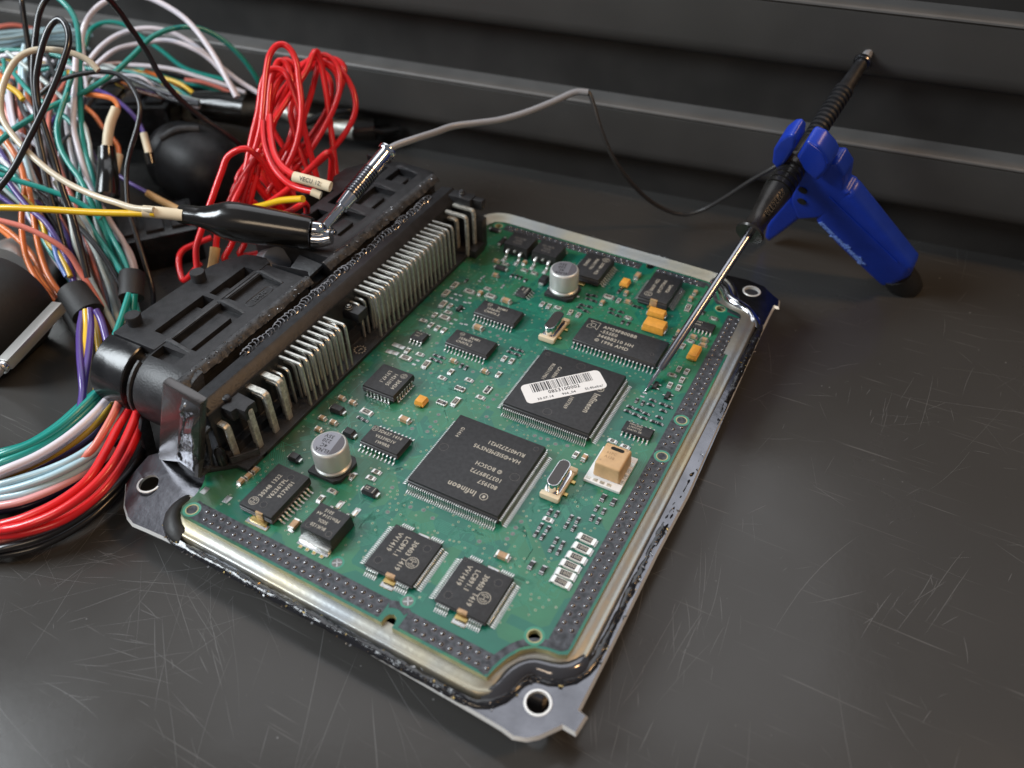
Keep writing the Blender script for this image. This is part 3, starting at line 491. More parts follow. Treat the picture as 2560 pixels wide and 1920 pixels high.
 ('wire', 'palegrey', 1.0, [(-187.1, 27.5, 22.9), (-182.1, 26.1, 20.3), (-175.3, 22.9, 15.0), (-166.9, 19.3, 8.5), (-161.9, 16.2, 4.1), (-157.0, 13.0, -0.2), (-152.2, 9.2, -5.1), (-147.9, 5.4, -9.6)],
  'pale grey wire crossing to the side of the drum', 'pale grey wires beside the wraps'),
 ('wire', 'palegrey', 0.9, [(-180.7, 27.8, 15.5), (-174.0, 25.0, 10.8), (-168.1, 22.1, 6.5), (-163.1, 19.1, 2.4), (-158.6, 15.5, -1.9), (-154.1, 12.0, -6.1), (-149.9, 8.6, -10.0)],
  'thin pale grey wire nearest the upper wrap', 'pale grey wires beside the wraps'),
 ('wire', 'paleblue', 1.0, [(-175.6, 27.1, 6.2), (-169.0, 22.3, 2.6), (-163.1, 17.1, -0.9), (-156.3, 11.7, -5.2), (-149.8, 5.3, -10.3)], 'pale blue wire passing down behind the drum of the plug',
  None),
 ('wire', 'teal', 1.05, [(-181.6, 29.0, 14.2), (-171.2, 24.8, 9.8), (-162.1, 21.2, 6.9), (-154.8, 18.0, 5.2), (-148.9, 15.5, 4.9)], 'teal wire lowest of those entering the upper wrap', None),
 ('wire', 'teal', 1.0, [(-186.3, 40.1, 16.8), (-178.5, 33.9, 12.4), (-170.1, 29.2, 9.1), (-160.8, 24.5, 5.3), (-153.5, 19.8, 2.6)], 'dark teal wire behind the white ones entering the upper wrap',
  None),
 ('wire', 'brown', 0.7, [(-190.6, 29.5, 11.9), (-183.8, 27.7, 9.4), (-175.8, 26.3, 6.6), (-167.2, 23.7, 2.3), (-160.5, 20.1, -1.9), (-156.1, 16.3, -5.1), (-151.4, 11.1, -9.8)],
  'thin brown wire running between teal and grey wires', None),
 ('wire', 'brown', 1.1, [(-183.7, 23.4, 6.9), (-176.4, 20.1, 4.1), (-168.5, 15.3, -0.5), (-160.6, 10.6, -4.9), (-154.6, 6.5, -7.7), (-148.4, 1.2, -12.0)], 'dark red brown wire behind the lower wrap',
  None),
 ('wire', 'black', 1.0, [(-191.1, 22.9, 25.1), (-183.3, 22.8, 21.7), (-176.8, 21.4, 17.7), (-170.5, 20.5, 14.3), (-163.4, 18.9, 9.8), (-156.9, 16.6, 5.0), (-151.7, 14.3, 0.8)],
  'black wire slanting across the middle of the harness', None),
 ('wire', 'black', 1.0, [(-222.3, 30.0, 26.0), (-214.8, 29.8, 23.2), (-206.4, 29.6, 19.7), (-202.9, 28.6, 18.3), (-196.5, 26.6, 14.2), (-187.1, 21.7, 5.9), (-178.4, 15.2, -3.6)],
  'black wire low at the far end of the harness', 'black wires low in the harness'),
 ('wire', 'black', 1.0, [(-228.4, 32.0, 20.7), (-220.0, 31.1, 18.4), (-210.7, 30.0, 15.5), (-200.9, 26.9, 10.4), (-191.9, 23.2, 5.1), (-182.2, 18.3, -1.7), (-175.1, 14.3, -6.2)],
  'black wire below its neighbour low at the far end of the harness', 'black wires low in the harness'),
 ('wire', 'black', 1.0, [(-255.2, 60.8, 13.5), (-257.8, 65.1, 18.8), (-258.1, 69.4, 23.1), (-255.3, 74.6, 26.6), (-251.3, 79.4, 29.1), (-247.5, 83.7, 31.2)],
  'black wire curling up behind the pale blue wires', None),
 ('wire', 'black', 0.95, [(-225.6, 58.4, 32.7), (-219.4, 51.6, 27.8), (-211.9, 45.3, 22.8), (-204.5, 39.1, 18.0), (-196.1, 31.8, 11.6), (-183.9, 23.6, 2.3), (-173.2, 18.0, -3.7)],
  'black wire running down behind the kinked teal wire', None),
 ('wire', 'grey', 0.85, [(-214.8, 57.4, 33.4), (-206.9, 55.2, 29.1), (-199.8, 52.6, 24.7), (-193.5, 48.6, 19.5), (-189.6, 45.4, 16.2)], 'dark grey wire leaning towards the black crimp', None),
 ('wire', 'black', 1.2, [(-284.1, 135.5, 11.1), (-269.9, 144.0, 9.9), (-260.3, 149.3, 8.2), (-244.5, 155.3, 3.7), (-232.3, 159.6, -0.3)], 'black wire lying along the back edge of the flat white one',
  None),
 ('wire', 'teal', 0.9, [(-292.8, 131.3, 11.6), (-287.2, 135.4, 12.6), (-279.6, 139.3, 12.3), (-268.7, 142.9, 10.1), (-257.3, 145.9, 7.1), (-246.4, 149.6, 4.9), (-235.4, 153.3, 2.7)],
  'dark teal wire lying flat at the back of the harness', None),
 ('wire', 'salmon', 1.0, [(-248.2, 145.2, 9.0), (-240.4, 148.6, 8.1), (-232.1, 150.9, 6.0), (-226.9, 151.9, 4.3)], 'salmon wire end at the back beside the black clip boot', None),
 ('wire', 'purple', 0.75, [(-210.7, 59.5, 28.8), (-204.1, 55.7, 23.3), (-198.1, 53.1, 19.1), (-190.6, 53.4, 16.9), (-184.0, 53.2, 14.8), (-176.6, 53.5, 12.8), (-173.9, 53.1, 12.5)],
  'thin purple wire running low into the tan sleeve', None),
 ('wire', 'red', 1.1,
  [(-113.0, 60.6, 2.0), (-122.5, 45.2, 22.4), (-123.0, 54.4, 30.5), (-123.6, 61.8, 36.9), (-124.8, 68.9, 43.4), (-128.0, 77.1, 51.9), (-130.3, 82.8, 57.6), (-131.3, 86.9, 61.2), (-130.6, 90.4, 63.2),
   (-129.0, 92.2, 63.2), (-126.8, 92.7, 61.6), (-124.0, 91.5, 58.1), (-121.7, 88.5, 53.0), (-118.8, 84.5, 46.8), (-117.1, 79.8, 40.5), (-116.7, 74.3, 34.2), (-118.2, 67.9, 27.9), (-120.7, 60.8, 21.6),
   (-112.0, 65.4, 6.0)],
  'red wire making the tallest loop of the red bundle', 'red wires in the tall loops behind the connector'),
 ('wire', 'red', 1.1,
  [(-113.0, 70.6, 2.0), (-130.2, 65.2, 26.2), (-131.6, 73.0, 33.6), (-132.7, 81.0, 41.0), (-135.2, 86.7, 46.9), (-136.7, 92.3, 52.2), (-136.5, 96.1, 54.9), (-134.9, 97.1, 54.2), (-132.0, 95.8, 50.6),
   (-129.6, 92.8, 45.7), (-128.1, 87.7, 39.2), (-112.0, 78.8, 6.0)],
  'red wire making the small inner loop below the tallest red loop', 'red wires in the tall loops behind the connector'),
 ('wire', 'red', 1.1,
  [(-113.0, 75.0, 2.0), (-132.4, 74.0, 28.4), (-134.4, 81.9, 35.8), (-136.8, 87.9, 41.7), (-137.6, 94.3, 47.0), (-135.5, 99.9, 50.1), (-132.4, 104.6, 51.8), (-130.6, 108.2, 53.2),
   (-130.8, 110.5, 54.4), (-130.0, 110.6, 53.0), (-129.6, 107.7, 48.9), (-129.3, 102.1, 42.2), (-129.4, 96.2, 35.5), (-129.2, 92.1, 30.4), (-129.5, 84.4, 22.0), (-112.0, 77.2, 6.0)],
  'red wire bent to a sharp peak in the middle of the red bundle', 'red wires in the tall loops behind the connector'),
 ('wire', 'red', 1.1, [(-113.0, 67.3, 2.0), (-124.3, 58.6, 31.7), (-126.1, 66.7, 35.9), (-126.6, 77.2, 41.7), (-126.3, 87.9, 47.3), (-126.2, 97.7, 52.2), (-127.2, 106.4, 56.6), (-112.0, 88.2, 6.0)],
  'straight red wire leaning up to the sharp red peak', 'red wires in the tall loops behind the connector'),
 ('wire', 'red', 1.1,
  [(-113.0, 84.8, 2.0), (-147.5, 93.7, 37.3), (-147.3, 100.8, 43.7), (-144.1, 105.9, 46.4), (-139.1, 110.5, 47.9), (-133.7, 115.1, 49.0), (-129.3, 118.1, 49.2), (-125.7, 118.3, 47.2),
   (-124.3, 115.5, 43.5), (-124.3, 110.1, 37.9), (-125.1, 102.1, 30.3), (-127.3, 94.7, 24.0), (-130.8, 86.9, 18.1), (-135.7, 78.8, 12.5), (-112.0, 74.4, 6.0)],
  'red wire making the wide loop nearest the probe lead', 'red wires in the tall loops behind the connector'),
 ('wire', 'red', 1.1,
  [(-132.8, 108.6, 49.7), (-131.3, 111.2, 50.8), (-128.1, 112.3, 49.7), (-122.8, 113.3, 47.2), (-117.7, 111.8, 42.6), (-114.8, 109.1, 37.9), (-114.2, 105.8, 33.9), (-115.7, 100.0, 28.6),
   (-119.4, 92.7, 22.9), (-124.2, 85.5, 18.0), (-128.9, 77.3, 12.0), (-112.0, 73.7, 6.0)],
  'red wire bulging outwards furthest from the harness in the red bundle', 'red wires in the tall loops behind the connector'),
 ('wire', 'red', 1.1, [(-120.5, 66.4, 47.4), (-115.1, 59.9, 43.1), (-108.1, 54.6, 39.2), (-101.2, 51.6, 37.4), (-95.0, 49.9, 37.3), (-87.6, 49.5, 37.8)],
  'red wire sweeping down into the end of the short white sleeve', 'red wires in the tall loops behind the connector'),
 ('wire', 'red', 1.1, [(-117.6, 67.3, 49.7), (-112.6, 60.9, 46.2), (-107.3, 55.6, 43.5), (-101.3, 52.0, 42.1), (-94.8, 49.7, 41.8)], 'red wire sweeping down into the lettered white sleeve',
  'red wires in the tall loops behind the connector'),
 ('wire', 'red', 1.1,
  [(-113.0, 64.3, 2.0), (-129.1, 52.7, 21.2), (-129.3, 60.8, 28.5), (-131.2, 69.5, 37.4), (-132.4, 76.7, 44.5), (-134.5, 84.1, 52.2), (-133.5, 88.2, 55.1), (-129.9, 90.1, 54.6), (-126.2, 88.9, 51.2),
   (-112.0, 79.5, 6.0)],
  'red wire on the outer side of the red bundle nearest the harness', 'red wires in the tall loops behind the connector'),
 ('wire', 'red', 1.1,
  [(-113.0, 67.3, 2.0), (-121.4, 58.6, 40.5), (-127.2, 54.2, 39.0), (-127.9, 49.6, 34.5), (-128.0, 43.7, 28.7), (-128.2, 39.6, 24.5), (-128.2, 35.1, 19.8), (-128.0, 30.8, 15.3), (-125.9, 27.1, 10.2),
   (-124.1, 24.6, 6.6), (-112.0, 47.3, 6.0)],
  'red wire passing behind the crocodile clip nearest the harness', 'red wires in the tall loops behind the connector'),
 ('wire', 'red', 1.1, [(-121.1, 62.9, 38.6), (-122.8, 58.1, 34.3), (-124.5, 52.6, 29.5), (-125.5, 47.5, 24.7), (-126.2, 42.6, 19.9), (-125.9, 38.7, 15.6), (-125.1, 36.1, 12.2)],
  'red wire passing behind the clip into the tan sleeve', 'red wires in the tall loops behind the connector'),
 ('wire', 'red', 1.1, [(-113.0, 69.0, 2.0), (-122.2, 62.0, 35.3), (-123.0, 54.6, 28.1), (-122.6, 50.0, 22.9), (-122.1, 45.4, 17.6), (-122.1, 40.8, 12.7), (-122.8, 36.5, 8.4), (-112.0, 53.2, 6.0)],
  'red wire passing behind the middle of the crocodile clip', 'red wires in the tall loops behind the connector'),
 ('wire', 'red', 1.1,
  [(-113.0, 70.5, 2.0), (-122.7, 65.0, 35.5), (-122.5, 60.0, 30.0), (-122.2, 54.9, 24.5), (-121.6, 49.9, 19.0), (-120.4, 46.5, 14.7), (-119.7, 44.1, 11.5), (-120.2, 41.4, 8.7), (-112.0, 55.7, 6.0)],
  'red wire passing behind the clip nearest the connector', 'red wires in the tall loops behind the connector'),
 ('wire', 'red', 1.1, [(-146.8, 53.1, 1.3), (-150.7, 47.7, 0.2), (-152.7, 43.5, -0.6), (-152.0, 40.2, -2.0), (-148.6, 36.4, -5.3), (-145.6, 34.7, -6.4), (-143.0, 36.4, -4.0), (-140.3, 39.8, -0.1)],
  'dark red wire coiled low behind the plug', 'red wires in the tall loops behind the connector'),
 ('wire', 'red', 1.1, [(-113.0, 77.7, 2.0), (-105.0, 79.4, 34.0), (-107.6, 71.0, 31.1), (-110.5, 61.3, 27.0), (-113.5, 53.2, 24.6), (-114.4, 48.1, 23.8), (-112.0, 59.0, 6.0)],
  'red wire running low from the red loops to behind the clip', 'red wires in the tall loops behind the connector'),
 ('wire', 'red', 1.1, [(-113.0, 65.2, 2.0), (-97.5, 54.5, 28.6), (-98.7, 49.8, 28.1), (-100.6, 45.1, 28.1), (-103.0, 40.5, 28.4), (-112.0, 55.2, 6.0)],
  'red wire emerging beside the yellow one at the plug', 'red wires in the tall loops behind the connector'),
 ('wire', 'yellow', 1.15, [(-116.4, 45.7, 25.6), (-107.6, 46.2, 29.3), (-99.5, 46.4, 33.1), (-89.9, 46.6, 36.2)], 'yellow wire entering the back of the rear plug', None),
 ('wire', 'teal', 1.1,
  [(-109.3, -19.7, 9.1), (-109.7, -26.7, 8.1), (-108.9, -36.7, 7.1), (-109.2, -44.9, 6.1), (-111.8, -52.5, 5.1), (-117.0, -59.3, 4.1), (-119.1, -60.3, 3.1), (-146.9, -71.0, -8.7),
   (-174.2, -79.6, -12.5), (-200.9, -86.6, -12.5), (-227.0, -92.4, -12.5)],
  'bright teal wire on the inner side of the curve leaving the plug', 'teal wires in the curve leaving the plug'),
 ('wire', 'teal', 1.1,
  [(-110.8, -17.9, 7.1), (-110.4, -24.8, 6.3), (-108.7, -36.0, 5.4), (-108.7, -44.8, 4.6), (-111.0, -53.3, 3.8), (-115.9, -60.6, 2.9), (-117.8, -61.8, 2.1), (-145.1, -74.4, -8.9),
   (-172.4, -83.6, -12.1), (-199.3, -90.2, -12.1), (-225.7, -94.7, -12.1)],
  'bright teal wire beside the white one in the curve leaving the plug', 'teal wires in the curve leaving the plug'),
 ('wire', 'teal', 1.1,
  [(-119.9, -17.4, 1.1), (-118.5, -24.8, 0.4), (-118.4, -33.1, -0.2), (-118.3, -42.2, -0.9), (-120.4, -50.4, -1.6), (-125.5, -56.0, -2.2), (-127.3, -57.2, -2.9), (-153.7, -72.1, -12.5),
   (-179.9, -84.9, -12.5), (-205.7, -96.0, -12.5), (-231.2, -105.8, -12.5)],
  'teal wire low on the inner side of the curve leaving the plug', 'teal wires in the curve leaving the plug'),
 ('wire', 'white', 1.2,
  [(-107.8, -22.3, 7.2), (-107.0, -27.5, 6.2), (-105.7, -37.0, 5.2), (-106.2, -46.3, 4.2), (-108.9, -54.6, 3.2), (-114.0, -62.5, 2.2), (-115.9, -63.7, 1.2), (-143.1, -75.1, -11.2),
   (-170.4, -82.4, -11.6), (-197.3, -86.6, -11.6), (-223.7, -88.2, -11.6)],
  'bright white wire in the curve leaving the plug', None),
 ('wire', 'white', 1.1,
  [(-112.0, -22.8, 1.1), (-109.7, -33.6, 0.3), (-110.2, -43.1, -0.5), (-112.5, -53.1, -1.3), (-117.7, -61.8, -2.1), (-119.4, -63.1, -2.9), (-145.4, -78.0, -11.7), (-171.7, -89.5, -11.7),
   (-197.9, -98.3, -11.7), (-223.8, -104.9, -11.7)],
  'white wire half under the bright white one in the curve leaving the plug', None),
 ('wire', 'yellow2', 1.1,
  [(-108.9, -29.2, 1.1), (-108.6, -33.5, -0.2), (-109.2, -41.1, -1.6), (-111.7, -48.5, -2.9), (-116.2, -56.5, -4.2), (-120.5, -61.4, -5.6), (-122.8, -62.5, -6.9), (-150.7, -71.1, -11.7),
   (-178.3, -76.2, -11.7), (-205.3, -78.6, -11.7), (-231.6, -79.0, -11.7)],
  'mustard wire in the curve leaving the plug', None),
 ('wire', 'darkpurple', 1.1, [(-110.4, -30.9, -2.9), (-109.6, -37.0, -4.4), (-112.2, -44.6, -5.9), (-117.0, -53.5, -7.4), (-123.2, -61.0, -8.9)], 'dark purple wire in the curve leaving the plug',
  None),
 ('wire', 'brown', 1.1, [(-111.2, -30.1, -4.9), (-109.5, -36.6, -6.2), (-111.4, -42.7, -7.4), (-114.9, -49.4, -8.7), (-120.7, -55.7, -9.9)], 'brown wire deep under the curve leaving the plug', None),
 ('wire', 'paleblue', 1.1,
  [(-103.0, -25.9, 7.1), (-99.2, -32.3, 5.4), (-97.8, -39.6, 3.8), (-99.7, -47.6, 2.1), (-105.1, -55.5, 0.4), (-113.9, -64.2, -1.2), (-117.0, -64.9, -2.9), (-145.5, -71.4, -12.9),
   (-173.1, -77.8, -12.9), (-199.7, -84.0, -12.9), (-225.7, -90.1, -12.9)],
  'uppermost pale blue wire of the three in the curve leaving the plug', 'pale blue wires in the curve leaving the plug'),
 ('wire', 'paleblue', 1.1,
  [(-102.6, -29.3, 4.1), (-97.7, -38.5, 2.8), (-97.7, -45.6, 1.4), (-101.7, -54.6, 0.1), (-107.7, -61.6, -1.2), (-113.1, -65.5, -2.6), (-115.7, -66.3, -3.9), (-144.4, -73.1, -11.7),
   (-172.3, -78.4, -11.7), (-199.5, -82.3, -11.7), (-226.0, -85.3, -11.7)],
  'middle pale blue wire of the three in the curve leaving the plug', 'pale blue wires in the curve leaving the plug'),
 ('wire', 'paleblue', 1.1,
  [(-103.0, -29.3, 1.1), (-98.2, -38.4, 0.1), (-97.8, -45.8, -0.9), (-100.8, -54.0, -1.9), (-106.9, -62.4, -2.9), (-112.6, -66.5, -3.9), (-114.8, -67.5, -4.9), (-142.8, -77.8, -12.1),
   (-170.3, -86.2, -12.1), (-197.1, -93.0, -12.1), (-223.3, -98.6, -12.1)],
  'lowest pale blue wire of the three in the curve leaving the plug', 'pale blue wires in the curve leaving the plug'),
 ('wire', 'salmon', 1.1, [(-101.6, -28.1, 9.1), (-99.1, -34.2, 7.1), (-97.6, -40.5, 5.1), (-97.4, -45.2, 3.1), (-99.0, -47.9, 1.1)], 'salmon wire dipping under the pale blue ones near the plug',
  None),
 ('wire', 'pink', 1.1,
  [(-96.8, -39.7, -1.9), (-97.5, -45.9, -2.5), (-100.9, -56.7, -3.1), (-105.9, -64.3, -3.7), (-110.7, -68.1, -4.3), (-112.7, -69.1, -4.9), (-140.7, -81.5, -11.7), (-168.0, -92.3, -11.7),
   (-194.7, -102.0, -11.7), (-220.8, -110.7, -11.7)],
  'pink wire between the pale blue and the red ones', None),
 ('wire', 'red', 1.25,
  [(-99.8, -24.9, 7.2), (-98.1, -29.2, 6.0), (-96.0, -36.7, 4.8), (-92.7, -45.1, 3.5), (-90.4, -53.6, 2.2), (-92.3, -61.9, 1.0), (-97.2, -69.5, -0.2), (-102.1, -73.3, -1.5), (-104.5, -74.1, -2.8),
   (-133.0, -80.9, -11.2), (-160.8, -85.6, -11.2), (-187.8, -88.7, -11.2), (-214.3, -90.5, -11.2)],
  'red wire on the inner side of the red curve leaving the plug', 'thick red wires in the curve leaving the plug'),
 ('wire', 'red', 1.25,
  [(-94.9, -27.0, 9.2), (-93.1, -31.1, 7.6), (-89.9, -38.4, 6.0), (-86.9, -46.8, 4.4), (-86.5, -55.6, 2.8), (-89.5, -64.3, 1.1), (-95.3, -71.0, -0.5), (-101.1, -74.3, -2.1), (-104.1, -75.0, -3.8),
   (-132.6, -81.2, -11.9), (-160.2, -86.8, -11.9), (-186.9, -92.0, -11.9), (-213.0, -96.9, -11.9)],
  'red wire in the middle of the red curve leaving the plug', 'thick red wires in the curve leaving the plug'),
 ('wire', 'red', 1.25,
  [(-98.2, -24.9, 3.2), (-95.2, -29.6, 2.1), (-91.6, -36.4, 1.0), (-88.4, -44.9, -0.1), (-86.9, -54.3, -1.2), (-89.5, -64.0, -2.4), (-96.5, -71.6, -3.5), (-102.2, -74.7, -4.6), (-104.9, -75.4, -5.8),
   (-134.2, -80.8, -12.8), (-162.6, -84.4, -12.8), (-190.1, -86.7, -12.8), (-216.9, -87.9, -12.8)],
  'red wire on the outer side of the red curve leaving the plug', 'thick red wires in the curve leaving the plug'),
 ('wire', 'black', 1.1,
  [(-96.2, -28.8, -4.9), (-91.6, -37.4, -5.4), (-89.5, -48.0, -5.9), (-89.9, -57.9, -6.4), (-93.6, -68.2, -6.9), (-101.3, -76.7, -7.4), (-103.0, -77.8, -7.9), (-130.2, -91.8, -12.5),
   (-157.4, -103.1, -12.5), (-184.2, -112.2, -12.5), (-210.5, -119.5, -12.5)],
  'black wire on the table just outside the red curve', 'black wires on the table outside the red curve'),
 ('wire', 'black', 1.1,
  [(-94.5, -32.1, -7.9), (-91.6, -40.4, -8.4), (-90.3, -49.4, -8.9), (-90.5, -58.7, -9.4), (-95.1, -70.3, -9.9), (-102.6, -77.3, -10.4), (-104.4, -78.2, -10.9), (-132.9, -89.3, -11.7),
   (-161.1, -97.8, -11.7), (-188.6, -104.3, -11.7), (-215.5, -109.2, -11.7)],
  'black wire outermost on the table outside the red curve', 'black wires on the table outside the red curve'),
 ('wire', 'black', 1.0, [(-98.0, -29.7, -9.0), (-93.4, -40.8, -9.4), (-92.1, -51.4, -9.8), (-93.5, -62.3, -10.2), (-98.8, -71.3, -10.6), (-104.2, -76.4, -11.0)],
  'black wire between the outer two on the table', 'black wires on the table outside the red curve'),
 ('wire', 'darkpurple', 1.1, [(-107.0, -33.4, -8.9), (-105.1, -43.2, -9.7), (-106.5, -53.2, -10.4), (-111.3, -62.2, -11.2), (-117.2, -67.0, -11.9)], 'dark wire in the shadow under the pink one',
  None),
 ('wire', 'purple', 1.1, [(-139.1, -9.1, 11.1), (-135.4, -14.1, 9.5), (-127.4, -21.7, 7.9), (-120.3, -27.8, 6.3), (-117.0, -31.0, 4.7), (-112.4, -36.7, 3.1)],
  'purple wire leaving the lower wrap on its outer side', 'purple wires leaving the lower wrap'),
 ('wire', 'purple', 1.1, [(-137.3, -7.6, 12.1), (-133.3, -11.6, 9.8), (-125.5, -20.2, 7.6), (-120.6, -26.8, 5.3), (-117.3, -31.5, 3.1)], 'purple wire leaving the middle of the lower wrap',
  'purple wires leaving the lower wrap'),
 ('wire', 'purple', 1.1, [(-135.0, -7.0, 12.1), (-132.2, -8.4, 10.3), (-128.3, -11.1, 8.6), (-124.7, -13.9, 6.8), (-120.5, -17.5, 5.1)], 'purple wire leaving the lower wrap towards the drum',
  'purple wires leaving the lower wrap'),
 ('wire', 'yellow', 1.1, [(-137.8, -8.5, 12.1), (-134.4, -12.2, 9.8), (-128.5, -18.7, 7.6), (-122.9, -25.0, 5.3), (-121.1, -27.7, 3.1)], 'yellow wire between the purple ones leaving the lower wrap',
  None),
 ('wire', 'yellow2', 1.1, [(-141.1, -4.3, 7.1), (-136.2, -9.0, 4.6), (-130.2, -14.2, 2.1), (-126.8, -17.9, -0.4), (-122.4, -24.7, -2.9)], 'mustard wire leaving the lower wrap towards the teal curve',
  None),
 ('wire', 'teal', 1.1, [(-130.9, 3.3, 13.1), (-129.1, -1.1, 11.1), (-127.4, -5.4, 9.1), (-125.6, -10.2, 7.1)], 'teal wire leaving the upper wrap behind the drum', 'teal wires leaving the upper wrap'),
 ('wire', 'teal', 1.1, [(-129.5, 4.0, 13.1), (-128.9, 1.9, 10.1), (-128.3, -0.4, 7.1)], 'short teal wire leaving the upper wrap beside the peg', 'teal wires leaving the upper wrap'),
 ('wire', 'paleblue', 0.7905668305972222, [(-239.6, 74.2, 34.1), (-236.2, 63.2, 31.8), (-235.3, 50.7, 29.3), (-204.4, 32.8, 6.0), (-186.2, 22.4, -3.4), (-172.8, 14.8, -7.7), (-162.5, 6.4, -11.1)],
  'pale blue wire deep in the tangle of the harness', 'thin wires deep in the harness tangle'),
 ('wire', 'palegrey', 0.9866782546858177, [(-273.3, 69.8, 25.7), (-256.2, 61.9, 22.3), (-243.2, 47.0, 14.3), (-211.5, 34.1, -1.6), (-190.7, 27.2, -6.0), (-176.5, 16.8, -10.3), (-164.5, 7.5, -12.5)],
  'pale grey wire deep in the tangle of the harness', 'thin wires deep in the harness tangle'),
 ('wire', 'brown', 0.8461453477687186, [(-238.9, 69.6, 47.5), (-225.9, 57.6, 34.7), (-220.7, 42.4, 23.0), (-202.1, 31.6, 8.5), (-186.9, 21.8, -3.4), (-178.3, 14.5, -9.4), (-167.6, 6.8, -13.2)],
  'brown wire deep in the tangle of the harness', 'thin wires deep in the harness tangle'),
 ('wire', 'white', 0.875003030857832, [(-221.0, 62.5, 35.5), (-207.5, 58.9, 29.9), (-200.5, 50.6, 23.2), (-190.9, 35.1, 8.3), (-184.5, 22.7, -2.0), (-175.2, 15.4, -8.9), (-165.3, 7.9, -13.1)],
  'white wire deep in the tangle of the harness', 'thin wires deep in the harness tangle'),
 ('wire', 'salmon', 0.836044621843971, [(-221.4, 70.9, 43.9), (-219.3, 56.8, 36.9), (-212.2, 47.1, 31.4), (-188.3, 31.3, 11.3), (-174.5, 21.5, 2.3), (-163.4, 13.4, -3.7), (-153.9, 6.4, -7.9)],
  'salmon pink wire deep in the tangle of the harness', 'thin wires deep in the harness tangle'),
 ('wire', 'orange', 0.9780104730407028, [(-266.8, 69.3, 35.5), (-248.4, 63.2, 30.7), (-236.1, 50.9, 23.2), (-203.7, 35.8, 2.6), (-183.8, 28.2, -4.3), (-171.2, 18.4, -9.6), (-160.2, 10.0, -12.7)],
  'orange wire deep in the tangle of the harness', 'thin wires deep in the harness tangle'),
 ('wire', 'black', 0.9579885700334616, [(-236.0, 56.7, 39.0), (-230.3, 51.4, 37.0), (-218.1, 45.0, 30.5), (-198.1, 26.6, 8.5), (-185.5, 17.1, -1.2), (-175.3, 11.1, -6.2), (-167.1, 4.2, -11.2)],
  'black wire deep in the tangle of the harness', 'thin wires deep in the harness tangle'),
 ('wire', 'black', 0.9239928488528328, [(-260.4, 71.7, 34.3), (-243.0, 59.5, 24.3), (-226.3, 50.7, 17.9), (-204.2, 34.7, 1.9), (-189.4, 24.8, -4.6), (-175.5, 16.0, -9.5), (-164.5, 7.5, -12.6)],
  'black wire deep in the tangle of the harness', 'thin wires deep in the harness tangle'),
 ('wire', 'teal', 0.9799835270948952, [(-264.9, 76.0, 37.4), (-247.8, 62.2, 28.6), (-231.1, 46.0, 17.6), (-200.6, 36.1, 5.5), (-172.6, 30.2, -1.5), (-158.9, 19.2, -5.9), (-146.6, 10.1, -7.8)],
  'teal wire deep in the tangle of the harness', 'thin wires deep in the harness tangle'),
 ('wire', 'teal', 0.9494328201523623, [(-253.7, 89.5, 31.6), (-238.0, 68.1, 17.9), (-226.3, 51.9, 11.1), (-197.1, 42.3, 1.6), (-173.9, 31.9, -5.5), (-159.8, 21.7, -7.8), (-146.0, 12.3, -9.1)],
  'teal wire deep in the tangle of the harness', 'thin wires deep in the harness tangle'),
 ('wire', 'brown', 0.9251547356678576, [(-245.5, 89.4, 30.4), (-238.8, 74.9, 25.9), (-224.6, 61.8, 18.8), (-204.7, 38.5, -0.9), (-195.4, 23.8, -7.0), (-182.4, 13.9, -10.4), (-169.2, 5.3, -12.7)],
  'brown wire deep in the tangle of the harness', 'thin wires deep in the harness tangle'),
 ('wire', 'orange', 0.8719557032417351, [(-252.3, 68.7, 39.5), (-236.9, 58.6, 30.5), (-225.0, 44.6, 19.6), (-204.6, 30.0, 3.8), (-187.8, 22.7, -3.3), (-177.6, 13.6, -8.6), (-166.8, 6.4, -12.6)],
  'orange wire deep in the tangle of the harness', 'thin wires deep in the harness tangle'),
 ('wire', 'black', 0.8752586392735805, [(-254.4, 65.1, 34.7), (-241.6, 53.5, 27.8), (-226.1, 49.7, 26.9), (-199.7, 29.1, 4.3), (-182.0, 22.3, -0.6), (-170.1, 12.5, -5.3), (-158.7, 4.3, -8.2)],
  'black wire deep in the tangle of the harness', 'thin wires deep in the harness tangle'),
 ('wire', 'salmon', 0.9158183579374995, [(-265.1, 72.5, 34.5), (-241.4, 65.0, 26.9), (-221.6, 50.2, 14.4), (-202.4, 36.5, 3.1), (-188.7, 22.8, -5.1), (-176.6, 13.7, -8.3), (-164.5, 5.1, -10.9)],
  'salmon pink wire deep in the tangle of the harness', 'thin wires deep in the harness tangle'),
 ('wire', 'palegrey', 0.9509019597708909, [(-259.3, 82.2, 27.0), (-243.5, 68.2, 18.6), (-236.7, 51.7, 12.6), (-212.9, 36.9, -0.6), (-191.8, 28.3, -6.6), (-178.4, 17.1, -11.1), (-165.2, 7.9, -13.0)],
  'pale grey wire deep in the tangle of the harness', 'thin wires deep in the harness tangle'),
 ('wire', 'purple', 0.8349605433771432, [(-224.8, 76.1, 37.7), (-224.8, 55.8, 27.2), (-218.2, 41.3, 18.7), (-192.3, 33.1, 6.2), (-173.4, 26.6, -1.0), (-162.9, 17.6, -6.2), (-153.0, 9.8, -10.0)],
  'purple wire deep in the tangle of the harness', 'thin wires deep in the harness tangle'),
 ('wire', 'paleblue', 0.9950736178730589, [(-252.8, 73.4, 25.5), (-237.7, 63.9, 21.7), (-220.6, 61.9, 24.1), (-192.4, 43.5, 5.1), (-170.4, 31.3, -4.8), (-158.0, 21.7, -7.2), (-146.1, 12.3, -9.2)],
  'pale blue wire deep in the tangle of the harness', 'thin wires deep in the harness tangle'),
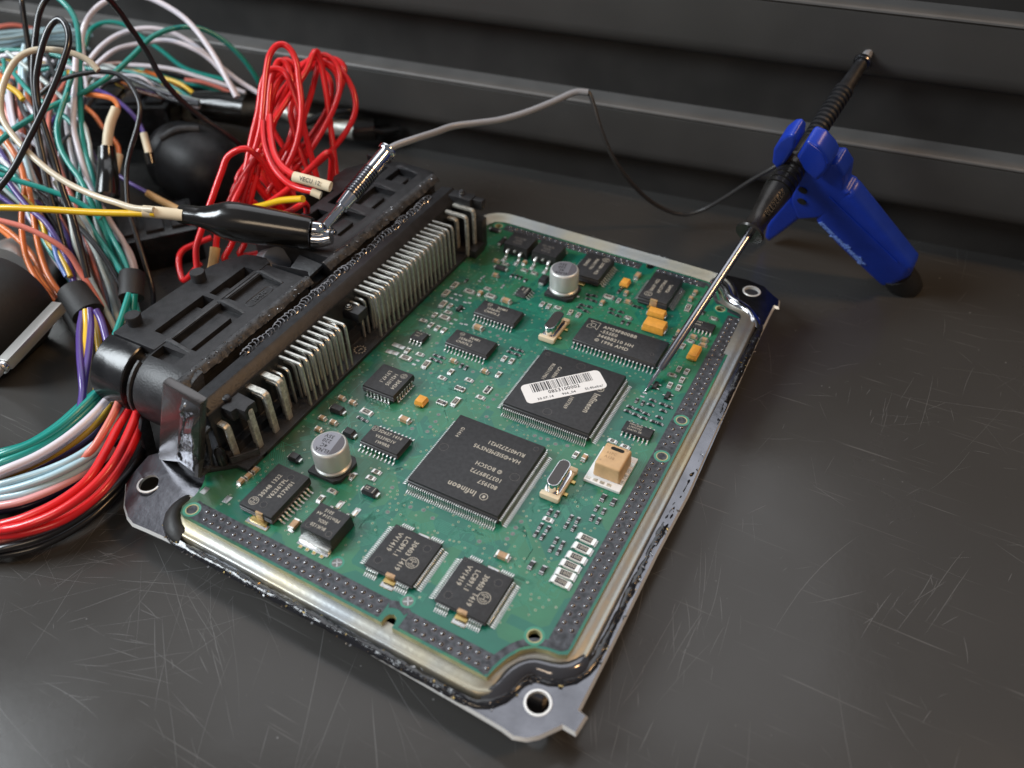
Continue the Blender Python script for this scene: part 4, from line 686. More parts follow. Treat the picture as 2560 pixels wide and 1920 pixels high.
 ('wire', 'orange', 0.9953831661195691, [(-248.6, 82.6, 24.7), (-247.7, 63.8, 18.8), (-236.1, 48.8, 10.8), (-208.1, 40.9, 1.2), (-180.2, 33.1, -8.3), (-167.1, 23.8, -11.6), (-153.2, 14.1, -13.0)],
  'orange wire deep in the tangle of the harness', 'thin wires deep in the harness tangle'),
 ('wire', 'black', 0.9600926439994557, [(-257.8, 87.1, 40.8), (-238.0, 73.9, 30.2), (-218.0, 61.9, 20.6), (-195.8, 39.6, 0.1), (-183.7, 27.4, -5.6), (-170.9, 17.8, -9.1), (-158.7, 9.1, -11.5)],
  'black wire deep in the tangle of the harness', 'thin wires deep in the harness tangle'),
 ('wire', 'white', 0.767949608786124, [(-248.4, 95.1, 39.6), (-231.8, 81.3, 30.9), (-223.6, 66.1, 25.2), (-200.3, 38.9, 0.2), (-191.5, 24.3, -5.2), (-177.5, 14.3, -9.0), (-164.8, 5.3, -11.1)],
  'white wire deep in the tangle of the harness', 'thin wires deep in the harness tangle'),
 ('wire', 'teal', 0.8982965950443204, [(-267.9, 83.5, 35.5), (-252.3, 66.8, 26.5), (-230.0, 49.5, 13.5), (-197.1, 39.2, 1.5), (-170.1, 31.3, -5.1), (-157.2, 21.1, -6.5), (-144.2, 11.2, -7.7)],
  'teal wire deep in the tangle of the harness', 'thin wires deep in the harness tangle'),
 ('wire', 'grey', 0.9968953251135122, [(-238.6, 79.6, 33.1), (-235.3, 66.5, 29.5), (-227.0, 53.0, 23.1), (-198.0, 36.4, 2.8), (-172.8, 30.3, -5.4), (-162.2, 21.6, -8.6), (-151.4, 13.0, -11.6)],
  'dark grey wire deep in the tangle of the harness', 'thin wires deep in the harness tangle'),
 ('wire', 'white', 0.8712484936090968, [(-247.2, 60.5, 41.7), (-235.8, 50.3, 33.9), (-225.4, 42.7, 29.2), (-198.1, 26.2, 7.1), (-182.9, 19.3, 0.5), (-171.5, 11.4, -5.1), (-162.2, 3.9, -9.2)],
  'white wire deep in the tangle of the harness', 'thin wires deep in the harness tangle'),
 ('wire', 'white', 0.9342631913477436, [(-232.5, 69.6, 40.0), (-225.2, 57.0, 32.5), (-220.9, 47.3, 29.2), (-194.0, 31.2, 8.1), (-177.1, 23.4, 0.0), (-165.2, 15.4, -5.6), (-156.1, 7.6, -9.5)],
  'white wire deep in the tangle of the harness', 'thin wires deep in the harness tangle'),
 ('wire', 'grey', 0.8012399858615369, [(-261.9, 70.2, 34.0), (-241.7, 58.4, 23.9), (-221.8, 52.2, 19.3), (-195.6, 35.3, 1.3), (-181.3, 27.1, -2.4), (-168.4, 16.6, -7.4), (-156.7, 8.0, -10.0)],
  'dark grey wire deep in the tangle of the harness', 'thin wires deep in the harness tangle'),
 ('wire', 'black', 0.9524434907091681, [(-246.3, 70.1, 41.4), (-227.8, 67.2, 36.0), (-210.0, 58.3, 25.5), (-195.3, 36.4, 4.1), (-186.4, 24.8, -4.5), (-176.5, 16.6, -10.2), (-165.2, 7.9, -13.0)],
  'black wire deep in the tangle of the harness', 'thin wires deep in the harness tangle'),
 ('wire', 'black', 0.9842551042951023, [(-259.4, 91.9, 35.5), (-252.0, 74.5, 28.7), (-237.2, 58.8, 19.5), (-204.6, 42.6, 0.8), (-177.2, 34.0, -8.0), (-163.6, 24.3, -10.8), (-150.6, 15.1, -12.7)],
  'black wire deep in the tangle of the harness', 'thin wires deep in the harness tangle'),
 ('wire', 'black', 0.7561642547590939, [(-245.4, 73.2, 40.3), (-226.4, 62.7, 29.3), (-213.3, 49.4, 18.8), (-196.8, 33.4, 3.8), (-186.8, 22.8, -2.6), (-176.4, 13.4, -8.0), (-165.8, 5.8, -11.8)],
  'black wire deep in the tangle of the harness', 'thin wires deep in the harness tangle'),
 ('wire', 'yellow', 0.8268259172246906, [(-250.5, 89.0, 33.0), (-232.5, 72.9, 21.0), (-215.8, 57.9, 10.8), (-203.9, 40.2, 0.6), (-192.6, 26.3, -5.7), (-179.6, 15.2, -10.3), (-166.8, 6.4, -12.6)],
  'yellow wire deep in the tangle of the harness', 'thin wires deep in the harness tangle'),
 ('wire', 'white', 0.797162926058942, [(-245.4, 56.4, 36.0), (-233.3, 46.8, 28.9), (-217.3, 43.6, 26.1), (-191.3, 30.6, 8.5), (-171.2, 23.2, -0.5), (-160.2, 16.3, -4.4), (-150.8, 8.6, -8.3)],
  'white wire deep in the tangle of the harness', 'thin wires deep in the harness tangle'),
 ('wire', 'purple', 0.7553763538432752, [(-250.9, 86.7, 30.0), (-238.4, 74.5, 25.3), (-224.9, 63.2, 20.8), (-197.7, 40.0, -2.1), (-180.8, 29.9, -7.1), (-168.5, 19.9, -9.6), (-155.1, 11.1, -11.6)],
  'purple wire deep in the tangle of the harness', 'thin wires deep in the harness tangle'),
 ('wire', 'black', 0.7560880600203732, [(-252.0, 72.8, 38.3), (-237.7, 54.7, 23.7), (-231.6, 38.8, 15.6), (-201.2, 33.7, 5.0), (-177.9, 27.2, -3.1), (-165.3, 18.6, -7.7), (-154.2, 10.6, -10.9)],
  'black wire deep in the tangle of the harness', 'thin wires deep in the harness tangle'),
 ('wire', 'teal', 0.8216976120073809, [(-254.8, 79.0, 30.4), (-235.3, 72.4, 27.2), (-216.2, 64.6, 23.1), (-196.2, 38.9, 1.3), (-183.6, 26.6, -3.7), (-168.2, 17.0, -7.6), (-156.2, 7.7, -9.6)],
  'teal wire deep in the tangle of the harness', 'thin wires deep in the harness tangle'),
 ('wire', 'palegrey', 0.8506372962510304, [(-248.0, 65.0, 49.4), (-222.0, 61.7, 40.3), (-202.0, 55.6, 31.7), (-183.3, 33.8, 8.8), (-170.1, 25.0, 1.2), (-160.1, 16.5, -4.5), (-151.3, 8.9, -8.7)],
  'pale grey wire deep in the tangle of the harness', 'thin wires deep in the harness tangle'),
 ('wire', 'purple', 0.7735028762613092, [(-259.0, 72.5, 33.3), (-243.2, 59.8, 25.1), (-218.0, 51.8, 16.5), (-191.3, 41.7, 5.1), (-169.4, 30.9, -4.5), (-158.6, 21.2, -7.1), (-146.5, 12.6, -9.5)],
  'purple wire deep in the tangle of the harness', 'thin wires deep in the harness tangle'),
 ('wire', 'orange', 0.9829689311708844, [(-250.5, 74.7, 39.5), (-236.3, 65.5, 33.0), (-220.9, 51.1, 20.9), (-195.5, 36.8, 3.6), (-178.3, 27.3, -4.7), (-165.9, 19.8, -8.7), (-155.8, 11.5, -12.2)],
  'orange wire deep in the tangle of the harness', 'thin wires deep in the harness tangle'),
 ('wire', 'paleblue', 0.8291586643778528, [(-247.3, 85.2, 39.2), (-237.1, 61.6, 22.5), (-234.4, 41.3, 12.8), (-209.9, 33.1, 3.4), (-193.5, 23.0, -3.6), (-180.4, 12.8, -9.0), (-168.2, 4.8, -12.0)],
  'pale blue wire deep in the tangle of the harness', 'thin wires deep in the harness tangle'),
 ('wire', 'grey', 0.8669753308107276, [(-214.8, 68.0, 36.5), (-210.6, 57.1, 29.2), (-210.4, 48.2, 25.9), (-194.3, 31.9, 7.2), (-185.6, 22.3, -1.2), (-177.4, 13.6, -8.5), (-167.5, 6.8, -13.1)],
  'dark grey wire deep in the tangle of the harness', 'thin wires deep in the harness tangle'),
 ('wire', 'white', 0.8320060399727943, [(-245.4, 76.9, 24.6), (-230.9, 66.1, 18.5), (-218.4, 57.4, 15.6), (-195.7, 44.3, 3.2), (-180.9, 31.1, -5.2), (-168.7, 20.4, -10.0), (-156.4, 11.9, -12.6)],
  'white wire deep in the tangle of the harness', 'thin wires deep in the harness tangle'),
 ('wire', 'black', 0.8967699756154247, [(-256.5, 87.3, 29.6), (-241.8, 72.9, 23.4), (-234.6, 56.1, 18.8), (-209.7, 34.8, 0.6), (-191.1, 22.7, -5.4), (-175.2, 13.2, -7.6), (-161.6, 3.6, -8.7)],
  'black wire deep in the tangle of the harness', 'thin wires deep in the harness tangle'),
 ('wire', 'white', 0.9772912002555894, [(-242.9, 59.8, 37.4), (-225.7, 53.0, 28.0), (-215.3, 42.3, 18.6), (-197.3, 32.2, 5.6), (-187.6, 20.8, -4.1), (-177.2, 14.7, -9.2), (-167.4, 6.7, -13.0)],
  'white wire deep in the tangle of the harness', 'thin wires deep in the harness tangle'),
 ('wire', 'salmon', 0.9578824313738191, [(-242.0, 62.4, 40.6), (-231.2, 49.0, 30.1), (-218.9, 37.5, 20.6), (-195.8, 28.8, 8.0), (-180.7, 21.6, 1.3), (-169.8, 12.5, -5.2), (-160.2, 5.2, -9.4)],
  'salmon pink wire deep in the tangle of the harness', 'thin wires deep in the harness tangle'),
 ('wire', 'teal', 0.9599937961245743, [(-244.5, 62.2, 42.7), (-231.3, 58.1, 38.4), (-207.6, 55.2, 29.7), (-193.6, 32.9, 7.6), (-187.9, 20.6, -0.6), (-177.7, 12.0, -7.6), (-168.8, 5.1, -12.4)],
  'teal wire deep in the tangle of the harness', 'thin wires deep in the harness tangle'),
 ('wire', 'teal', 0.8395016959288614, [(-264.1, 71.8, 41.5), (-245.0, 54.1, 26.4), (-225.6, 43.2, 17.8), (-201.5, 33.4, 7.7), (-178.2, 23.2, -2.4), (-165.9, 14.6, -5.3), (-153.7, 6.3, -7.7)],
  'teal wire deep in the tangle of the harness', 'thin wires deep in the harness tangle'),
 ('wire', 'paleblue', 0.9713614768121998,
  [(-413.3, 37.1, -11.4), (-386.4, 43.1, -11.4), (-359.0, 51.0, -11.4), (-331.0, 61.3, -10.1), (-303.1, 74.6, -2.0), (-287.4, 84.3, 1.0), (-272.4, 89.9, 0.5), (-263.5, 114.5, 21.3),
   (-251.4, 117.3, 19.7), (-236.4, 119.5, 15.9), (-217.5, 123.9, 12.2)],
  'pale blue wire deep in the tangle of the harness', 'thin wires deep in the harness tangle'),
 ('wire', 'teal', 0.7668336910989338,
  [(-426.3, 49.4, -12.4), (-400.5, 58.2, -12.4), (-374.3, 68.6, -8.2), (-347.7, 81.1, 4.6), (-321.1, 96.0, 14.3), (-311.2, 102.8, 17.6), (-294.6, 108.3, 16.1), (-269.6, 119.3, 15.5),
   (-253.7, 123.2, 12.9), (-241.8, 124.9, 10.3), (-224.4, 129.3, 7.3)],
  'teal wire deep in the tangle of the harness', 'thin wires deep in the harness tangle'),
 ('wire', 'white', 0.9284047390850072,
  [(-441.4, 59.5, -11.5), (-413.2, 65.7, -11.5), (-383.9, 72.0, -11.5), (-353.5, 78.3, -11.5), (-322.3, 84.6, -10.6), (-308.1, 87.3, -13.1), (-290.4, 104.2, -4.6), (-281.1, 122.1, 9.5),
   (-269.5, 131.2, 14.1), (-251.7, 131.6, 7.2), (-232.4, 136.1, 3.4)],
  'white wire deep in the tangle of the harness', 'thin wires deep in the harness tangle'),
 ('wire', 'teal', 0.8535391001680035,
  [(-410.3, 60.4, -4.4), (-381.9, 65.3, 9.5), (-352.4, 70.4, 20.7), (-321.8, 75.7, 28.3), (-290.4, 81.4, 31.1), (-278.0, 83.7, 28.7), (-258.5, 95.5, 31.8), (-245.6, 98.9, 30.3), (-231.4, 103.0, 28.7),
   (-217.3, 104.4, 24.7), (-199.5, 108.8, 21.6)],
  'teal wire deep in the tangle of the harness', 'thin wires deep in the harness tangle'),
 ('wire', 'paleblue', 0.8025896515179847,
  [(-423.7, 49.2, -11.6), (-398.0, 56.7, -11.6), (-372.2, 66.5, -11.6), (-346.4, 79.2, 2.0), (-321.3, 95.7, 13.1), (-308.0, 107.5, 19.4), (-289.0, 112.8, 16.5), (-277.5, 114.9, 14.5),
   (-256.4, 123.7, 13.8), (-245.1, 125.5, 11.7), (-224.7, 129.3, 6.6)],
  'pale blue wire deep in the tangle of the harness', 'thin wires deep in the harness tangle'),
 ('wire', 'white', 0.9794830196760665,
  [(-425.6, 54.5, -11.4), (-397.1, 60.1, -11.4), (-367.5, 65.5, -11.4), (-336.7, 70.8, -4.6), (-305.1, 75.6, -2.7), (-292.0, 77.3, -6.0), (-277.3, 90.6, 1.0), (-271.3, 113.9, 22.0),
   (-251.3, 119.2, 18.5), (-237.9, 121.6, 15.9), (-218.8, 124.8, 10.9)],
  'white wire deep in the tangle of the harness', 'thin wires deep in the harness tangle'),
 ('wire', 'white', 0.9961816033131559,
  [(-396.8, 37.4, -11.4), (-370.4, 46.4, 2.3), (-343.3, 56.5, 16.1), (-315.6, 67.9, 27.2), (-287.3, 80.9, 34.7), (-276.0, 86.8, 36.4), (-262.1, 90.3, 34.5), (-240.6, 95.3, 30.1),
   (-224.2, 102.6, 30.3), (-213.8, 101.7, 26.0), (-195.9, 105.2, 22.0)],
  'white wire deep in the tangle of the harness', 'thin wires deep in the harness tangle'),
 ('wire', 'white', 0.9930022234653537,
  [(-438.1, 57.3, -11.4), (-411.8, 66.6, -11.4), (-384.8, 77.1, -2.5), (-357.1, 89.1, 8.4), (-329.1, 102.7, 15.6), (-312.6, 111.9, 17.7), (-296.9, 117.0, 16.4), (-276.3, 123.5, 13.8),
   (-262.8, 128.3, 13.3), (-245.9, 130.2, 8.3), (-229.0, 132.9, 4.0)],
  'white wire deep in the tangle of the harness', 'thin wires deep in the harness tangle'),
 ('wire', 'brown', 0.9241869066122472,
  [(-444.9, 67.4, -11.5), (-417.7, 73.8, -11.5), (-389.7, 81.5, -6.2), (-361.1, 91.0, 4.5), (-332.1, 102.7, 11.3), (-318.9, 109.2, 12.5), (-299.4, 119.6, 14.2), (-279.4, 124.4, 10.3),
   (-270.2, 128.2, 11.2), (-248.0, 133.2, 6.3), (-232.3, 135.7, 2.5)],
  'brown wire deep in the tangle of the harness', 'thin wires deep in the harness tangle'),
 ('wire', 'brown', 0.8141205328696514,
  [(-400.0, 37.2, -11.6), (-372.2, 42.8, -11.6), (-343.6, 49.5, -2.0), (-314.2, 57.7, 7.5), (-284.2, 67.7, 12.7), (-267.2, 74.5, 12.2), (-257.6, 84.5, 18.8), (-249.0, 98.1, 29.2),
   (-232.3, 100.9, 25.1), (-215.3, 104.9, 22.1), (-200.7, 109.8, 21.1)],
  'brown wire deep in the tangle of the harness', 'thin wires deep in the harness tangle'),
 ('wire', 'orange', 0.8831731432964973,
  [(-419.6, 49.1, -11.9), (-391.9, 53.9, -11.9), (-363.4, 60.1, -11.6), (-334.2, 68.3, -1.5), (-304.6, 78.9, 4.6), (-289.2, 85.9, 5.1), (-274.0, 93.6, 6.5), (-268.2, 108.8, 20.0),
   (-246.1, 116.1, 17.3), (-232.7, 119.2, 15.3), (-216.7, 123.4, 12.9)],
  'orange wire deep in the tangle of the harness', 'thin wires deep in the harness tangle'),
 ('wire', 'grey', 0.9094259246265357,
  [(-382.0, 12.0, -12.7), (-355.9, 21.5, -12.7), (-329.2, 32.2, -10.7), (-301.9, 44.4, 0.8), (-274.3, 58.4, 8.8), (-262.0, 65.6, 11.2), (-245.3, 76.0, 14.4), (-236.0, 94.0, 28.7),
   (-228.5, 98.4, 30.9), (-212.2, 101.2, 27.0), (-195.2, 105.2, 23.9)],
  'dark grey wire deep in the tangle of the harness', 'thin wires deep in the harness tangle'),
 ('wire', 'white', 0.9436356193834499,
  [(-414.6, 39.2, -11.5), (-388.9, 49.1, -11.5), (-362.8, 60.4, -4.4), (-336.2, 73.5, 7.8), (-309.5, 88.6, 16.8), (-298.4, 96.0, 19.9), (-277.4, 105.3, 19.8), (-264.5, 111.9, 21.3),
   (-245.4, 116.3, 17.5), (-231.0, 119.4, 15.0), (-216.1, 122.5, 12.1)],
  'white wire deep in the tangle of the harness', 'thin wires deep in the harness tangle'),
 ('wire', 'white', 0.8328114660192739,
  [(-432.9, 54.6, -11.6), (-406.4, 63.7, -11.6), (-379.3, 73.8, -2.3), (-351.4, 85.3, 8.6), (-323.1, 98.3, 15.8), (-309.7, 105.3, 17.5), (-291.3, 111.6, 15.8), (-274.2, 120.0, 16.9),
   (-258.0, 126.7, 16.7), (-240.9, 128.0, 11.0), (-225.3, 130.0, 6.8)],
  'white wire deep in the tangle of the harness', 'thin wires deep in the harness tangle'),
 ('wire', 'grey', 0.9280553319421068,
  [(-413.8, 55.0, -6.6), (-386.1, 62.3, 7.7), (-357.4, 70.0, 19.5), (-327.6, 78.2, 28.1), (-297.1, 86.9, 32.1), (-281.3, 91.6, 30.4), (-268.8, 93.0, 27.1), (-246.8, 103.1, 27.2),
   (-233.7, 107.8, 26.8), (-222.2, 109.4, 24.4), (-203.0, 111.1, 17.9)],
  'dark grey wire deep in the tangle of the harness', 'thin wires deep in the harness tangle'),
 ('wire', 'brown', 0.9500951562738702,
  [(-427.3, 61.5, -11.4), (-398.8, 65.4, -11.4), (-369.2, 69.8, -6.7), (-338.6, 74.9, 1.2), (-307.3, 80.8, 4.2), (-292.6, 84.0, 1.6), (-282.0, 94.0, 7.5), (-262.9, 112.3, 17.0), (-247.1, 120.4, 18.4),
   (-237.0, 119.8, 14.6), (-217.8, 123.4, 9.9)],
  'brown wire deep in the tangle of the harness', 'thin wires deep in the harness tangle'),
 ('wire', 'palegrey', 0.9438700329428926,
  [(-398.6, 47.7, -12.3), (-370.0, 49.0, -12.3), (-340.3, 51.3, -4.7), (-309.6, 55.0, 3.5), (-278.2, 60.4, 7.0), (-264.7, 63.6, 5.0), (-251.3, 73.5, 9.4), (-241.4, 99.0, 30.5), (-226.2, 102.3, 27.6),
   (-216.1, 103.8, 25.9), (-198.4, 108.0, 22.6)],
  'pale grey wire deep in the tangle of the harness', 'thin wires deep in the harness tangle'),
 ('wire', 'palegrey', 0.9897912481735027,
  [(-412.6, 36.7, -12.2), (-386.1, 42.3, -12.2), (-359.3, 50.3, -12.2), (-332.2, 61.4, -11.9), (-305.6, 76.3, -2.2), (-289.4, 88.7, 3.1), (-277.2, 97.5, 7.1), (-271.2, 114.5, 22.2),
   (-248.8, 120.8, 18.5), (-235.9, 119.2, 12.1), (-218.7, 124.5, 10.2)],
  'pale grey wire deep in the tangle of the harness', 'thin wires deep in the harness tangle'),
 ('wire', 'purple', 0.9750003253403514,
  [(-419.0, 62.0, -11.4), (-391.5, 63.7, -11.4), (-363.3, 68.0, -1.1), (-334.5, 75.4, 10.7), (-305.7, 86.8, 18.7), (-291.1, 95.3, 21.2), (-275.6, 97.2, 16.9), (-259.9, 112.0, 24.8),
   (-242.7, 113.4, 19.1), (-228.2, 115.4, 15.4), (-213.3, 120.4, 14.3)],
  'purple wire deep in the tangle of the harness', 'thin wires deep in the harness tangle'),
 ('wire', 'teal', 0.7794209429240425,
  [(-423.6, 58.4, -12.4), (-395.3, 64.0, -7.9), (-366.1, 70.1, 3.6), (-335.8, 76.8, 11.5), (-304.8, 84.1, 14.6), (-286.1, 88.9, 11.4), (-274.8, 96.7, 14.9), (-263.3, 107.9, 21.5),
   (-247.9, 116.1, 23.4), (-227.9, 117.8, 16.4), (-213.3, 119.8, 12.8)],
  'teal wire deep in the tangle of the harness', 'thin wires deep in the harness tangle'),
 ('wire', 'paleblue', 0.841699116792189,
  [(-436.6, 66.4, -11.6), (-408.5, 70.5, -11.6), (-379.6, 75.8, -6.0), (-349.7, 82.8, 3.3), (-319.4, 91.7, 8.2), (-302.0, 98.2, 7.3), (-285.6, 105.2, 7.4), (-275.3, 116.0, 14.2),
   (-255.9, 125.7, 15.3), (-241.1, 127.5, 11.3), (-225.0, 129.9, 7.2)],
  'pale blue wire deep in the tangle of the harness', 'thin wires deep in the harness tangle'),
 ('wire', 'paleblue', 0.9506275023547198,
  [(-426.8, 58.0, -11.4), (-398.6, 61.6, -11.4), (-369.4, 66.3, -11.4), (-339.4, 72.5, -3.3), (-308.7, 80.4, 1.3), (-294.6, 85.0, 0.3), (-282.5, 92.3, 2.9), (-268.7, 116.4, 20.6),
   (-256.0, 117.8, 17.4), (-235.7, 123.3, 14.0), (-220.0, 125.7, 10.0)],
  'pale blue wire deep in the tangle of the harness', 'thin wires deep in the harness tangle'),
 ('wire', 'palegrey', 0.8566768200705863,
  [(-431.3, 66.0, -12.3), (-403.7, 69.9, -12.3), (-375.4, 75.8, 0.6), (-346.5, 84.0, 11.4), (-317.3, 95.2, 18.3), (-300.8, 103.7, 19.8), (-288.3, 109.9, 21.1), (-271.1, 114.0, 18.0),
   (-254.5, 122.8, 19.8), (-234.5, 123.2, 11.6), (-220.5, 125.8, 8.8)],
  'pale grey wire deep in the tangle of the harness', 'thin wires deep in the harness tangle'),
 ('wire', 'palegrey', 0.7800222848167545,
  [(-404.0, 43.7, -12.4), (-375.9, 46.5, -12.4), (-346.9, 50.9, -9.2), (-317.0, 57.3, 0.4), (-286.7, 66.1, 5.6), (-269.8, 72.7, 5.1), (-260.8, 80.2, 9.5), (-250.4, 104.1, 28.8), (-237.6, 105.0, 25.0),
   (-219.2, 109.4, 21.6), (-204.5, 113.1, 19.3)],
  'pale grey wire deep in the tangle of the harness', 'thin wires deep in the harness tangle'),
 ('wire', 'black', 0.8516468419326741,
  [(-400.0, 51.4, -11.5), (-371.6, 54.3, -1.4), (-342.1, 58.2, 10.4), (-311.6, 63.3, 18.8), (-280.5, 69.8, 22.5), (-266.1, 73.6, 20.6), (-252.7, 83.5, 25.0), (-236.3, 94.2, 28.6),
   (-223.7, 100.7, 30.2), (-208.8, 101.0, 24.6), (-195.1, 104.8, 23.1)],
  'black wire deep in the tangle of the harness', 'thin wires deep in the harness tangle'),
 ('wire', 'yellow', 0.9761973650805307,
  [(-407.5, 24.1, -11.8), (-381.9, 34.3, -11.8), (-355.9, 46.0, -11.8), (-329.5, 59.5, -9.5), (-303.1, 75.2, -0.6), (-286.8, 86.7, 3.9), (-272.1, 91.1, 2.3), (-266.3, 112.7, 21.8),
   (-251.5, 113.6, 17.0), (-236.1, 120.6, 17.6), (-217.2, 123.9, 12.8)],
  'yellow wire deep in the tangle of the harness', 'thin wires deep in the harness tangle'),
 ('wire', 'paleblue', 0.8923781275523619,
  [(-419.1, 54.4, -11.5), (-392.0, 59.8, -11.5), (-364.4, 66.9, -1.3), (-336.1, 76.2, 10.5), (-307.6, 88.2, 18.7), (-297.3, 93.8, 20.7), (-278.0, 103.5, 21.8), (-262.4, 111.7, 23.5),
   (-245.0, 115.6, 20.1), (-231.5, 115.8, 15.2), (-214.0, 120.4, 12.4)],
  'pale blue wire deep in the tangle of the harness', 'thin wires deep in the harness tangle'),
 ('wire', 'palegrey', 0.7878317311039749,
  [(-414.0, 58.4, -12.4), (-385.8, 60.7, -11.7), (-356.6, 64.4, 0.9), (-326.5, 69.9, 10.2), (-295.8, 77.6, 15.2), (-282.5, 82.1, 14.6), (-271.0, 90.2, 18.3), (-253.1, 105.6, 25.6),
   (-242.2, 107.9, 24.1), (-221.2, 113.1, 20.0), (-207.2, 114.8, 16.3)],
  'pale grey wire deep in the tangle of the harness', 'thin wires deep in the harness tangle'),
 ('wire', 'black', 0.8899512451232637,
  [(-426.5, 73.9, -11.0), (-398.0, 76.8, 3.3), (-368.5, 80.6, 15.1), (-338.0, 85.6, 23.5), (-306.9, 91.9, 27.2), (-292.5, 95.6, 25.3), (-276.7, 103.4, 26.4), (-258.4, 110.8, 25.9),
   (-240.6, 114.0, 21.5), (-226.8, 115.0, 17.4), (-211.4, 118.6, 14.6)],
  'black wire deep in the tangle of the harness', 'thin wires deep in the harness tangle'),
 ('wire', 'teal', 0.9174441799169593,
  [(-428.3, 62.2, -12.3), (-401.0, 69.3, -0.9), (-372.9, 77.4, 12.0), (-343.9, 86.8, 22.0), (-314.4, 97.7, 27.8), (-299.6, 104.0, 28.1), (-282.6, 109.3, 26.3), (-265.0, 109.4, 19.1),
   (-248.6, 118.7, 21.4), (-231.1, 122.4, 17.8), (-216.3, 122.7, 12.3)],
  'teal wire deep in the tangle of the harness', 'thin wires deep in the harness tangle'),
 ('wire', 'white', 0.8754385050731027,
  [(-344.8, 28.3, -7.1), (-315.7, 30.3, 6.1), (-285.4, 31.0, 16.3), (-254.0, 30.0, 22.6), (-222.2, 26.8, 23.6), (-207.6, 24.0, 18.8), (-196.7, 18.5, 13.4), (-181.9, 13.7, 6.6), (-170.7, 9.1, 1.7),
   (-163.6, 5.1, -0.3)],
  'white wire deep in the tangle of the harness', 'thin wires deep in the harness tangle'),
 ('wire', 'teal', 0.7594156945712709,
  [(-350.4, 50.1, -6.1), (-321.3, 48.8, 7.1), (-291.1, 45.7, 17.5), (-260.2, 40.5, 23.8), (-229.2, 32.6, 24.7), (-215.7, 27.6, 20.0), (-199.5, 21.1, 12.5), (-182.8, 14.9, 4.9), (-171.0, 9.9, 1.1),
   (-163.6, 5.1, -0.3)],
  'teal wire deep in the tangle of the harness', 'thin wires deep in the harness tangle'),
 ('wire', 'teal', 0.9714579899825362,
  [(-347.4, 32.4, -12.2), (-318.7, 33.1, -4.3), (-289.0, 32.9, 7.5), (-258.1, 31.3, 15.8), (-226.5, 27.9, 19.4), (-213.9, 25.7, 17.7), (-200.1, 22.2, 14.1), (-183.2, 15.9, 6.2), (-172.0, 9.3, 1.1),
   (-163.6, 5.1, -0.3)],
  'teal wire deep in the tangle of the harness', 'thin wires deep in the harness tangle'),
 ('wire', 'purple', 0.7698135069695857,
  [(-351.4, 61.5, -9.2), (-323.2, 55.2, 4.6), (-294.0, 48.8, 16.0), (-263.6, 42.4, 23.8), (-232.4, 36.0, 26.8), (-218.1, 33.2, 24.3), (-201.6, 22.8, 13.4), (-184.0, 16.4, 5.8), (-172.2, 9.6, 0.9),
   (-163.6, 5.1, -0.3)],
  'purple wire deep in the tangle of the harness', 'thin wires deep in the harness tangle'),
 ('wire', 'teal', 0.9948664280605717,
  [(-341.7, 21.8, -10.2), (-313.0, 24.0, 3.8), (-283.1, 25.8, 15.3), (-252.1, 26.7, 23.2), (-220.3, 26.7, 26.3), (-208.3, 26.2, 24.3), (-194.5, 18.4, 14.4), (-182.6, 12.8, 7.5), (-169.9, 9.0, 2.0),
   (-163.6, 5.1, -0.3)],
  'teal wire deep in the tangle of the harness', 'thin wires deep in the harness tangle'),
 ('wire', 'salmon', 0.9495220517750448,
  [(-353.1, 53.3, -12.3), (-324.8, 49.9, 0.7), (-295.4, 46.0, 12.7), (-264.9, 41.5, 21.3), (-233.6, 36.3, 25.5), (-220.2, 33.8, 24.2), (-200.1, 24.3, 12.8), (-183.9, 16.6, 5.1), (-171.7, 10.2, 0.7),
   (-163.6, 5.1, -0.3)],
  'salmon pink wire deep in the tangle of the harness', 'thin wires deep in the harness tangle'),
 ('wire', 'white', 0.8268078331903422,
  [(-347.7, 36.3, -4.5), (-318.7, 37.8, 8.9), (-288.5, 37.8, 19.4), (-257.3, 35.8, 26.1), (-225.6, 31.4, 27.6), (-212.7, 28.3, 23.8), (-195.1, 20.3, 12.9), (-183.6, 14.1, 7.0), (-170.7, 9.3, 1.6),
   (-163.6, 5.1, -0.3)],
  'white wire deep in the tangle of the harness', 'thin wires deep in the harness tangle'),
 ('wire', 'white', 0.928996264880005,
  [(-343.0, 21.6, -11.5), (-314.3, 24.5, 1.7), (-284.4, 26.4, 12.8), (-253.3, 27.0, 20.3), (-221.4, 25.9, 22.9), (-208.3, 24.5, 20.2), (-196.5, 19.6, 14.7), (-181.5, 15.4, 8.1), (-170.2, 9.2, 1.8),
   (-163.6, 5.1, -0.3)],
  'white wire deep in the tangle of the harness', 'thin wires deep in the harness tangle'),
 ('wire', 'brown', 0.810755659566563,
  [(-352.7, 55.3, -2.8), (-323.7, 53.0, 10.7), (-293.8, 49.5, 21.3), (-262.9, 44.2, 28.0), (-231.8, 36.9, 29.5), (-218.1, 32.5, 25.4), (-199.4, 19.8, 10.7), (-183.8, 14.9, 5.2), (-172.0, 9.5, 1.0),
   (-163.6, 5.1, -0.3)],
  'brown wire deep in the tangle of the harness', 'thin wires deep in the harness tangle'),
 ('wire', 'paleblue', 0.9800025103450336,
  [(-356.0, 49.2, -7.8), (-327.6, 47.9, 6.7), (-298.0, 46.1, 18.8), (-267.3, 43.9, 27.5), (-235.7, 41.0, 31.8), (-220.9, 39.3, 30.5), (-200.0, 24.1, 13.0), (-185.1, 15.6, 5.0), (-172.5, 9.6, 0.8),
   (-163.6, 5.1, -0.3)],
  'pale blue wire deep in the tangle of the harness', 'thin wires deep in the harness tangle'),
 ('wire', 'grey', 0.8823129854852046,
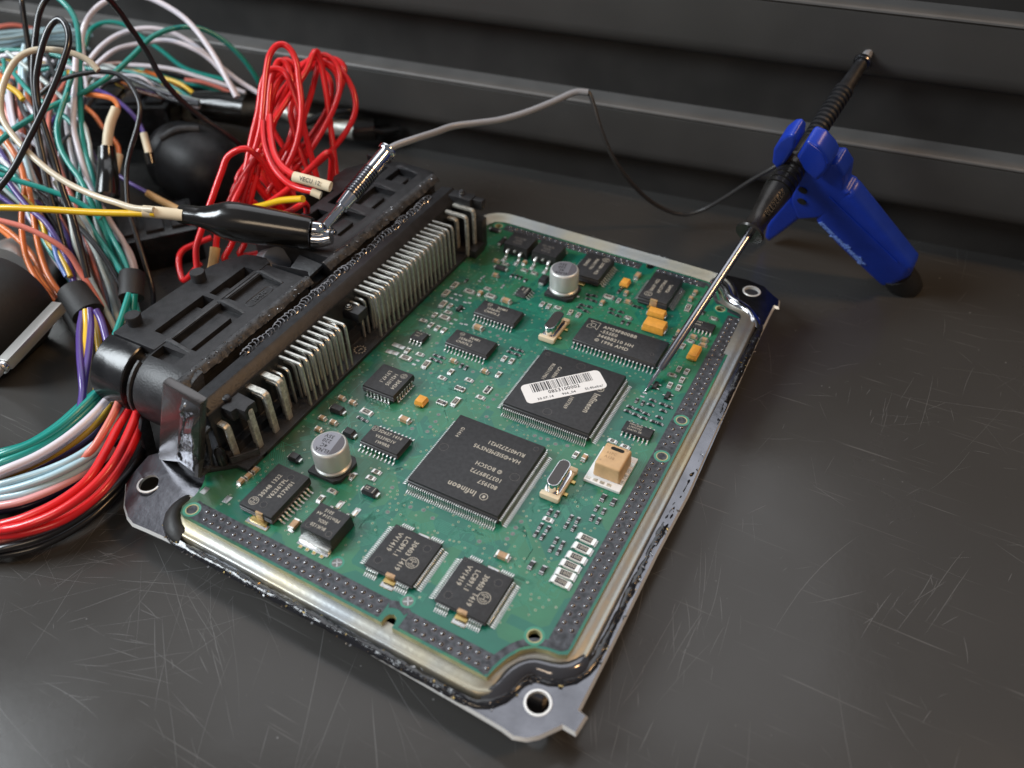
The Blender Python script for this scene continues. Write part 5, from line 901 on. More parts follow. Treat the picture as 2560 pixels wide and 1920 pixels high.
  [(-354.1, 35.3, -12.7), (-325.4, 37.2, -1.4), (-295.5, 37.9, 10.0), (-264.5, 36.7, 17.8), (-232.8, 33.4, 20.8), (-216.9, 30.3, 17.9), (-200.7, 24.1, 12.0), (-185.3, 17.2, 5.8), (-172.2, 10.1, 0.6),
   (-163.6, 5.1, -0.3)],
  'dark grey wire deep in the tangle of the harness', 'thin wires deep in the harness tangle'),
 ('wire', 'purple', 0.954474565374509,
  [(-340.2, 42.6, -11.4), (-312.0, 37.1, -6.9), (-282.7, 31.9, 4.8), (-252.2, 26.9, 13.0), (-220.7, 22.3, 16.7), (-209.1, 20.9, 15.2), (-198.0, 19.0, 13.4), (-182.2, 13.5, 5.8), (-171.0, 9.1, 1.6),
   (-163.6, 5.1, -0.3)],
  'purple wire deep in the tangle of the harness', 'thin wires deep in the harness tangle'),
 ('wire', 'white', 0.7774801495789148,
  [(-353.9, 39.0, -4.1), (-325.1, 41.1, 9.7), (-295.1, 41.9, 20.9), (-264.1, 41.0, 28.4), (-232.3, 38.0, 31.0), (-217.5, 35.3, 27.9), (-198.5, 21.1, 11.6), (-184.7, 13.7, 4.6), (-172.0, 9.4, 1.1),
   (-163.6, 5.1, -0.3)],
  'white wire deep in the tangle of the harness', 'thin wires deep in the harness tangle'),
 ('wire', 'teal', 0.9803307025401206,
  [(-358.1, 49.8, -5.1), (-329.3, 49.9, 8.8), (-299.3, 48.6, 19.9), (-268.3, 45.8, 27.3), (-236.8, 40.8, 29.8), (-221.0, 37.0, 26.3), (-201.7, 23.3, 11.6), (-184.7, 16.4, 4.6), (-172.0, 10.2, 0.6),
   (-163.6, 5.1, -0.3)],
  'teal wire deep in the tangle of the harness', 'thin wires deep in the harness tangle'),
 ('wire', 'palegrey', 0.8269472329135158,
  [(-351.8, 51.1, -12.4), (-323.5, 47.0, -8.7), (-294.1, 42.3, 3.1), (-263.7, 36.8, 11.4), (-232.6, 30.4, 15.2), (-218.4, 27.0, 13.4), (-202.1, 22.9, 10.0), (-186.7, 14.8, 3.1), (-172.1, 10.5, 0.4),
   (-163.6, 5.1, -0.3)],
  'pale grey wire deep in the tangle of the harness', 'thin wires deep in the harness tangle'),
 ('wire', 'palegrey', 0.9635521660186741,
  [(-352.3, 62.5, -1.3), (-323.6, 57.8, 12.1), (-293.9, 52.2, 22.6), (-263.3, 45.6, 29.3), (-232.3, 37.9, 30.8), (-218.1, 33.7, 26.6), (-200.5, 20.8, 12.3), (-183.3, 16.5, 6.4), (-171.9, 9.5, 1.0),
   (-163.6, 5.1, -0.3)],
  'pale grey wire deep in the tangle of the harness', 'thin wires deep in the harness tangle'),
 ('wire', 'red', 1.0,
  [(-113.0, 68.5, 2.0), (-134.5, 60.9, 23.0), (-134.2, 68.8, 29.2), (-135.0, 76.1, 35.6), (-136.8, 83.5, 42.4), (-138.1, 90.9, 49.1), (-137.5, 96.6, 53.1), (-135.1, 99.8, 53.8), (-131.6, 99.1, 50.3),
   (-128.9, 95.4, 44.3), (-127.5, 90.4, 37.7), (-127.8, 84.2, 30.9), (-129.7, 77.1, 24.1), (-112.0, 73.5, 6.0)],
  'red wire hidden among the red loops behind the connector', 'red wires hidden among the loops'),
 ('wire', 'red', 1.0,
  [(-113.0, 72.8, 2.0), (-130.7, 69.6, 24.8), (-132.1, 79.0, 33.4), (-133.0, 89.4, 42.7), (-132.2, 98.3, 49.7), (-129.5, 104.8, 53.4), (-125.7, 109.1, 54.4), (-121.3, 109.4, 51.4),
   (-118.3, 106.2, 45.7), (-118.1, 100.8, 39.4), (-119.9, 92.8, 31.7), (-122.8, 84.9, 24.6), (-126.5, 76.6, 17.5), (-112.0, 73.3, 6.0)],
  'red wire hidden among the red loops behind the connector', 'red wires hidden among the loops'),
 ('wire', 'red', 1.0,
  [(-113.0, 68.2, 2.0), (-137.7, 60.3, 15.2), (-137.7, 68.9, 22.3), (-138.8, 76.8, 29.3), (-140.9, 84.9, 37.1), (-142.5, 93.0, 44.5), (-142.0, 99.1, 49.0), (-139.6, 102.4, 49.9),
   (-135.9, 101.5, 45.9), (-133.0, 97.2, 39.3), (-131.2, 91.7, 32.0), (-131.3, 84.8, 24.4), (-132.9, 77.0, 16.8), (-112.0, 73.5, 6.0)],
  'red wire hidden among the red loops behind the connector', 'red wires hidden among the loops'),
 ('wire', 'red', 1.0,
  [(-113.0, 75.4, 2.0), (-136.2, 74.8, 23.8), (-137.1, 83.4, 31.3), (-137.4, 92.9, 39.5), (-136.2, 101.2, 45.6), (-133.2, 107.3, 48.8), (-129.3, 111.4, 49.7), (-124.9, 112.1, 47.0),
   (-122.2, 109.4, 41.9), (-122.3, 104.6, 36.3), (-124.6, 97.2, 29.4), (-127.9, 90.0, 23.1), (-132.0, 82.2, 16.9), (-112.0, 76.1, 6.0)],
  'red wire hidden among the red loops behind the connector', 'red wires hidden among the loops'),
 ('wire', 'red', 1.0,
  [(-113.0, 70.5, 2.0), (-143.1, 64.9, 13.5), (-142.9, 73.5, 20.5), (-144.0, 81.4, 27.6), (-146.0, 89.5, 35.2), (-147.5, 97.6, 42.6), (-147.0, 103.7, 47.1), (-144.6, 107.0, 48.0),
   (-140.8, 106.1, 44.1), (-137.8, 101.9, 37.4), (-136.2, 96.4, 30.2), (-136.3, 89.5, 22.7), (-138.0, 81.8, 15.1), (-112.0, 75.9, 6.0)],
  'red wire hidden among the red loops behind the connector', 'red wires hidden among the loops'),
 ('wire', 'red', 1.0,
  [(-113.0, 76.8, 2.0), (-142.9, 77.7, 21.1), (-143.6, 86.1, 28.4), (-143.8, 95.4, 36.4), (-142.4, 103.6, 42.3), (-139.3, 109.6, 45.4), (-135.2, 113.8, 46.2), (-130.8, 114.6, 43.6),
   (-128.1, 112.0, 38.7), (-128.3, 107.3, 33.2), (-130.8, 100.1, 26.5), (-134.3, 92.9, 20.4), (-138.7, 85.2, 14.3), (-112.0, 77.6, 6.0)],
  'red wire hidden among the red loops behind the connector', 'red wires hidden among the loops'),
 ('wire', 'red', 1.0,
  [(-113.0, 71.5, 2.0), (-145.5, 67.0, 7.9), (-145.7, 76.4, 15.9), (-147.1, 85.2, 23.9), (-149.6, 94.1, 32.7), (-151.5, 103.1, 41.1), (-151.2, 109.7, 46.2), (-148.8, 113.3, 47.3),
   (-144.8, 112.0, 42.9), (-141.4, 107.1, 35.4), (-139.3, 100.8, 27.2), (-139.1, 93.1, 18.7), (-140.5, 84.5, 10.2), (-112.0, 77.2, 6.0)],
  'red wire hidden among the red loops behind the connector', 'red wires hidden among the loops'),
 ('wire', 'black', 1.0,
  [(-103.1, -29.0, -5.9), (-98.6, -39.7, -6.9), (-97.0, -50.1, -7.9), (-99.3, -61.2, -9.0), (-105.4, -68.0, -10.0), (-111.4, -73.1, -11.1), (-138.0, -89.0, -13.0), (-165.3, -100.6, -13.0),
   (-192.7, -108.5, -13.0), (-219.6, -113.6, -13.0)],
  'black wire under the others in the curve leaving the plug', 'wires under the others in the curve leaving the plug'),
 ('wire', 'white', 1.0,
  [(-114.2, -23.6, -7.5), (-109.6, -34.1, -8.2), (-108.9, -43.4, -8.9), (-111.2, -53.5, -9.7), (-116.4, -60.4, -10.4), (-122.2, -65.1, -11.2), (-148.1, -82.5, -13.0), (-174.2, -97.3, -13.0),
   (-200.2, -110.1, -13.0), (-225.8, -121.2, -13.0)],
  'white wire under the others in the curve leaving the plug', 'wires under the others in the curve leaving the plug'),
 ('wire', 'salmon', 1.0,
  [(-118.6, -21.4, -10.0), (-113.6, -32.1, -10.3), (-112.7, -41.4, -10.7), (-114.7, -51.6, -11.0), (-119.4, -58.7, -11.4), (-124.8, -63.4, -11.7), (-150.4, -81.6, -12.6), (-176.3, -97.2, -12.6),
   (-202.2, -110.6, -12.6), (-227.9, -122.1, -12.6)],
  'salmon pink wire under the others in the curve leaving the plug', 'wires under the others in the curve leaving the plug'),
 ('wire', 'brown', 1.0,
  [(-116.6, -22.4, -9.0), (-111.3, -33.2, -9.2), (-110.1, -42.8, -9.3), (-111.7, -53.1, -9.4), (-116.2, -60.2, -9.5), (-121.3, -65.0, -9.7), (-146.8, -83.4, -13.0), (-173.1, -98.3, -13.0),
   (-199.5, -110.3, -13.0), (-225.8, -119.9, -13.0)],
  'brown wire under the others in the curve leaving the plug', 'wires under the others in the curve leaving the plug'),
 ('wire', 'salmon', 1.0,
  [(-104.3, -28.3, -8.2), (-98.8, -39.7, -8.4), (-96.3, -50.7, -8.6), (-97.7, -62.2, -8.9), (-103.1, -69.3, -9.1), (-108.1, -74.7, -9.3), (-132.0, -95.1, -12.6), (-156.8, -112.5, -12.6),
   (-182.0, -127.3, -12.6), (-207.0, -139.9, -12.6)],
  'salmon pink wire under the others in the curve leaving the plug', 'wires under the others in the curve leaving the plug'),
 ('wire', 'darkpurple', 1.0,
  [(-105.3, -27.9, -7.6), (-100.0, -39.0, -8.0), (-97.8, -49.7, -8.3), (-99.4, -61.0, -8.7), (-104.8, -68.1, -9.0), (-110.0, -73.3, -9.4), (-134.7, -92.6, -13.0), (-160.3, -108.6, -13.0),
   (-186.0, -122.0, -13.0), (-211.6, -133.0, -13.0)],
  'dark purple wire under the others in the curve leaving the plug', 'wires under the others in the curve leaving the plug'),
 ('wire', 'paleblue', 1.0,
  [(-105.7, -27.6, -8.7), (-100.2, -38.9, -8.9), (-97.8, -49.9, -9.2), (-99.2, -61.4, -9.4), (-104.5, -68.5, -9.6), (-109.6, -73.8, -9.8), (-134.3, -93.2, -11.4), (-160.1, -109.0, -11.4),
   (-186.2, -121.7, -11.4), (-212.2, -131.8, -11.4)],
  'pale blue wire under the others in the curve leaving the plug', 'wires under the others in the curve leaving the plug'),
 ('wire', 'salmon', 1.0,
  [(-99.7, -30.7, -5.2), (-94.9, -41.6, -6.1), (-92.9, -52.4, -7.0), (-94.9, -63.8, -7.9), (-101.1, -70.6, -8.8), (-106.8, -75.8, -9.7), (-131.8, -94.3, -12.6), (-157.3, -110.2, -12.6),
   (-182.8, -123.7, -12.6), (-208.1, -135.3, -12.6)],
  'salmon pink wire under the others in the curve leaving the plug', 'wires under the others in the curve leaving the plug'),
 ('wire', 'white', 1.0,
  [(-118.7, -21.3, -9.7), (-113.3, -32.2, -9.7), (-112.1, -41.6, -9.7), (-113.7, -51.9, -9.6), (-117.9, -59.0, -9.6), (-122.8, -63.9, -9.6), (-147.4, -83.6, -13.0), (-172.7, -100.4, -13.0),
   (-198.3, -114.8, -13.0), (-223.6, -127.1, -13.0)],
  'white wire under the others in the curve leaving the plug', 'wires under the others in the curve leaving the plug'),
 ('wire', 'salmon', 1.0,
  [(-113.7, -23.9, -6.6), (-109.5, -34.1, -7.6), (-109.2, -43.2, -8.6), (-111.9, -53.1, -9.7), (-117.3, -59.9, -10.7), (-123.5, -64.4, -11.7), (-150.1, -80.6, -12.6), (-176.6, -94.5, -12.6),
   (-202.8, -106.6, -12.6), (-228.6, -117.1, -12.6)],
  'salmon pink wire under the others in the curve leaving the plug', 'wires under the others in the curve leaving the plug')]

# ------------------------------------------------------------------ bench and wall behind it
bench = empty('workbench', (0, 0, TZ), 'dark grey scratched glossy workbench under everything', 'workbench')
b = MB(); b.box((-100, 60, TZ - 12.5), (1500, 900, 25), 'bench_surface'); put('bench_top', b.mesh('bench_top', bevel=.5), bench)
b = MB(); rnd = random.Random(3)
def scratch(x, y, a, ln, bend, w):
    P = []; 
    for i in range(9): P.append((x, y)); x += math.cos(a) * ln / 8; y += math.sin(a) * ln / 8; a += bend / 8 + rnd.uniform(-.02, .02)
    n = len(P)
    for i in range(n - 1):
        (x0, y0), (x1, y1) = P[i], P[i + 1]; d = math.hypot(x1 - x0, y1 - y0); w0 = w * math.sin(math.pi * (i + .15) / n); w1 = w * math.sin(math.pi * (i + 1.15) / n) if i < n - 2 else .005
        nx, ny = -(y1 - y0) / d / 2, (x1 - x0) / d / 2
        b.add([(x0 - nx * w0, y0 - ny * w0, TZ + .01), (x1 - nx * w1, y1 - ny * w1, TZ + .01), (x1 + nx * w1, y1 + ny * w1, TZ + .01), (x0 + nx * w0, y0 + ny * w0, TZ + .01)], [(0, 1, 2, 3)], 'bench_scratch')
mat('bench_scratch', (.135, .135, .135), .4)
for i in range(90): scratch(rnd.uniform(-60, 110), rnd.uniform(-110, -45), rnd.gauss(2.4, .5), rnd.expovariate(1 / 14) + 2, rnd.gauss(0, .12), rnd.uniform(.03, .12))
for i in range(150): scratch(rnd.uniform(50, 170), rnd.uniform(-90, 120), rnd.gauss(1.3, .9), rnd.expovariate(1 / 10) + 1.5, rnd.gauss(0, .15), rnd.uniform(.03, .10))
for i in range(60): scratch(rnd.uniform(-130, -40), rnd.uniform(-95, -50), rnd.gauss(.9, .8), rnd.expovariate(1 / 12) + 1.5, rnd.gauss(0, .15), rnd.uniform(.03, .11))
for i in range(60): scratch(rnd.uniform(60, 230), rnd.uniform(90, 190), rnd.gauss(.8, .8), rnd.expovariate(1 / 14) + 2, rnd.gauss(0, .15), rnd.uniform(.03, .09))
for cx_, cy_, a_ in ((-95, -72, 1.5), (-80, -62, .5), (-35, -75, 2.5), (60, -45, 1.9), (66, -25, 1.8), (72, -8, 1.7), (110, 20, 1.2), (95, 90, 1.5), (-60, -85, .4), (20, -85, 2.2)):   # scuffs gathered where things were dragged
    for i in range(14): scratch(cx_ + rnd.gauss(0, 6), cy_ + rnd.gauss(0, 6), rnd.gauss(a_, .18), rnd.expovariate(1 / 9) + 2, rnd.gauss(0, .12), rnd.uniform(.03, .14))
for i in range(420): b.disc((rnd.uniform(-130, 220), rnd.uniform(-105, 180), TZ + .012), min(.3, rnd.expovariate(1 / .07) + .03), 'bench_scratch', 6)
put('scratches', b.mesh('scratches', smooth=0, merge=False), bench, kind='stuff')
wall = empty('back_wall', (-16, 188, TZ), 'dark ribbed wall of protruding horizontal panels behind the workbench', 'wall', kind='structure')
WU, WN, W0 = Vector((.99373, .11168, 0)), Vector((.11168, -.99373, 0)), Vector((-159.7, 171.9, 0))
def wall_strip(prof, mt, name, rot=True):
    b = MB(); P = [W0 + WU * -620 + WN * o + Vector((0, 0, z)) for o, z in prof]; b.prism(P, WU * 1150, mt); put(name, b.mesh(name, bevel=0, smooth=40), wall)
wall_strip([(0, TZ), (0, 123), (-6, 123), (-6, TZ)], 'wall_shade', 'wall_backing')
for k in range(3):
    z0 = 2.5 + k * 47.5
    c = [(10.0, z0 + 7), (9.6, z0 + 4.6), (8.4, z0 + 2.4), (6.2, z0 + .9), (3.5, z0 + .2), (.1, z0)]
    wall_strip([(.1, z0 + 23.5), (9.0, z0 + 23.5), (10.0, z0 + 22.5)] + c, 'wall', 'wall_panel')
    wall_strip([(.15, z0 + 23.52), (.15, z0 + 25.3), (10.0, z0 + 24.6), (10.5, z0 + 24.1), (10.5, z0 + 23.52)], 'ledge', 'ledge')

# ------------------------------------------------------------------ control unit
ecu = empty('engine_control_unit', (-10, 32, TZ), 'opened metal engine control unit showing its green circuit board', 'control unit')
def zs(y):                                                # the pried sheet rises a little towards the far end
    t = min(1, max(0, (y - 40) / 75)); return 3.0 * t * t * (3 - 2 * t)
CUT_F = [(31.6, -51.2), (32.2, -48.5), (33.4, -45), (35.2, -41.9), (37.7, -39.9), (40.5, -39.1), (43.2, -38.9), (45.0, -38.0), (45.3, -36)]
CUT_B = [(45.3, 99.5), (44.6, 101.2), (42.8, 101.7), (39.6, 102.3), (36.8, 103.5), (34.5, 105.6), (33.1, 108.2), (31.7, 110.8), (29.8, 113.0), (27.5, 114.0)]
CUT_L = [(-66, 108.5), (-66, -35.5), (-64.5, -37.2), (-63.3, -39.6), (-62.7, -42.6), (-63.0, -47.0), (-61.8, -49.0), (-59.8, -49.8)]
OUT = CUT_L + [(-30, -50.3), (0, -50.8), (20, -51.1)] + CUT_F + [(45.6, 20), (45.6, 60)] + CUT_B + [(6, 114.5), (-25, 114.8), (-56, 115.2), (-58.5, 114.2), (-59.6, 110.6), (-62, 108.8)]
# base sheet with its three fixing tabs
FL = [(-66, -33), (-80, -33.2), (-85.6, -37.6), (-85.9, -42.4), (-85.6, -46.9), (-81.2, -52.2), (-77.8, -54.4), (-75, -55.3), (-63, -55.2), (-44, -54.9), (-20, -55.6), (0, -56.4), (30, -57.6), (38.9, -58), (42, -58.5), (44.8, -57.6), (46.9, -55.9),
      (50.3, -51.4), (53.5, -51.6), (54, -47), (52.0, -46.5), (52.2, -32.7), (52.2, 0), (52.8, 22), (51.8, 64), (51.4, 94), (51.4, 107), (51.5, 112.3), (53, 112.5), (52.2, 116.6), (49.4, 118.6), (45.4, 122), (39, 123.3), (30, 122.6), (3, 121.8), (-20, 121.8), (-41, 121.4), (-54, 119.8), (-62, 117), (-66, 110)]
def zt(x, y):                                             # the tab by the harness is bent up
    k = max(0, min(1, (-66 - x) / 7)); return zs(y) + k * ((y + 44) * .26 + 1.6)
b = MB()
FLD = []
for a_, c_ in zip(FL, FL[1:]): FLD += [a_] + ([((a_[0] + c_[0]) / 2, (a_[1] + c_[1]) / 2)] if math.hypot(a_[0] - c_[0], a_[1] - c_[1]) > 9 else [])
FLD.append(FL[-1]); n = len(FLD); vt = []; vb = []
for i in range(n):
    (x0, y0), (x1, y1), (x2, y2) = FLD[i - 1], FLD[i], FLD[(i + 1) % n]; d0 = math.hypot(x1 - x0, y1 - y0); d2 = math.hypot(x2 - x1, y2 - y1)
    nx, ny = (y1 - y0) / d0 + (y2 - y1) / d2, -(x1 - x0) / d0 - (x2 - x1) / d2; dn = math.hypot(nx, ny) or 1; k_ = min(1.3, 1 / max(.5, dn / 2))
    vt.append((x1 - nx / dn * .25 * k_, y1 - ny / dn * .25 * k_, -4.0 + zt(x1, y1))); vb.append((x1 + nx / dn * .3 * k_, y1 + ny / dn * .3 * k_, -4.85 + zt(x1, y1)))
vs = vb + vt; b.add(vs, [tuple(range(n, 2 * n)), tuple(range(n - 1, -1, -1))], 'steel_dark'); b.add(vs, [(i, (i + 1) % n, n + (i + 1) % n, n + i) for i in range(n)], 'aluminium_edge')
holes = []
for x, y, r in ((43.3, -49.3, 2.6), (42.3, 117.0, 2.5), (-79.0, -44.4, 2.7)):
    c = MB(); c.cyl((x, y, -12), (x, y, 8), r, 'aluminium_edge', 32); holes.append(c.mesh('cutter', 0))
put('base_sheet', cut(b.mesh('base_sheet', smooth=0), holes, 'base_sheet'), ecu)
for x, y, r in ((43.3, -49.3, 2.6), (42.3, 117.0, 2.5), (-79.0, -44.4, 2.7)):
    b = MB(); z = -4 + zt(x, y); b.lathe([(0, r + .02), (0, r + .6), (.14, r + .5), (.14, r + .02)], (x, y, z), (0, 0, 1), 'aluminium_edge', 36, caps=False); put('tab_rim', b.mesh('tab_rim'), ecu)
b = MB(); b.poly([(-62, -46), (-58, -48), (44, -48), (45, 100), (30, 110), (-62, 110)], TZ, -5.0, 'steel_dark'); put('base_tub', b.mesh('base_tub', bevel=1.5), ecu)
# rounded rim that runs round the board
PATH = [(-62.5, -42.6), (-63.0, -47.0), (-61.8, -49.0), (-59.8, -49.8), (-45, -50.0), (-30, -50.3), (-15, -50.55), (0, -50.8), (20, -51.1)] + CUT_F + [(45.4, -10), (45.6, 20), (45.6, 60), (45.5, 85)] + CUT_B + [(6, 114.5), (-25, 114.8), (-56, 115.2), (-58.5, 114.2), (-59.6, 110.6)]
def densify(P, step):
    out = []
    for a, c in zip(P, P[1:]):
        k = max(1, int(math.hypot(c[0] - a[0], c[1] - a[1]) / step))
        out += [(a[0] + (c[0] - a[0]) * i / k, a[1] + (c[1] - a[1]) * i / k) for i in range(k)]
    return out + [P[-1]]
def smooth_path(P, it=3):
    for _ in range(it): P = [P[0]] + [tuple((P[i - 1][k] + 2 * P[i][k] + P[i + 1][k]) / 4 for k in (0, 1)) for i in range(1, len(P) - 1)] + [P[-1]]
    return P
RP = smooth_path(densify(PATH, 1.2), 3)
def normals(P):
    N_ = []
    for i in range(len(P)):
        a, c = P[max(i - 1, 0)], P[min(i + 1, len(P) - 1)]; d = math.hypot(c[0] - a[0], c[1] - a[1]) or 1
        N_.append(((c[1] - a[1]) / d, -(c[0] - a[0]) / d))
    return N_
def sweep(P, prof, mt, wob=None, prof2=None):
    b = MB(); N_ = normals(P); m_ = len(prof); vs = []
    for i, ((x, y), (nx, ny)) in enumerate(zip(P, N_)):
        k = min(1, max(0, (y - 100) / 12)); k = k * k * (3 - 2 * k) if prof2 else 0
        for j, (d, z) in enumerate(prof):
            if prof2: d, z = d + (prof2[j][0] - d) * k, z + zs(y) * (1 - k) + (prof2[j][1] - z) * k
            else: z += zs(y)
            q = wob(i, j) if wob else (0, 0); vs.append((x + nx * (d + q[0]), y + ny * (d + q[0]), z + q[1]))
    fs = [(i * m_ + j, (i + 1) * m_ + j, (i + 1) * m_ + j + 1, i * m_ + j + 1) for i in range(len(P) - 1) for j in range(m_ - 1)]
    return b.add(vs, fs, mt)
put('rim', sweep(RP, [(-1.5, -1.55), (.2, -1.6), (.8, -1.65), (1.5, -1.85), (2.2, -2.1), (2.7, -2.15), (3.1, -2.05), (3.45, -2.3), (3.7, -3.0), (3.8, -4.0)], 'aluminium', None, [(-1.5, -1.5), (.2, -1.5), (.9, -1.35), (1.9, -1.0), (3.0, -.5), (4.0, .05), (4.9, .55), (5.5, .75), (5.9, .3), (6.1, -2.0)]).mesh('rim', smooth=60), ecu)
rw = random.Random(11); wv = [[rw.uniform(-1, 1) for _ in range(9)] for _ in range(len(RP) + 2)]
def wob(i, j):
    a = .18 * wv[i][j] + .30 * math.sin(i * .37 + j) * (j not in (0, 5)); return (a * .6, .24 * wv[i][(j + 3) % 9] * (j not in (0, 5)))
put('sealant', sweep(RP, [(4.0, -4.1), (4.2, -3.3), (4.8, -2.95), (5.4, -3.1), (5.9, -3.4), (6.3, -4.1)], 'sealant', wob, [(5.9, -1.6), (6.1, -.1), (6.5, .15), (6.9, .0), (7.2, -.4), (7.4, -1.6)]).mesh('sealant', smooth=50), ecu, label='torn black sealant left along the rim')
def lip(x0, y0, rad, prof, mt, name, label):
    P = [q for q in RP if math.hypot(q[0] - x0, q[1] - y0) < rad]
    def w2(i, j): e = math.sin(math.pi * (i + .5) / len(P)) ** .4; d, z = prof[j]; return (-d * 0 + .25 * math.sin(i * .6 + j), (z + 4.2) * (e - 1) + .25 * math.sin(i * .45 + 2 * j) * e)
    put(name, sweep(P, prof, mt, w2).mesh(name, smooth=70), ecu, label=label)
DOME = [(.7, -4.2), (.9, -2.2), (1.5, -1.1), (2.5, -.6), (3.6, -.9), (4.5, -1.9), (5.0, -3.0), (5.3, -4.2)]
mat('lip_dark', (.13, .13, .14), .12, .75, bump=.3, bscale=180)
lip(39, -43.5, 12.5, DOME, 'lip_dark', 'corner_lip', 'dark shiny wave of metal behind the tab at the open corner')
lip(37.5, 106.5, 12.5, [(d, z + .5) for d, z in DOME], 'chrome', 'corner_lip', 'bright chrome wave of metal at the far corner')
lip(-62.5, -45.5, 7.5, [(d * 1.15, z) for d, z in DOME], 'rubber', 'corner_lip', 'smooth black wave by the bent tab')
b = MB()
for i in range(420):                                      # bright torn flecks along the cut
    k = int(2 + (len(RP) - 4) * rw.random() ** 1.6); (x, y), (nx, ny) = RP[k], normals(RP[k - 1:k + 2])[1]; d = rw.uniform(4.2, 6.4); s_ = rw.uniform(.1, .38)
    c = Vector((x + nx * d + rw.uniform(-.6, .6), y + ny * d + rw.uniform(-.6, .6), -3.2 - .45 * abs(d - 5) + zs(y) + rw.uniform(-.2, .35)))
    R_ = Matrix.Rotation(rw.uniform(0, 6), 3, 'Z') @ Matrix.Rotation(rw.uniform(-1, 1), 3, 'X'); b.box(c, (s_ * rw.uniform(1, 3), s_, s_ * .4), rw.choice(('burr', 'burr', 'sealant', 'gold_pad')), M=R_)
put('burrs', b.mesh('burrs', smooth=0, merge=False), ecu, kind='stuff')
# board
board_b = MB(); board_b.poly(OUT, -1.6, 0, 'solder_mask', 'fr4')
HOLES = [(-59.9, -46.75, 1.45), (36.28, -37.33, 1.5), (36.03, 100.94, 1.4), (42.45, 44.39, 1.35), (42.42, 28.46, 1.35), (-55.6, 112.2, 1.3)]
cs = []
for x, y, r in HOLES:
    c = MB(); c.cyl((x, y, -4), (x, y, 3), r, 'fr4', 28); cs.append(c.mesh('cutter', 0))
for x, y, s_ in ((4.7, -51.5, 1), (6.0, 115.5, -1)):
    c = MB(); c.poly([(x - 1.5, y - 2.5 * s_), (x + 1.5, y - 2.5 * s_), (x + 1.5, y + 2.2 * s_), (x + 1.05, y + 3.2 * s_), (x, y + 3.7 * s_), (x - 1.05, y + 3.2 * s_), (x - 1.5, y + 2.2 * s_)], -4, 3, 'fr4'); cs.append(c.mesh('cutter', 0))
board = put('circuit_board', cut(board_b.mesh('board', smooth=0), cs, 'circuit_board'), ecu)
b = MB()
for x, y, r in HOLES: b.ring((x, y, .055), r, r + .32, 'fr4'); b.ring((x, y, .05), r + .32, r + .95, 'trace')
put('hole_ring', b.mesh('hole_ring', smooth=0), board, kind='stuff')
b = MB()
# bare grey edge strips
def strip(P, d0, d1, z):
    P = smooth_path(densify(P, .9), 2); N_ = normals(P); vs = []
    for (x, y), (nx, ny) in zip(P, N_): vs += [(x - nx * d0, y - ny * d0, z), (x - nx * d1, y - ny * d1, z)]
    b.add(vs, [(2 * i, 2 * i + 2, 2 * i + 3, 2 * i + 1) for i in range(len(P) - 1)], 'strip_grey')
strip([(-61.5, -49.4), (-59.8, -49.8), (-30, -50.3), (1.8, -50.85)], .75, 6.0, .03)
strip([(2.4, -46.6), (3.2, -45.9), (4.7, -45.6), (6.2, -45.9), (7.0, -46.7)], -.3, 1.7, .034)
strip([(7.4, -50.9), (20, -51.1), (31.4, -51.3)], .75, 5.6, .03)
strip(CUT_F, .75, 2.6, .032)
strip([(45.35, -37), (45.4, -10), (45.6, 20), (45.6, 60), (45.3, 98.8)], .75, 5.9, .03)
strip(CUT_B, .75, 2.2, .032)
strip([(27.5, 114.0), (9.0, 114.4)], .75, 4.3, .03); strip([(3.0, 114.5), (-25, 114.8), (-53, 115.1)], .75, 4.6, .03)
put('ground_strip', b.mesh('ground_strip', smooth=0), board, label='grey bare strips along the board edges')
b = MB(); rb = random.Random(5)
def bump(x, y, r=.60):
    b.lathe([(0, r), (.18, r * .95), (.36, r * .68), (.47, r * .25)], (x, y, .03), (0, 0, 1), 'bump_metal', 9, caps=True); b.disc((x, y, .04), r * 1.45, 'cap_dark', 10)
def bumps(x0, y0, x1, y1, n, off):
    for i in range(n):
        t = (i + .5) / n; x, y = x0 + (x1 - x0) * t, y0 + (y1 - y0) * t; nx, ny = (y1 - y0), -(x1 - x0); d = math.hypot(nx, ny)
        for s_, sh in ((-1, 0), (1, .5)):
            tx = (x1 - x0) / n * sh, (y1 - y0) / n * sh
            b_x, b_y = x + nx / d * off * s_ + tx[0], y + ny / d * off * s_ + tx[1]
            bump(b_x + rb.uniform(-.1, .1), b_y + rb.uniform(-.1, .1))
bumps(-57, -46.6, 1.0, -47.5, 23, 1.15); bumps(9, -47.7, 30.5, -48.2, 9, 1.15)
bumps(42.0, -34.5, 42.2, 26, 25, 1.25); bumps(42.3, 47.5, 42.1, 98, 20, 1.25); bumps(42.4, 31.5, 42.4, 41.5, 3, .9)
bumps(26, 111.2, 9.5, 111.6, 7, .95); bumps(2.5, 111.7, -51, 112.2, 22, .95)
put('solder_bumps', b.mesh('solder_bumps', merge=False), board, kind='stuff')

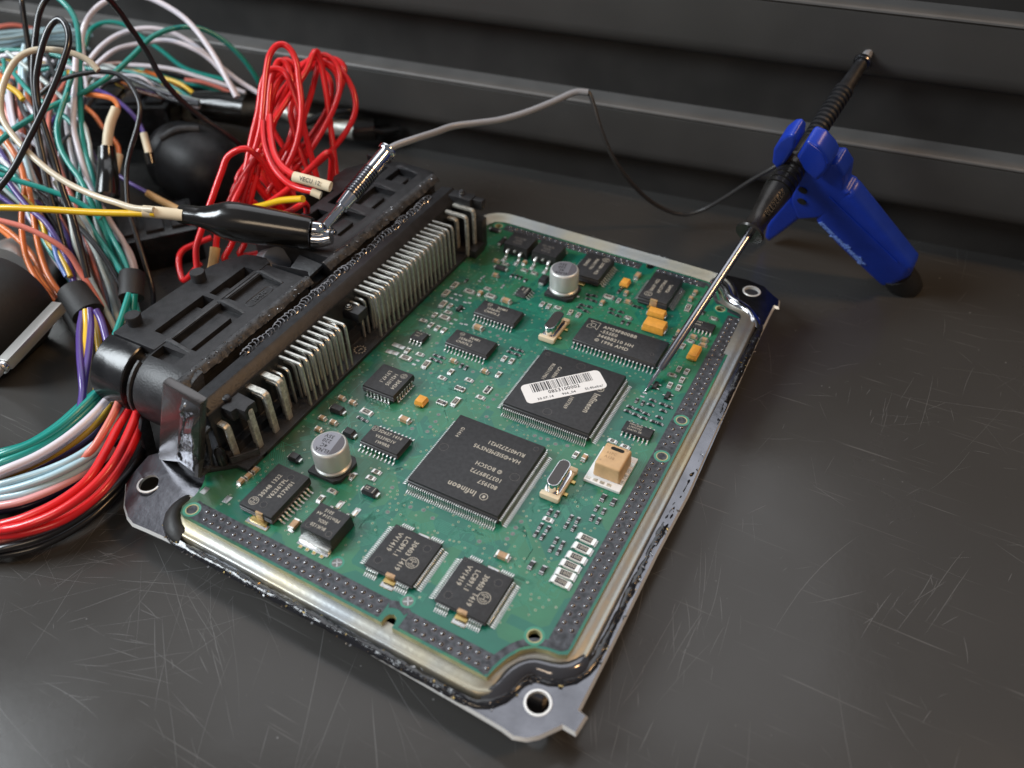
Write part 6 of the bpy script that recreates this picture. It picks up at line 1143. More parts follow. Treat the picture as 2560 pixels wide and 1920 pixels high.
# chips and what else is soldered on --------------------------------------------------------------
KEEP = []                                                 # occupied rectangles, for the vias and traces
def occ(cx, cy, sx, sy): KEEP.append((cx, cy, sx / 2, sy / 2))
def gull(b, x, y, dx, dy, w, reach, zt, mt='tin', th=.14, foot=.55):
    """one bent lead, starting at (x, y, zt) and going out along (dx, dy)"""
    px, py = -dy * w / 2, dx * w / 2
    P = [(-.25, zt), (reach * .26, zt), (reach * .40, zt - .12), (reach * .58, .28), (reach * .70, .14), (reach, .11)]
    vs = []
    for o_, z in P:
        for s_ in (-1, 1):
            for t in (0, -th): vs.append((x + dx * o_ + px * s_ + dx * (-t * .7 if .2 < z < zt - .05 else 0) * -1, y + dy * o_ + py * s_, z + t + (th if z < .2 else 0)))
    fs = []
    for i in range(len(P) - 1):
        a = 4 * i; c = a + 4
        fs += [(a, c, c + 2, a + 2), (a + 1, a + 3, c + 3, c + 1), (a, a + 1, c + 1, c), (a + 2, c + 2, c + 3, a + 3)]
    a = 4 * (len(P) - 1); fs += [(a, a + 1, a + 3, a + 2)]
    b.add(vs, fs, mt)
    b.box((x + dx * (reach + .05), y + dy * (reach + .05), .05), (abs(dx) * .7 + abs(dy) * w, abs(dy) * .7 + abs(dx) * w, .08), 'solder')
def body(b, cx, cy, sx, sy, z0, z1, inset=.35, mt='ic_black', mid=None):
    zm = mid if mid is not None else (z0 + z1) / 2
    b.frust((cx, cy), (sx - inset, sy - inset), z0, (sx, sy), zm - .06, 'ic_edge'); b.frust((cx, cy), (sx, sy), zm - .06, (sx, sy), zm + .06, 'ic_edge')
    vs = [(cx + a * (sx - inset) / 2, cy + c * (sy - inset) / 2, z1) for a, c in ((-1, -1), (1, -1), (1, 1), (-1, 1))]
    b.frust((cx, cy), (sx, sy), zm + .06, (sx - inset, sy - inset), z1, 'ic_edge', caps=False); b.add(vs, [(0, 1, 2, 3)], mt)
def leads(b, cx, cy, sx, sy, sides, w, reach, zt, mt='tin'):
    for side, offs in sides.items():
        for o_ in offs:
            if side == 'N': gull(b, cx + o_, cy + sy / 2, 0, 1, w, reach, zt, mt)
            if side == 'S': gull(b, cx + o_, cy - sy / 2, 0, -1, w, reach, zt, mt)
            if side == 'E': gull(b, cx + sx / 2, cy + o_, 1, 0, w, reach, zt, mt)
            if side == 'W': gull(b, cx - sx / 2, cy + o_, -1, 0, w, reach, zt, mt)
def row(n, p): return [(i - (n - 1) / 2) * p for i in range(n)]
def roundel(b, x, y, z, r, mt='print_grey', rot=0.):
    """the circled armature emblem printed on several packages"""
    w = r * .11; b.ring((x, y, z), r - w, r, mt)
    c, s_ = math.cos(math.radians(rot)), math.sin(math.radians(rot)); T = lambda u, v: (x + r * (u * c - v * s_), y + r * (u * s_ + v * c))
    for sg in (-1, 1):
        b.stroke([T(sg * .30, -.56), T(sg * .30, .56)], w, z, mt)
        b.stroke([T(sg * .30, .56), T(sg * .52, .42), T(sg * .66, 0), T(sg * .52, -.42), T(sg * .30, -.56)], w, z, mt)
    b.stroke([T(-.30, 0), T(.30, 0)], w, z, mt)
def chip(label, cx, cy, sx, sy, z0, z1, sides, w, reach, zt, lines=(), emblems=(), rings=(), inset=.35, name='integrated_circuit', extra=None, mt='tin', bevel=.12, round_=None):
    b = MB(); body(b, 0, 0, sx, sy, z0, z1, inset)
    o = put(name, b.mesh(name, bevel=bevel), ecu, (cx, cy, 0), label)
    b = MB(); leads(b, 0, 0, sx, sy, sides, w, reach, zt, mt); put('chip_leads', b.mesh('chip_leads', smooth=40, merge=False), o, (cx, cy, 0), kind='stuff')
    b = MB(); any_ = False
    for x, y, r in rings:
        b.ring((x, y, z1 + .012), r - .07, r, 'print_dim'); any_ = True
        if r < 1.3: b.disc((x, y, z1 + .008), r - .07, 'print_black', 20)
    for x, y, r, rot in emblems: roundel(b, x, y, z1 + .015, r, rot=rot); any_ = True
    for t, x, y, size, rot in lines: b.flat_text(t, x, y, z1 + .015, size, 'print_grey', rot); any_ = True
    if extra: extra(b, z1 + .015); any_ = True
    if any_: put('marking', b.mesh('marking', smooth=0, merge=False), o, (cx, cy, 0))
    occ(cx, cy, sx + 2 * reach, sy + 2 * reach); return o
q36 = row(42, .645)
chip('large square black microcontroller nearest the open corner, printed upside down', 0, 0, 27.6, 27.6, .3, 3.55, dict(N=q36, S=q36, E=q36, W=q36), .30, 1.75, 1.9,
     [('Infineon', 5.0, -9.8, 2.6, 180), ('803957', 9.0, -5.6, 1.9, 180), ('1037389772', 9.0, -3.0, 1.9, 180), ('\u00a9 BOSCH', 7.5, -.2, 1.9, 180), ("HA+\u00a9SIEMENS'95", 10.2, 5.2, 1.9, 180), ('RU407272M21', 10.2, 8.0, 1.9, 180), ('G1414', -10.2, 9.6, 1.5, -90)],
     rings=[(-11.2, .5, 1.35), (11.25, 0, 1.35), (11.7, 11.7, .75)],
     extra=lambda b, z: (b.ring((7.3, -9.7, z), .95, 1.15, 'print_grey'), b.box((7.3, -9.7, z), (.7, .9, .01), 'print_grey')))
sq = chip('large square black microcontroller with the barcode sticker on it', 8.4, 37.4, 27.6, 27.6, .3, 3.55, dict(N=q36, S=q36, E=q36, W=q36), .30, 1.75, 1.9,
     [('Infineon', 9.2, 2.4, 2.7, -90), ('CA189A', -5.6, 8.2, 1.6, -90), ('RU2511M61', -8.0, 8.6, 1.6, -90), ('1037369', 3.2, -2.0, 1.6, -90)],
     rings=[(-.2, 11.3, 1.35), (-.5, -11.2, 1.35), (-11.7, 11.8, .75)],
     extra=lambda b, z: (b.ring((9.2, 4.6, z), .95, 1.15, 'print_grey'), b.box((9.2, 4.6, z), (.9, .7, .01), 'print_grey')))
# barcode sticker
b = MB(); L_, H_ = 25.0, 8.3; rr = 1.6; pts = []
for cx, cy, a0 in ((L_ / 2 - rr, H_ / 2 - rr, 0), (-L_ / 2 + rr, H_ / 2 - rr, 90), (-L_ / 2 + rr, -H_ / 2 + rr, 180), (L_ / 2 - rr, -H_ / 2 + rr, 270)):
    pts += [(cx + rr * math.cos(math.radians(a0 + k * 15)), cy + rr * math.sin(math.radians(a0 + k * 15))) for k in range(7)]
b.poly(pts, 0, .07, 'label'); x = -9.6; rk = random.Random(21)
while x < 9.4:
    w_ = rk.choice((.14, .14, .28, .42)); b.add([(x, .05, .085), (x + w_, .05, .085), (x + w_, 3.75, .085), (x, 3.75, .085)], [(0, 1, 2, 3)], 'print_black'); x += w_ + rk.choice((.16, .16, .3, .36))
b.flat_text('0853100002', -5.2, -1.0, .085, 1.9, 'print_black', sx=.95); b.flat_text('30.07.14', -9.2, -3.0, .085, 1.25, 'print_black', sx=1.05); b.flat_text('966_04', -1.6, -3.0, .085, 1.25, 'print_black', sx=1.05); b.flat_text('SL4beba/', 5.6, -2.9, .085, 1.35, 'print_black', sx=1.05)
st = put('barcode_sticker', b.mesh('barcode_sticker', smooth=0), sq, (7.55, 38.0, 3.57)); st.rotation_euler = (0, 0, math.radians(44.6))
# two square driver chips at the open edge
s22 = row(22, .59); s6 = [-5.9, -5.3, -4.7, -4.1, -3.5, -2.9, 2.9, 3.5, 4.1, 4.7, 5.3, 5.9]
for cx, cy, lab in ((18.45, -33.8, 'square driver chip nearest the open corner of the board'), (-2.0, -33.4, 'square driver chip beside the tall transistor, far from the open corner')):
    o = chip(lab, cx, cy, 14.0, 14.0, .25, 1.75, dict(N=s6, S=s6, E=s22, W=s22), .27, 1.6, 1.0,
         [('30403', .9, 4.7, 1.9, -90), ('1419', .9, -1.0, 1.9, -90), ('LC891.1', -1.7, 4.9, 1.9, -90), ('VV1419', -4.1, 5.1, 1.9, -90)], emblems=[(3.3, -1.2, 1.65, -90)], rings=[(4.3, 4.0, 1.0), (-4.6, -4.4, 1.0), (-6.0, 6.0, .4)])
    b = MB(); b.box((.9, -7.5, .55), (3.2, 1.7, .22), 'gold_pad'); b.box((.9, -8.7, .1), (3.6, 1.7, .16), 'solder'); b.box((.9, 7.4, .5), (3.2, 1.2, .3), 'solder'); put('heat_tab', b.mesh('heat_tab', bevel=.08), o, (cx, cy, 0))
    b = MB(); b.box((.6, -6.55, 1.25), (2.7, 1.1, 1.06), 'ceramic'); put('notch_face', b.mesh('notch_face', bevel=.25), o, (cx, cy, 0))
# flash memory
l22 = row(22, 1.27)
def arrow(b, z):
    T = lambda P: [(-12.6 + u * 3.6, 1.2 + v * 3.6) for u, v in P]
    b.stroke(T([(0, 1), (1, 1), (1, -.05), (.68, .27), (.68, .7), (.3, .7), (0, 1)]), .16, z, 'print_grey'); b.stroke(T([(.3, .62), (.3, .27), (.66, .27), (.4, 0), (.0, 0), (0, .36), (.3, .62)]), .16, z, 'print_grey')
chip('long black flash memory chip under the probe needle', 13.75, 67.2, 28.4, 12.6, .35, 2.5, dict(N=l22, S=l22), .44, 1.7, 1.35,
     [('AM29F800BB', -7.6, 3.5, 2.1, 0), ('-55SE0', -7.6, 1.2, 2.1, 0), ('344BB210 HH', -7.6, -1.2, 2.1, 0), ('\u00a9 1996 AMD', -7.6, -3.6, 2.1, 0)], rings=[(-13.0, -5.2, .5), (11.2, -2.0, .6)], extra=arrow, inset=.6)
# two identical driver ICs and the wide one
l12 = row(12, 1.27); l10 = row(10, 1.27)
for cx, cy, lab in ((-27.9, 62.1, 'black driver chip between connector and crystal, the one further up the board'), (-28.1, 44.3, 'black driver chip between connector and microcontroller, the lower of the twins')):
    chip(lab, cx, cy, 15.4, 7.5, .3, 2.5, dict(N=l12, S=l12), .42, 1.5, 1.3, [('30481', -1.4, 1.6, 1.55, 0), ('1036/01', -4.6, 0, 1.55, 0), ('CN976.2', -4.6, -1.7, 1.55, 0)], emblems=[(-4.4, 2.0, .85, 0)], inset=.7, rings=[(-7.0, -2.4, .3)])
chip('black chip with ten leads a side next to the nearer capacitor', -27.8, -3.8, 12.8, 7.5, .3, 2.5, dict(N=l10, S=l10), .42, 1.5, 1.3, [('3D637 1414', -3.7, 2.0, 1.55, 0), ('V6339D1V', -3.4, 0, 1.5, 0), ('1W9RR', -2.2, -1.9, 1.5, 0)], emblems=[(-5.0, 2.2, 1.0, 0)], inset=.8)
# square J-lead chip
b = MB(); body(b, 0, 0, 11.4, 11.4, .7, 3.4, .5); o = put('integrated_circuit', b.mesh('integrated_circuit', bevel=.15), ecu, (-40.7, 16.4, 0), 'square chip with leads bent under it beside the connector')
b = MB()
for k in row(7, 1.27):
    for s_ in (-1, 1):
        for ax in (0, 1):
            M_ = Matrix.Rotation(math.pi / 2 * ax + (0 if s_ > 0 else math.pi), 4, 'Z'); c = M_ @ Vector((5.75, k, 1.2)); d = M_ @ Vector((.22, .62, 0)); b.box(c, (max(abs(d.x), .2), max(abs(d.y), .2), 1.6), 'tin'); c = M_ @ Vector((5.95, k, .18)); b.box(c, (.85, .85, .3), 'solder')
put('chip_leads', b.mesh('chip_leads', bevel=.08), o, (-40.7, 16.4, 0), kind='stuff')
b = MB(); roundel(b, 3.4, 3.4, 3.415, 1.05, rot=-90)
for t, x, y in (('30424', 3.3, 1.4), ('1421/05', .9, 3.4), ('L9147.1', -1.5, 3.6)): b.flat_text(t, x, y, 3.415, 1.75, 'print_grey', -90)
put('marking', b.mesh('marking', smooth=0, merge=False), o, (-40.7, 16.4, 0)); occ(-40.7, 16.4, 14, 14)
# power packages
l10b = row(10, 1.27)
o = chip('large power chip with a shiny notch beside the fixing tab near the harness', -42.6, -33.2, 11.0, 15.9, .3, 3.4, dict(E=l10b, W=l10b), .5, 1.6, 1.0, [('30348 1322', -1.9, -3.6, 1.75, 90), ('V6236TPL', .5, -3.0, 1.75, 90), ('917W01', 2.7, -1.6, 1.75, 90)], emblems=[(-2.4, -5.4, 1.35, 90)], rings=[(.7, -5.2, .95), (1.0, 5.3, .95)], bevel=.3, mt='tin_dull')
b = MB(); b.box((1.2, -8.4, .4), (5.2, 1.6, .5), 'gold_pad'); b.box((1.2, -9.2, .12), (7.0, 1.7, .2), 'solder'); b.box((1.4, -7.6, 1.9), (2.3, 1.0, 2.95), 'ceramic'); put('heat_tab', b.mesh('heat_tab', bevel=.15), o, (-42.6, -33.2, 0))
o = chip('power chip half hidden behind the far capacitor', -10.6, 99.9, 10.6, 14.6, .3, 3.3, dict(E=l10b, W=l10b), .5, 1.6, 1.0, [('30281 1422', 2.6, 3.2, 1.6, -90), ('MA011T01', -.2, 4.6, 1.6, -90), ('100002', -2.8, 3.4, 1.6, -90)], emblems=[(2.7, 5.3, 1.3, -90)], bevel=.3, mt='tin_dull')
b = MB(); b.box((-1.5, -8.1, .4), (4.2, 1.8, .5), 'gold_pad'); put('heat_tab', b.mesh('heat_tab', bevel=.15), o, (-10.6, 99.9, 0))
l18 = row(19, .66)
o = chip('power chip with fine leads and a notched end near the far corner', 15.2, 98.8, 10.6, 16.4, .3, 3.3, dict(E=l18, W=l18), .34, 1.5, 1.0, [('30639 1422', -2.3, -3.6, 1.6, 90), ('NF177TWA', .3, -3.4, 1.6, 90), ('926APL', 2.8, -2.0, 1.6, 90)], emblems=[(-2.5, -5.4, 1.35, 90)], bevel=.4)
b = MB(); b.box((.3, -8.6, .6), (3.2, 1.6, .6), 'gold_pad'); b.box((.5, -7.75, 1.9), (2.6, 1.0, 2.85), 'ceramic'); put('heat_tab', b.mesh('heat_tab', bevel=.15), o, (15.2, 98.8, 0))
# small outline chips
l4 = row(4, 1.27); l7 = row(7, 1.27)
chip('small eight lead chip near the far capacitor', -26.7, 77.5, 3.9, 5.0, .2, 1.6, dict(E=l4, W=l4), .42, 1.1, .8, [('A82C251', .9, 2.0, .9, -90), ('1422', -.4, 1.6, .9, -90)], inset=.3)
chip('small eight lead chip beside the connector', -45.3, 40.4, 4.9, 3.9, .2, 1.6, dict(N=l4, S=l4), .42, 1.1, .8, [('VF125', -1.6, .7, .9, 0), ('1351', -1.4, -.6, .9, 0)], inset=.3)
chip('fourteen lead logic chip between sensor and barcode', 33.05, 33.7, 8.65, 3.9, .2, 1.6, dict(N=l7, S=l7), .42, 1.1, .8, [('74HC00D', -3.0, 1.1, .95, 0), ('L7073TS2', -2.8, 0, .95, 0), ('Un6191 2B', -2.9, -1.1, .95, 0)], inset=.3)
chip('fourteen lead chip passing behind the probe needle', 33.6, 88.0, 8.65, 3.9, .2, 1.6, dict(N=l7, S=l7), .42, 1.1, .8, [('LM2901D', 0, .9, .95, 180), ('4A35 1', 0, -.6, .95, 180)], inset=.3)
# transistors with tabs
def dpak(cx, cy, lab, front):
    b = MB(); b.frust((0, 0), (10.0, 9.4), .25, (9.4, 8.6), 4.3, 'ic_edge', caps=True); b.add([(-4.7, -4.3, 4.305), (4.7, -4.3, 4.305), (4.7, 4.3, 4.305), (-4.7, 4.3, 4.305)], [(0, 1, 2, 3)], 'ic_black')
    o = put('power_transistor', b.mesh('power_transistor', bevel=.2), ecu, (cx, cy, 0), lab)
    b = MB(); s_ = -1 if front else 1
    for x in (-2.6, 2.6):
        P = [(x, s_ * 4.4, 2.3), (x, s_ * 5.6, 2.25), (x, s_ * 6.2, 1.6), (x, s_ * 6.5, .5), (x, s_ * 7.2, .3), (x, s_ * 8.9, .3)]; b.tube(spline(P, 3), .62, 'tin', 4, flat=.55, up=(1, 0, 0)); b.box((x, s_ * 8.4, .1), (1.6, 2.6, .16), 'solder')
    b.box((0, s_ * 4.9, 2.3), (.9, .9, .6), 'tin'); put('transistor_leads', b.mesh('transistor_leads', bevel=.05), o, (cx, cy, 0))
    b = MB(); b.box((0, -s_ * 5.0, .75), (9.2, 1.6, 1.2), 'tin'); b.box((0, -s_ * 5.7, .15), (9.6, 2.0, .25), 'solder')
    for x in (-3.2, -1.1, 1.1, 3.4): b.box((x, -s_ * 6.9, .14), (1.1, 1.3, .22), 'gold_pad')
    put('heat_tab', b.mesh('heat_tab', bevel=.15), o, (cx, cy, 0))
    b = MB()
    for t, x, y in front and (('BUK128', 1.6, 1.0), ('50DL', 1.0, -.6), ('P1314', 1.4, -2.1)) or (('BUK128', 1.7, -2.2), ('50DL', 1.0, -.4), ('PEm1314 A4', 3.4, 1.4), ('5015', .4, 2.9)): b.flat_text(t, x, y, 4.32, 1.35, 'print_grey' if not front else 'print_dim', 180)
    if not front:
        for x, y in ((-3.0, -2.9), (3.2, -2.9)): b.ring((x, y, 4.32), .75, .85, 'print_dim')
    put('marking', b.mesh('marking', smooth=0, merge=False), o, (cx, cy, 0)); occ(cx, cy, 12, 18)
dpak(-23.8, -35.7, 'tall transistor nearest the open edge with a bright tab', False)
dpak(-40.2, 101.2, 'transistor nearest the connector at the far edge', True); dpak(-28.7, 101.2, 'transistor beside the far capacitor at the far edge', True)
# electrolytic capacitors
def elcap(cx, cy, lab, rot):
    b = MB(); q = 5.1; b.poly([(-q, -q), (q - 1.6, -q), (q, -q + 1.6), (q, q - 1.6), (q - 1.6, q), (-q, q)], .25, 1.5, 'cap_base')
    o = put('electrolytic_capacitor', b.mesh('electrolytic_capacitor', bevel=.25), ecu, (cx, cy, 0), lab)
    b = MB(); R_ = 4.95; b.lathe([(1.5, R_ - .35), (1.9, R_), (2.5, R_), (2.9, R_ - .5), (3.3, R_ - .5), (3.7, R_), (9.2, R_), (9.7, R_ - .18), (9.98, R_ - .55), (10.0, R_ - .75)], (0, 0, 0), (0, 0, 1), 'cap_can', 56)
    put('can', b.mesh('can', smooth=50), o, (cx, cy, 0))
    b = MB(); r = R_ - .72; z = 10.02; n = 48
    b.disc((0, 0, z), r, 'cap_top', n); T = Matrix.Rotation(math.radians(rot), 4, 'Z'); a0 = math.acos(.42)
    arc = [T @ Vector((r * math.cos(-a0 + 2 * a0 * k / 20), r * math.sin(-a0 + 2 * a0 * k / 20), z + .01)) for k in range(21)]; b.add(arc, [tuple(range(21))], 'cap_dark')
    for t, x, y in (('ELNA', -.4, -2.7), ('4C', -.9, -1.0), ('220', -1.0, .7), ('35V', -1.1, 2.4)):
        b.text(t, 1.75, 'print_black', T @ Matrix.Translation((x, y, z + .02)) @ Matrix.Rotation(math.pi, 4, 'Z'), align='CENTER')
    put('marking', b.mesh('marking', smooth=0, merge=False), o, (cx, cy, 0))
    b = MB()
    for s_ in (-1, 1): b.box((s_ * 5.3, 0, .2), (1.4, 1.0, .3), 'tin')
    put('terminals', b.mesh('terminals', bevel=.05), o, (cx, cy, 0)); occ(cx, cy, 12, 12)
elcap(-14.8, 84.7, 'silver capacitor at the far edge of the board', 10); elcap(-35.5, -17.6, 'silver capacitor nearer the open edge of the board', 6)
# crystals
def crystal(cx, cy, lab):
    b = MB(); b.box((0, 0, .75), (5.0, 12.6, 1.3), 'cream')
    for y in (-5.5, 5.5): b.box((0, y, 1.1), (5.6, 1.5, 1.6), 'cream')
    o = put('crystal_oscillator', b.mesh('crystal_oscillator', bevel=.3), ecu, (cx, cy, 0), lab)
    def stad(w, l, n=10): 
        r = w / 2; return [(r * math.cos(math.pi * k / n), l / 2 - r + r * math.sin(math.pi * k / n)) for k in range(n + 1)] + [(-r * math.cos(math.pi * k / n), -l / 2 + r - r * math.sin(math.pi * k / n)) for k in range(n + 1)]
    b = MB(); b.poly(stad(4.5, 11.0), 1.4, 1.75, 'chrome'); b.poly(stad(3.5, 9.9), 1.75, 4.9, 'chrome'); put('metal_can', b.mesh('metal_can', bevel=.3, seg=3), o, (cx - .2, cy + .1, 0))
    b = MB(); b.poly(stad(3.1, 9.5), 4.9, 4.93, 'can_dark'); put('can_top', b.mesh('can_top'), o, (cx - .2, cy + .1, 0))
    b = MB()
    for y in (-2.4, 2.4): b.box((3.0, y, .3), (1.5, 1.1, .5), 'gold_pad')
    put('terminals', b.mesh('terminals', bevel=.1), o, (cx, cy, 0)); occ(cx, cy, 8, 14)
crystal(-8.2, 63.9, 'metal crystal between the driver twins and the flash chip'); crystal(21.6, 5.8, 'metal crystal beside the pressure sensor')
# pressure sensor
b = MB(); b.box((0, 0, .55), (10.4, 13.4, .9), 'alumina'); o = put('pressure_sensor', b.mesh('pressure_sensor', bevel=.08), ecu, (32.0, 16.9, 0), 'cream block sensor on a white ceramic plate')
b = MB(); b.frust((0, 0), (7.8, 9.0), 1.0, (7.3, 8.4), 6.2, 'sensor'); put('sensor_cap', b.mesh('sensor_cap', bevel=.7, seg=4), o, (32.3, 16.9, 0))
b = MB(); z = 6.22
mat('sensor_ink', (.36, .22, .11), .6)
P = [(1.4 + .62 * math.cos(a), 2.6 + .62 * math.sin(a)) for a in [math.radians(k) for k in range(-90, 91, 18)]] + [(-1.2 + .62 * math.cos(a), 2.6 + .62 * math.sin(a)) for a in [math.radians(k) for k in range(90, 271, 18)]]
b.add([(x, y, z) for x, y in P], [tuple(range(len(P)))], 'hole')
for x, y in ((2.6, 3.4), (-2.7, -2.8)): b.disc((x, y, z), .32, 'ceramic')
b.ring((-2.7, 3.2, z), .38, .46, 'sensor_ink'); b.flat_text('61PC', -2.2, .6, z, 1.3, 'sensor_ink', 0); b.flat_text('A138', -2.2, -1.0, z, 1.3, 'sensor_ink', 0)
put('sensor_marking', b.mesh('sensor_marking', smooth=0, merge=False), o, (32.3, 16.9, 0))
b = MB()
for x in (-4.2, -2.2, -.2, 1.8): b.box((x, -5.75, 1.03), (1.25, 1.0, .08), 'tin_dull')
for y in (-3.4, -1.0, 1.4, 3.8): b.box((4.6, y, 1.03), (1.1, 1.7, .08), 'tin_dull')
put('plate_pads', b.mesh('plate_pads'), o, (32.0, 16.9, 0)); occ(32, 16.9, 11, 14)
# tantalum blocks
def tant(cx, cy, sx, sy, h, lab, ax):
    b = MB(); b.frust((0, 0), (sx, sy), .25, (sx, sy), h * .45, 'tantalum'); b.frust((0, 0), (sx, sy), h * .45, (sx - .5, sy - .5), h, 'tantalum')
    o = put('tantalum_capacitor', b.mesh('tantalum_capacitor', bevel=.12), ecu, (cx, cy, 0), lab); b = MB()
    for s_ in (-1, 1): b.box((s_ * (sx / 2 + .1) if ax == 0 else 0, s_ * (sy / 2 + .1) if ax else 0, .45), (.7 if ax == 0 else sx * .6, .7 if ax else sy * .6, .8), 'gold_pad' if ax else 'tin')
    put('terminals', b.mesh('terminals', bevel=.08), o, (cx, cy, 0)); occ(cx, cy, sx + 1, sy + 1)
tant(2.3, 98.7, 3.0, 3.6, 1.9, 'small yellow capacitor between the two far power chips', 1); tant(18.3, 87.4, 6.0, 3.2, 2.2, 'yellow block touching the notched power chip', 0); tant(20.3, 80.2, 7.3, 4.9, 2.9, 'largest yellow block, above the flash chip', 0)
tant(36.0, 73.8, 3.2, 6.0, 2.1, 'yellow block beside the edge strip', 1); tant(-28.3, 15.2, 3.1, 3.3, 2.0, 'yellow block next to the square chip by the connector', 1)
# diodes and small black parts
def diode(cx, cy, sx, sy, h, ax, lab=None, mark=None, colr='ic_black'):
    b = MB(); b.frust((0, 0), (sx, sy), .25, (sx, sy), h * .5, 'ic_edge'); b.frust((0, 0), (sx, sy), h * .5, (sx - .5, sy - .5), h, colr); o = put('diode', b.mesh('diode', bevel=.1), ecu, (cx, cy, 0), lab); b = MB()
    for s_ in (-1, 1): b.box((s_ * (sx / 2 + .25) if ax == 0 else 0, s_ * (sy / 2 + .25) if ax else 0, .5), (.9 if ax == 0 else sx * .6, .9 if ax else sy * .6, .9), 'tin')
    put('terminals', b.mesh('terminals', bevel=.12), o, (cx, cy, 0))
    if mark:
        b = MB(); b.flat_text(mark, -1.5, 0, h + .015, 1.3, 'print_grey', 0); b.box((sx / 2 - .8, 0, h + .005), (.18, sy - .7, .01), 'print_grey'); put('marking', b.mesh('marking', smooth=0), o, (cx, cy, 0))
    occ(cx, cy, sx + 1.6, sy + 1)
diode(-55.0, 108.2, 3.6, 2.3, 1.2, 0); diode(-48.8, 102.5, 1.8, 4.2, 1.2, 1); diode(-40.8, 86.9, 4.0, 2.2, 1.3, 0); diode(-23.6, 87.0, 2.8, 3.6, 2.2, 1); diode(-48.2, .7, 4.1, 2.5, 2.0, 0); diode(-39.3, -5.5, 3.2, 2.6, 2.1, 0)
diode(-47.1, -20.2, 3.0, 2.4, 2.0, 0, 'brown tinted diode beside the nearer silver capacitor', None, 'ic_edge'); diode(-21.5, -20.3, 4.1, 2.6, 1.9, 0, 'black diode with a printed bar', 'SZ')
def sot(cx, cy, rot=0, lab=None):
    b = MB(); b.frust((0, 0), (1.5, 3.0), .15, (1.2, 2.7), 1.0, 'ic_black')
    for x, y in ((1.1, -.95), (1.1, .95), (-1.1, 0)): b.box((x, y, .25), (.9, .5, .25), 'tin')
    o = put('small_transistor', b.mesh('small_transistor', bevel=.06), ecu, (cx, cy, 0)); o.rotation_euler = (0, 0, math.radians(rot)); occ(cx, cy, 3.5, 3.5)
sot(30.5, 54.5); sot(35.3, 51.9); sot(-41.8, 59.8)
def array(cx, cy, rot):
    b = MB(); b.box((0, 0, .3), (3.2, 1.5, .45), 'ceramic_white'); b.box((0, 0, .54), (3.0, 1.1, .06), 'res_top')
    for k in row(4, .8):
        for s_ in (-1, 1): b.box((k, s_ * .78, .28), (.45, .45, .5), 'tin')
    b.flat_text('103', -.8, 0, .585, .9, 'print_grey', 0); o = put('resistor_array', b.mesh('resistor_array'), ecu, (cx, cy, 0)); o.rotation_euler = (0, 0, math.radians(rot)); occ(cx, cy, 4, 4)
array(-21.3, 25.7, 0); array(-13.6, 29.2, 90); array(-23.0, 18.0, 0)
# passives from the table: shared meshes per kind
def two_pole(l, w, h, bodyc, topc=None, term=.42, mark=None, endc='tin'):
    b = MB(); b.box((0, 0, h / 2 + .06), (l - term * 1.2, w * .96, h), bodyc)
    for s_ in (-1, 1): b.box((s_ * (l / 2 - term / 2), 0, h / 2 + .06), (term, w, h * 1.04), endc); b.box((s_ * (l / 2 + .12), 0, .12), (.55, w * 1.05, .22), 'solder')
    if topc: b.box((0, 0, h + .08), (l - term * 2.5, w * .74, .05), topc)
    if mark: b.flat_text(mark, 0, 0, h + .115, w * .62, 'print_grey', 0, align='CENTER')
    return b
PROTO = {'r': ('resistor', two_pole(2.15, 1.3, .5, 'ceramic_white', 'res_top', mark='10')), 'R': ('resistor', two_pole(3.5, 1.75, .6, 'ceramic_white', 'res_top', .5, '1002')), 'B': ('resistor', two_pole(4.7, 2.1, .65, 'ceramic_white', 'res_top', .75, '1000')),
         'c': ('ceramic_capacitor', two_pole(2.1, 1.3, 1.0, 'ceramic')), 'C': ('ceramic_capacitor', two_pole(3.3, 1.7, 1.2, 'ceramic', None, .55)), 'k': ('resistor', two_pole(1.55, .85, .45, 'res_top', None, .28, None, 'solder')), 'K': ('resistor', two_pole(2.1, 1.2, .6, 'res_top', None, .35, None, 'solder'))}
PM = {k: (n, b.mesh(n + '_body', bevel=.04 if k not in 'rRB' else 0, smooth=0)) for k, (n, b) in PROTO.items()}
pads = MB()
for kind, x, y, rot in PASSIVES:
    if kind in 'pP':
        s_ = (1.3, .75) if kind == 'p' else (2.3, 1.7)
        pads.box((x, y, .05), (s_[rot], s_[1 - rot], .1), 'solder'); occ(x, y, 2, 2); continue
    n, me = PM[kind]; o = put(n, me, ecu, (x, y, 0)); o.rotation_euler = (0, 0, math.pi / 2 * rot + random.uniform(-.05, .05)); occ(x, y, 3.0 if kind in 'RBC' else 2.2, 3.0 if kind in 'RBC' else 2.2)
put('bare_pads', pads.mesh('bare_pads', bevel=.04), board, kind='stuff')
b = MB()
for x, y in TEST_POINTS: b.disc((x, y, .04), .62, 'point_grey', 16); b.ring((x, y, .045), .62, .78, 'trace', 16); occ(x, y, 1.4, 1.4)
for x, y in BIG_TEST_POINTS: b.disc((x, y, .04), 1.35, 'point_grey', 24); b.ring((x, y, .045), 1.35, 1.9, 'trace', 24); b.box((x, y, .05), (.25, 2.3, .02), 'solder', .6); b.box((x, y, .05), (2.3, .25, .02), 'solder', .6); occ(x, y, 3, 3)
put('test_points', b.mesh('test_points', smooth=0), board, kind='stuff')
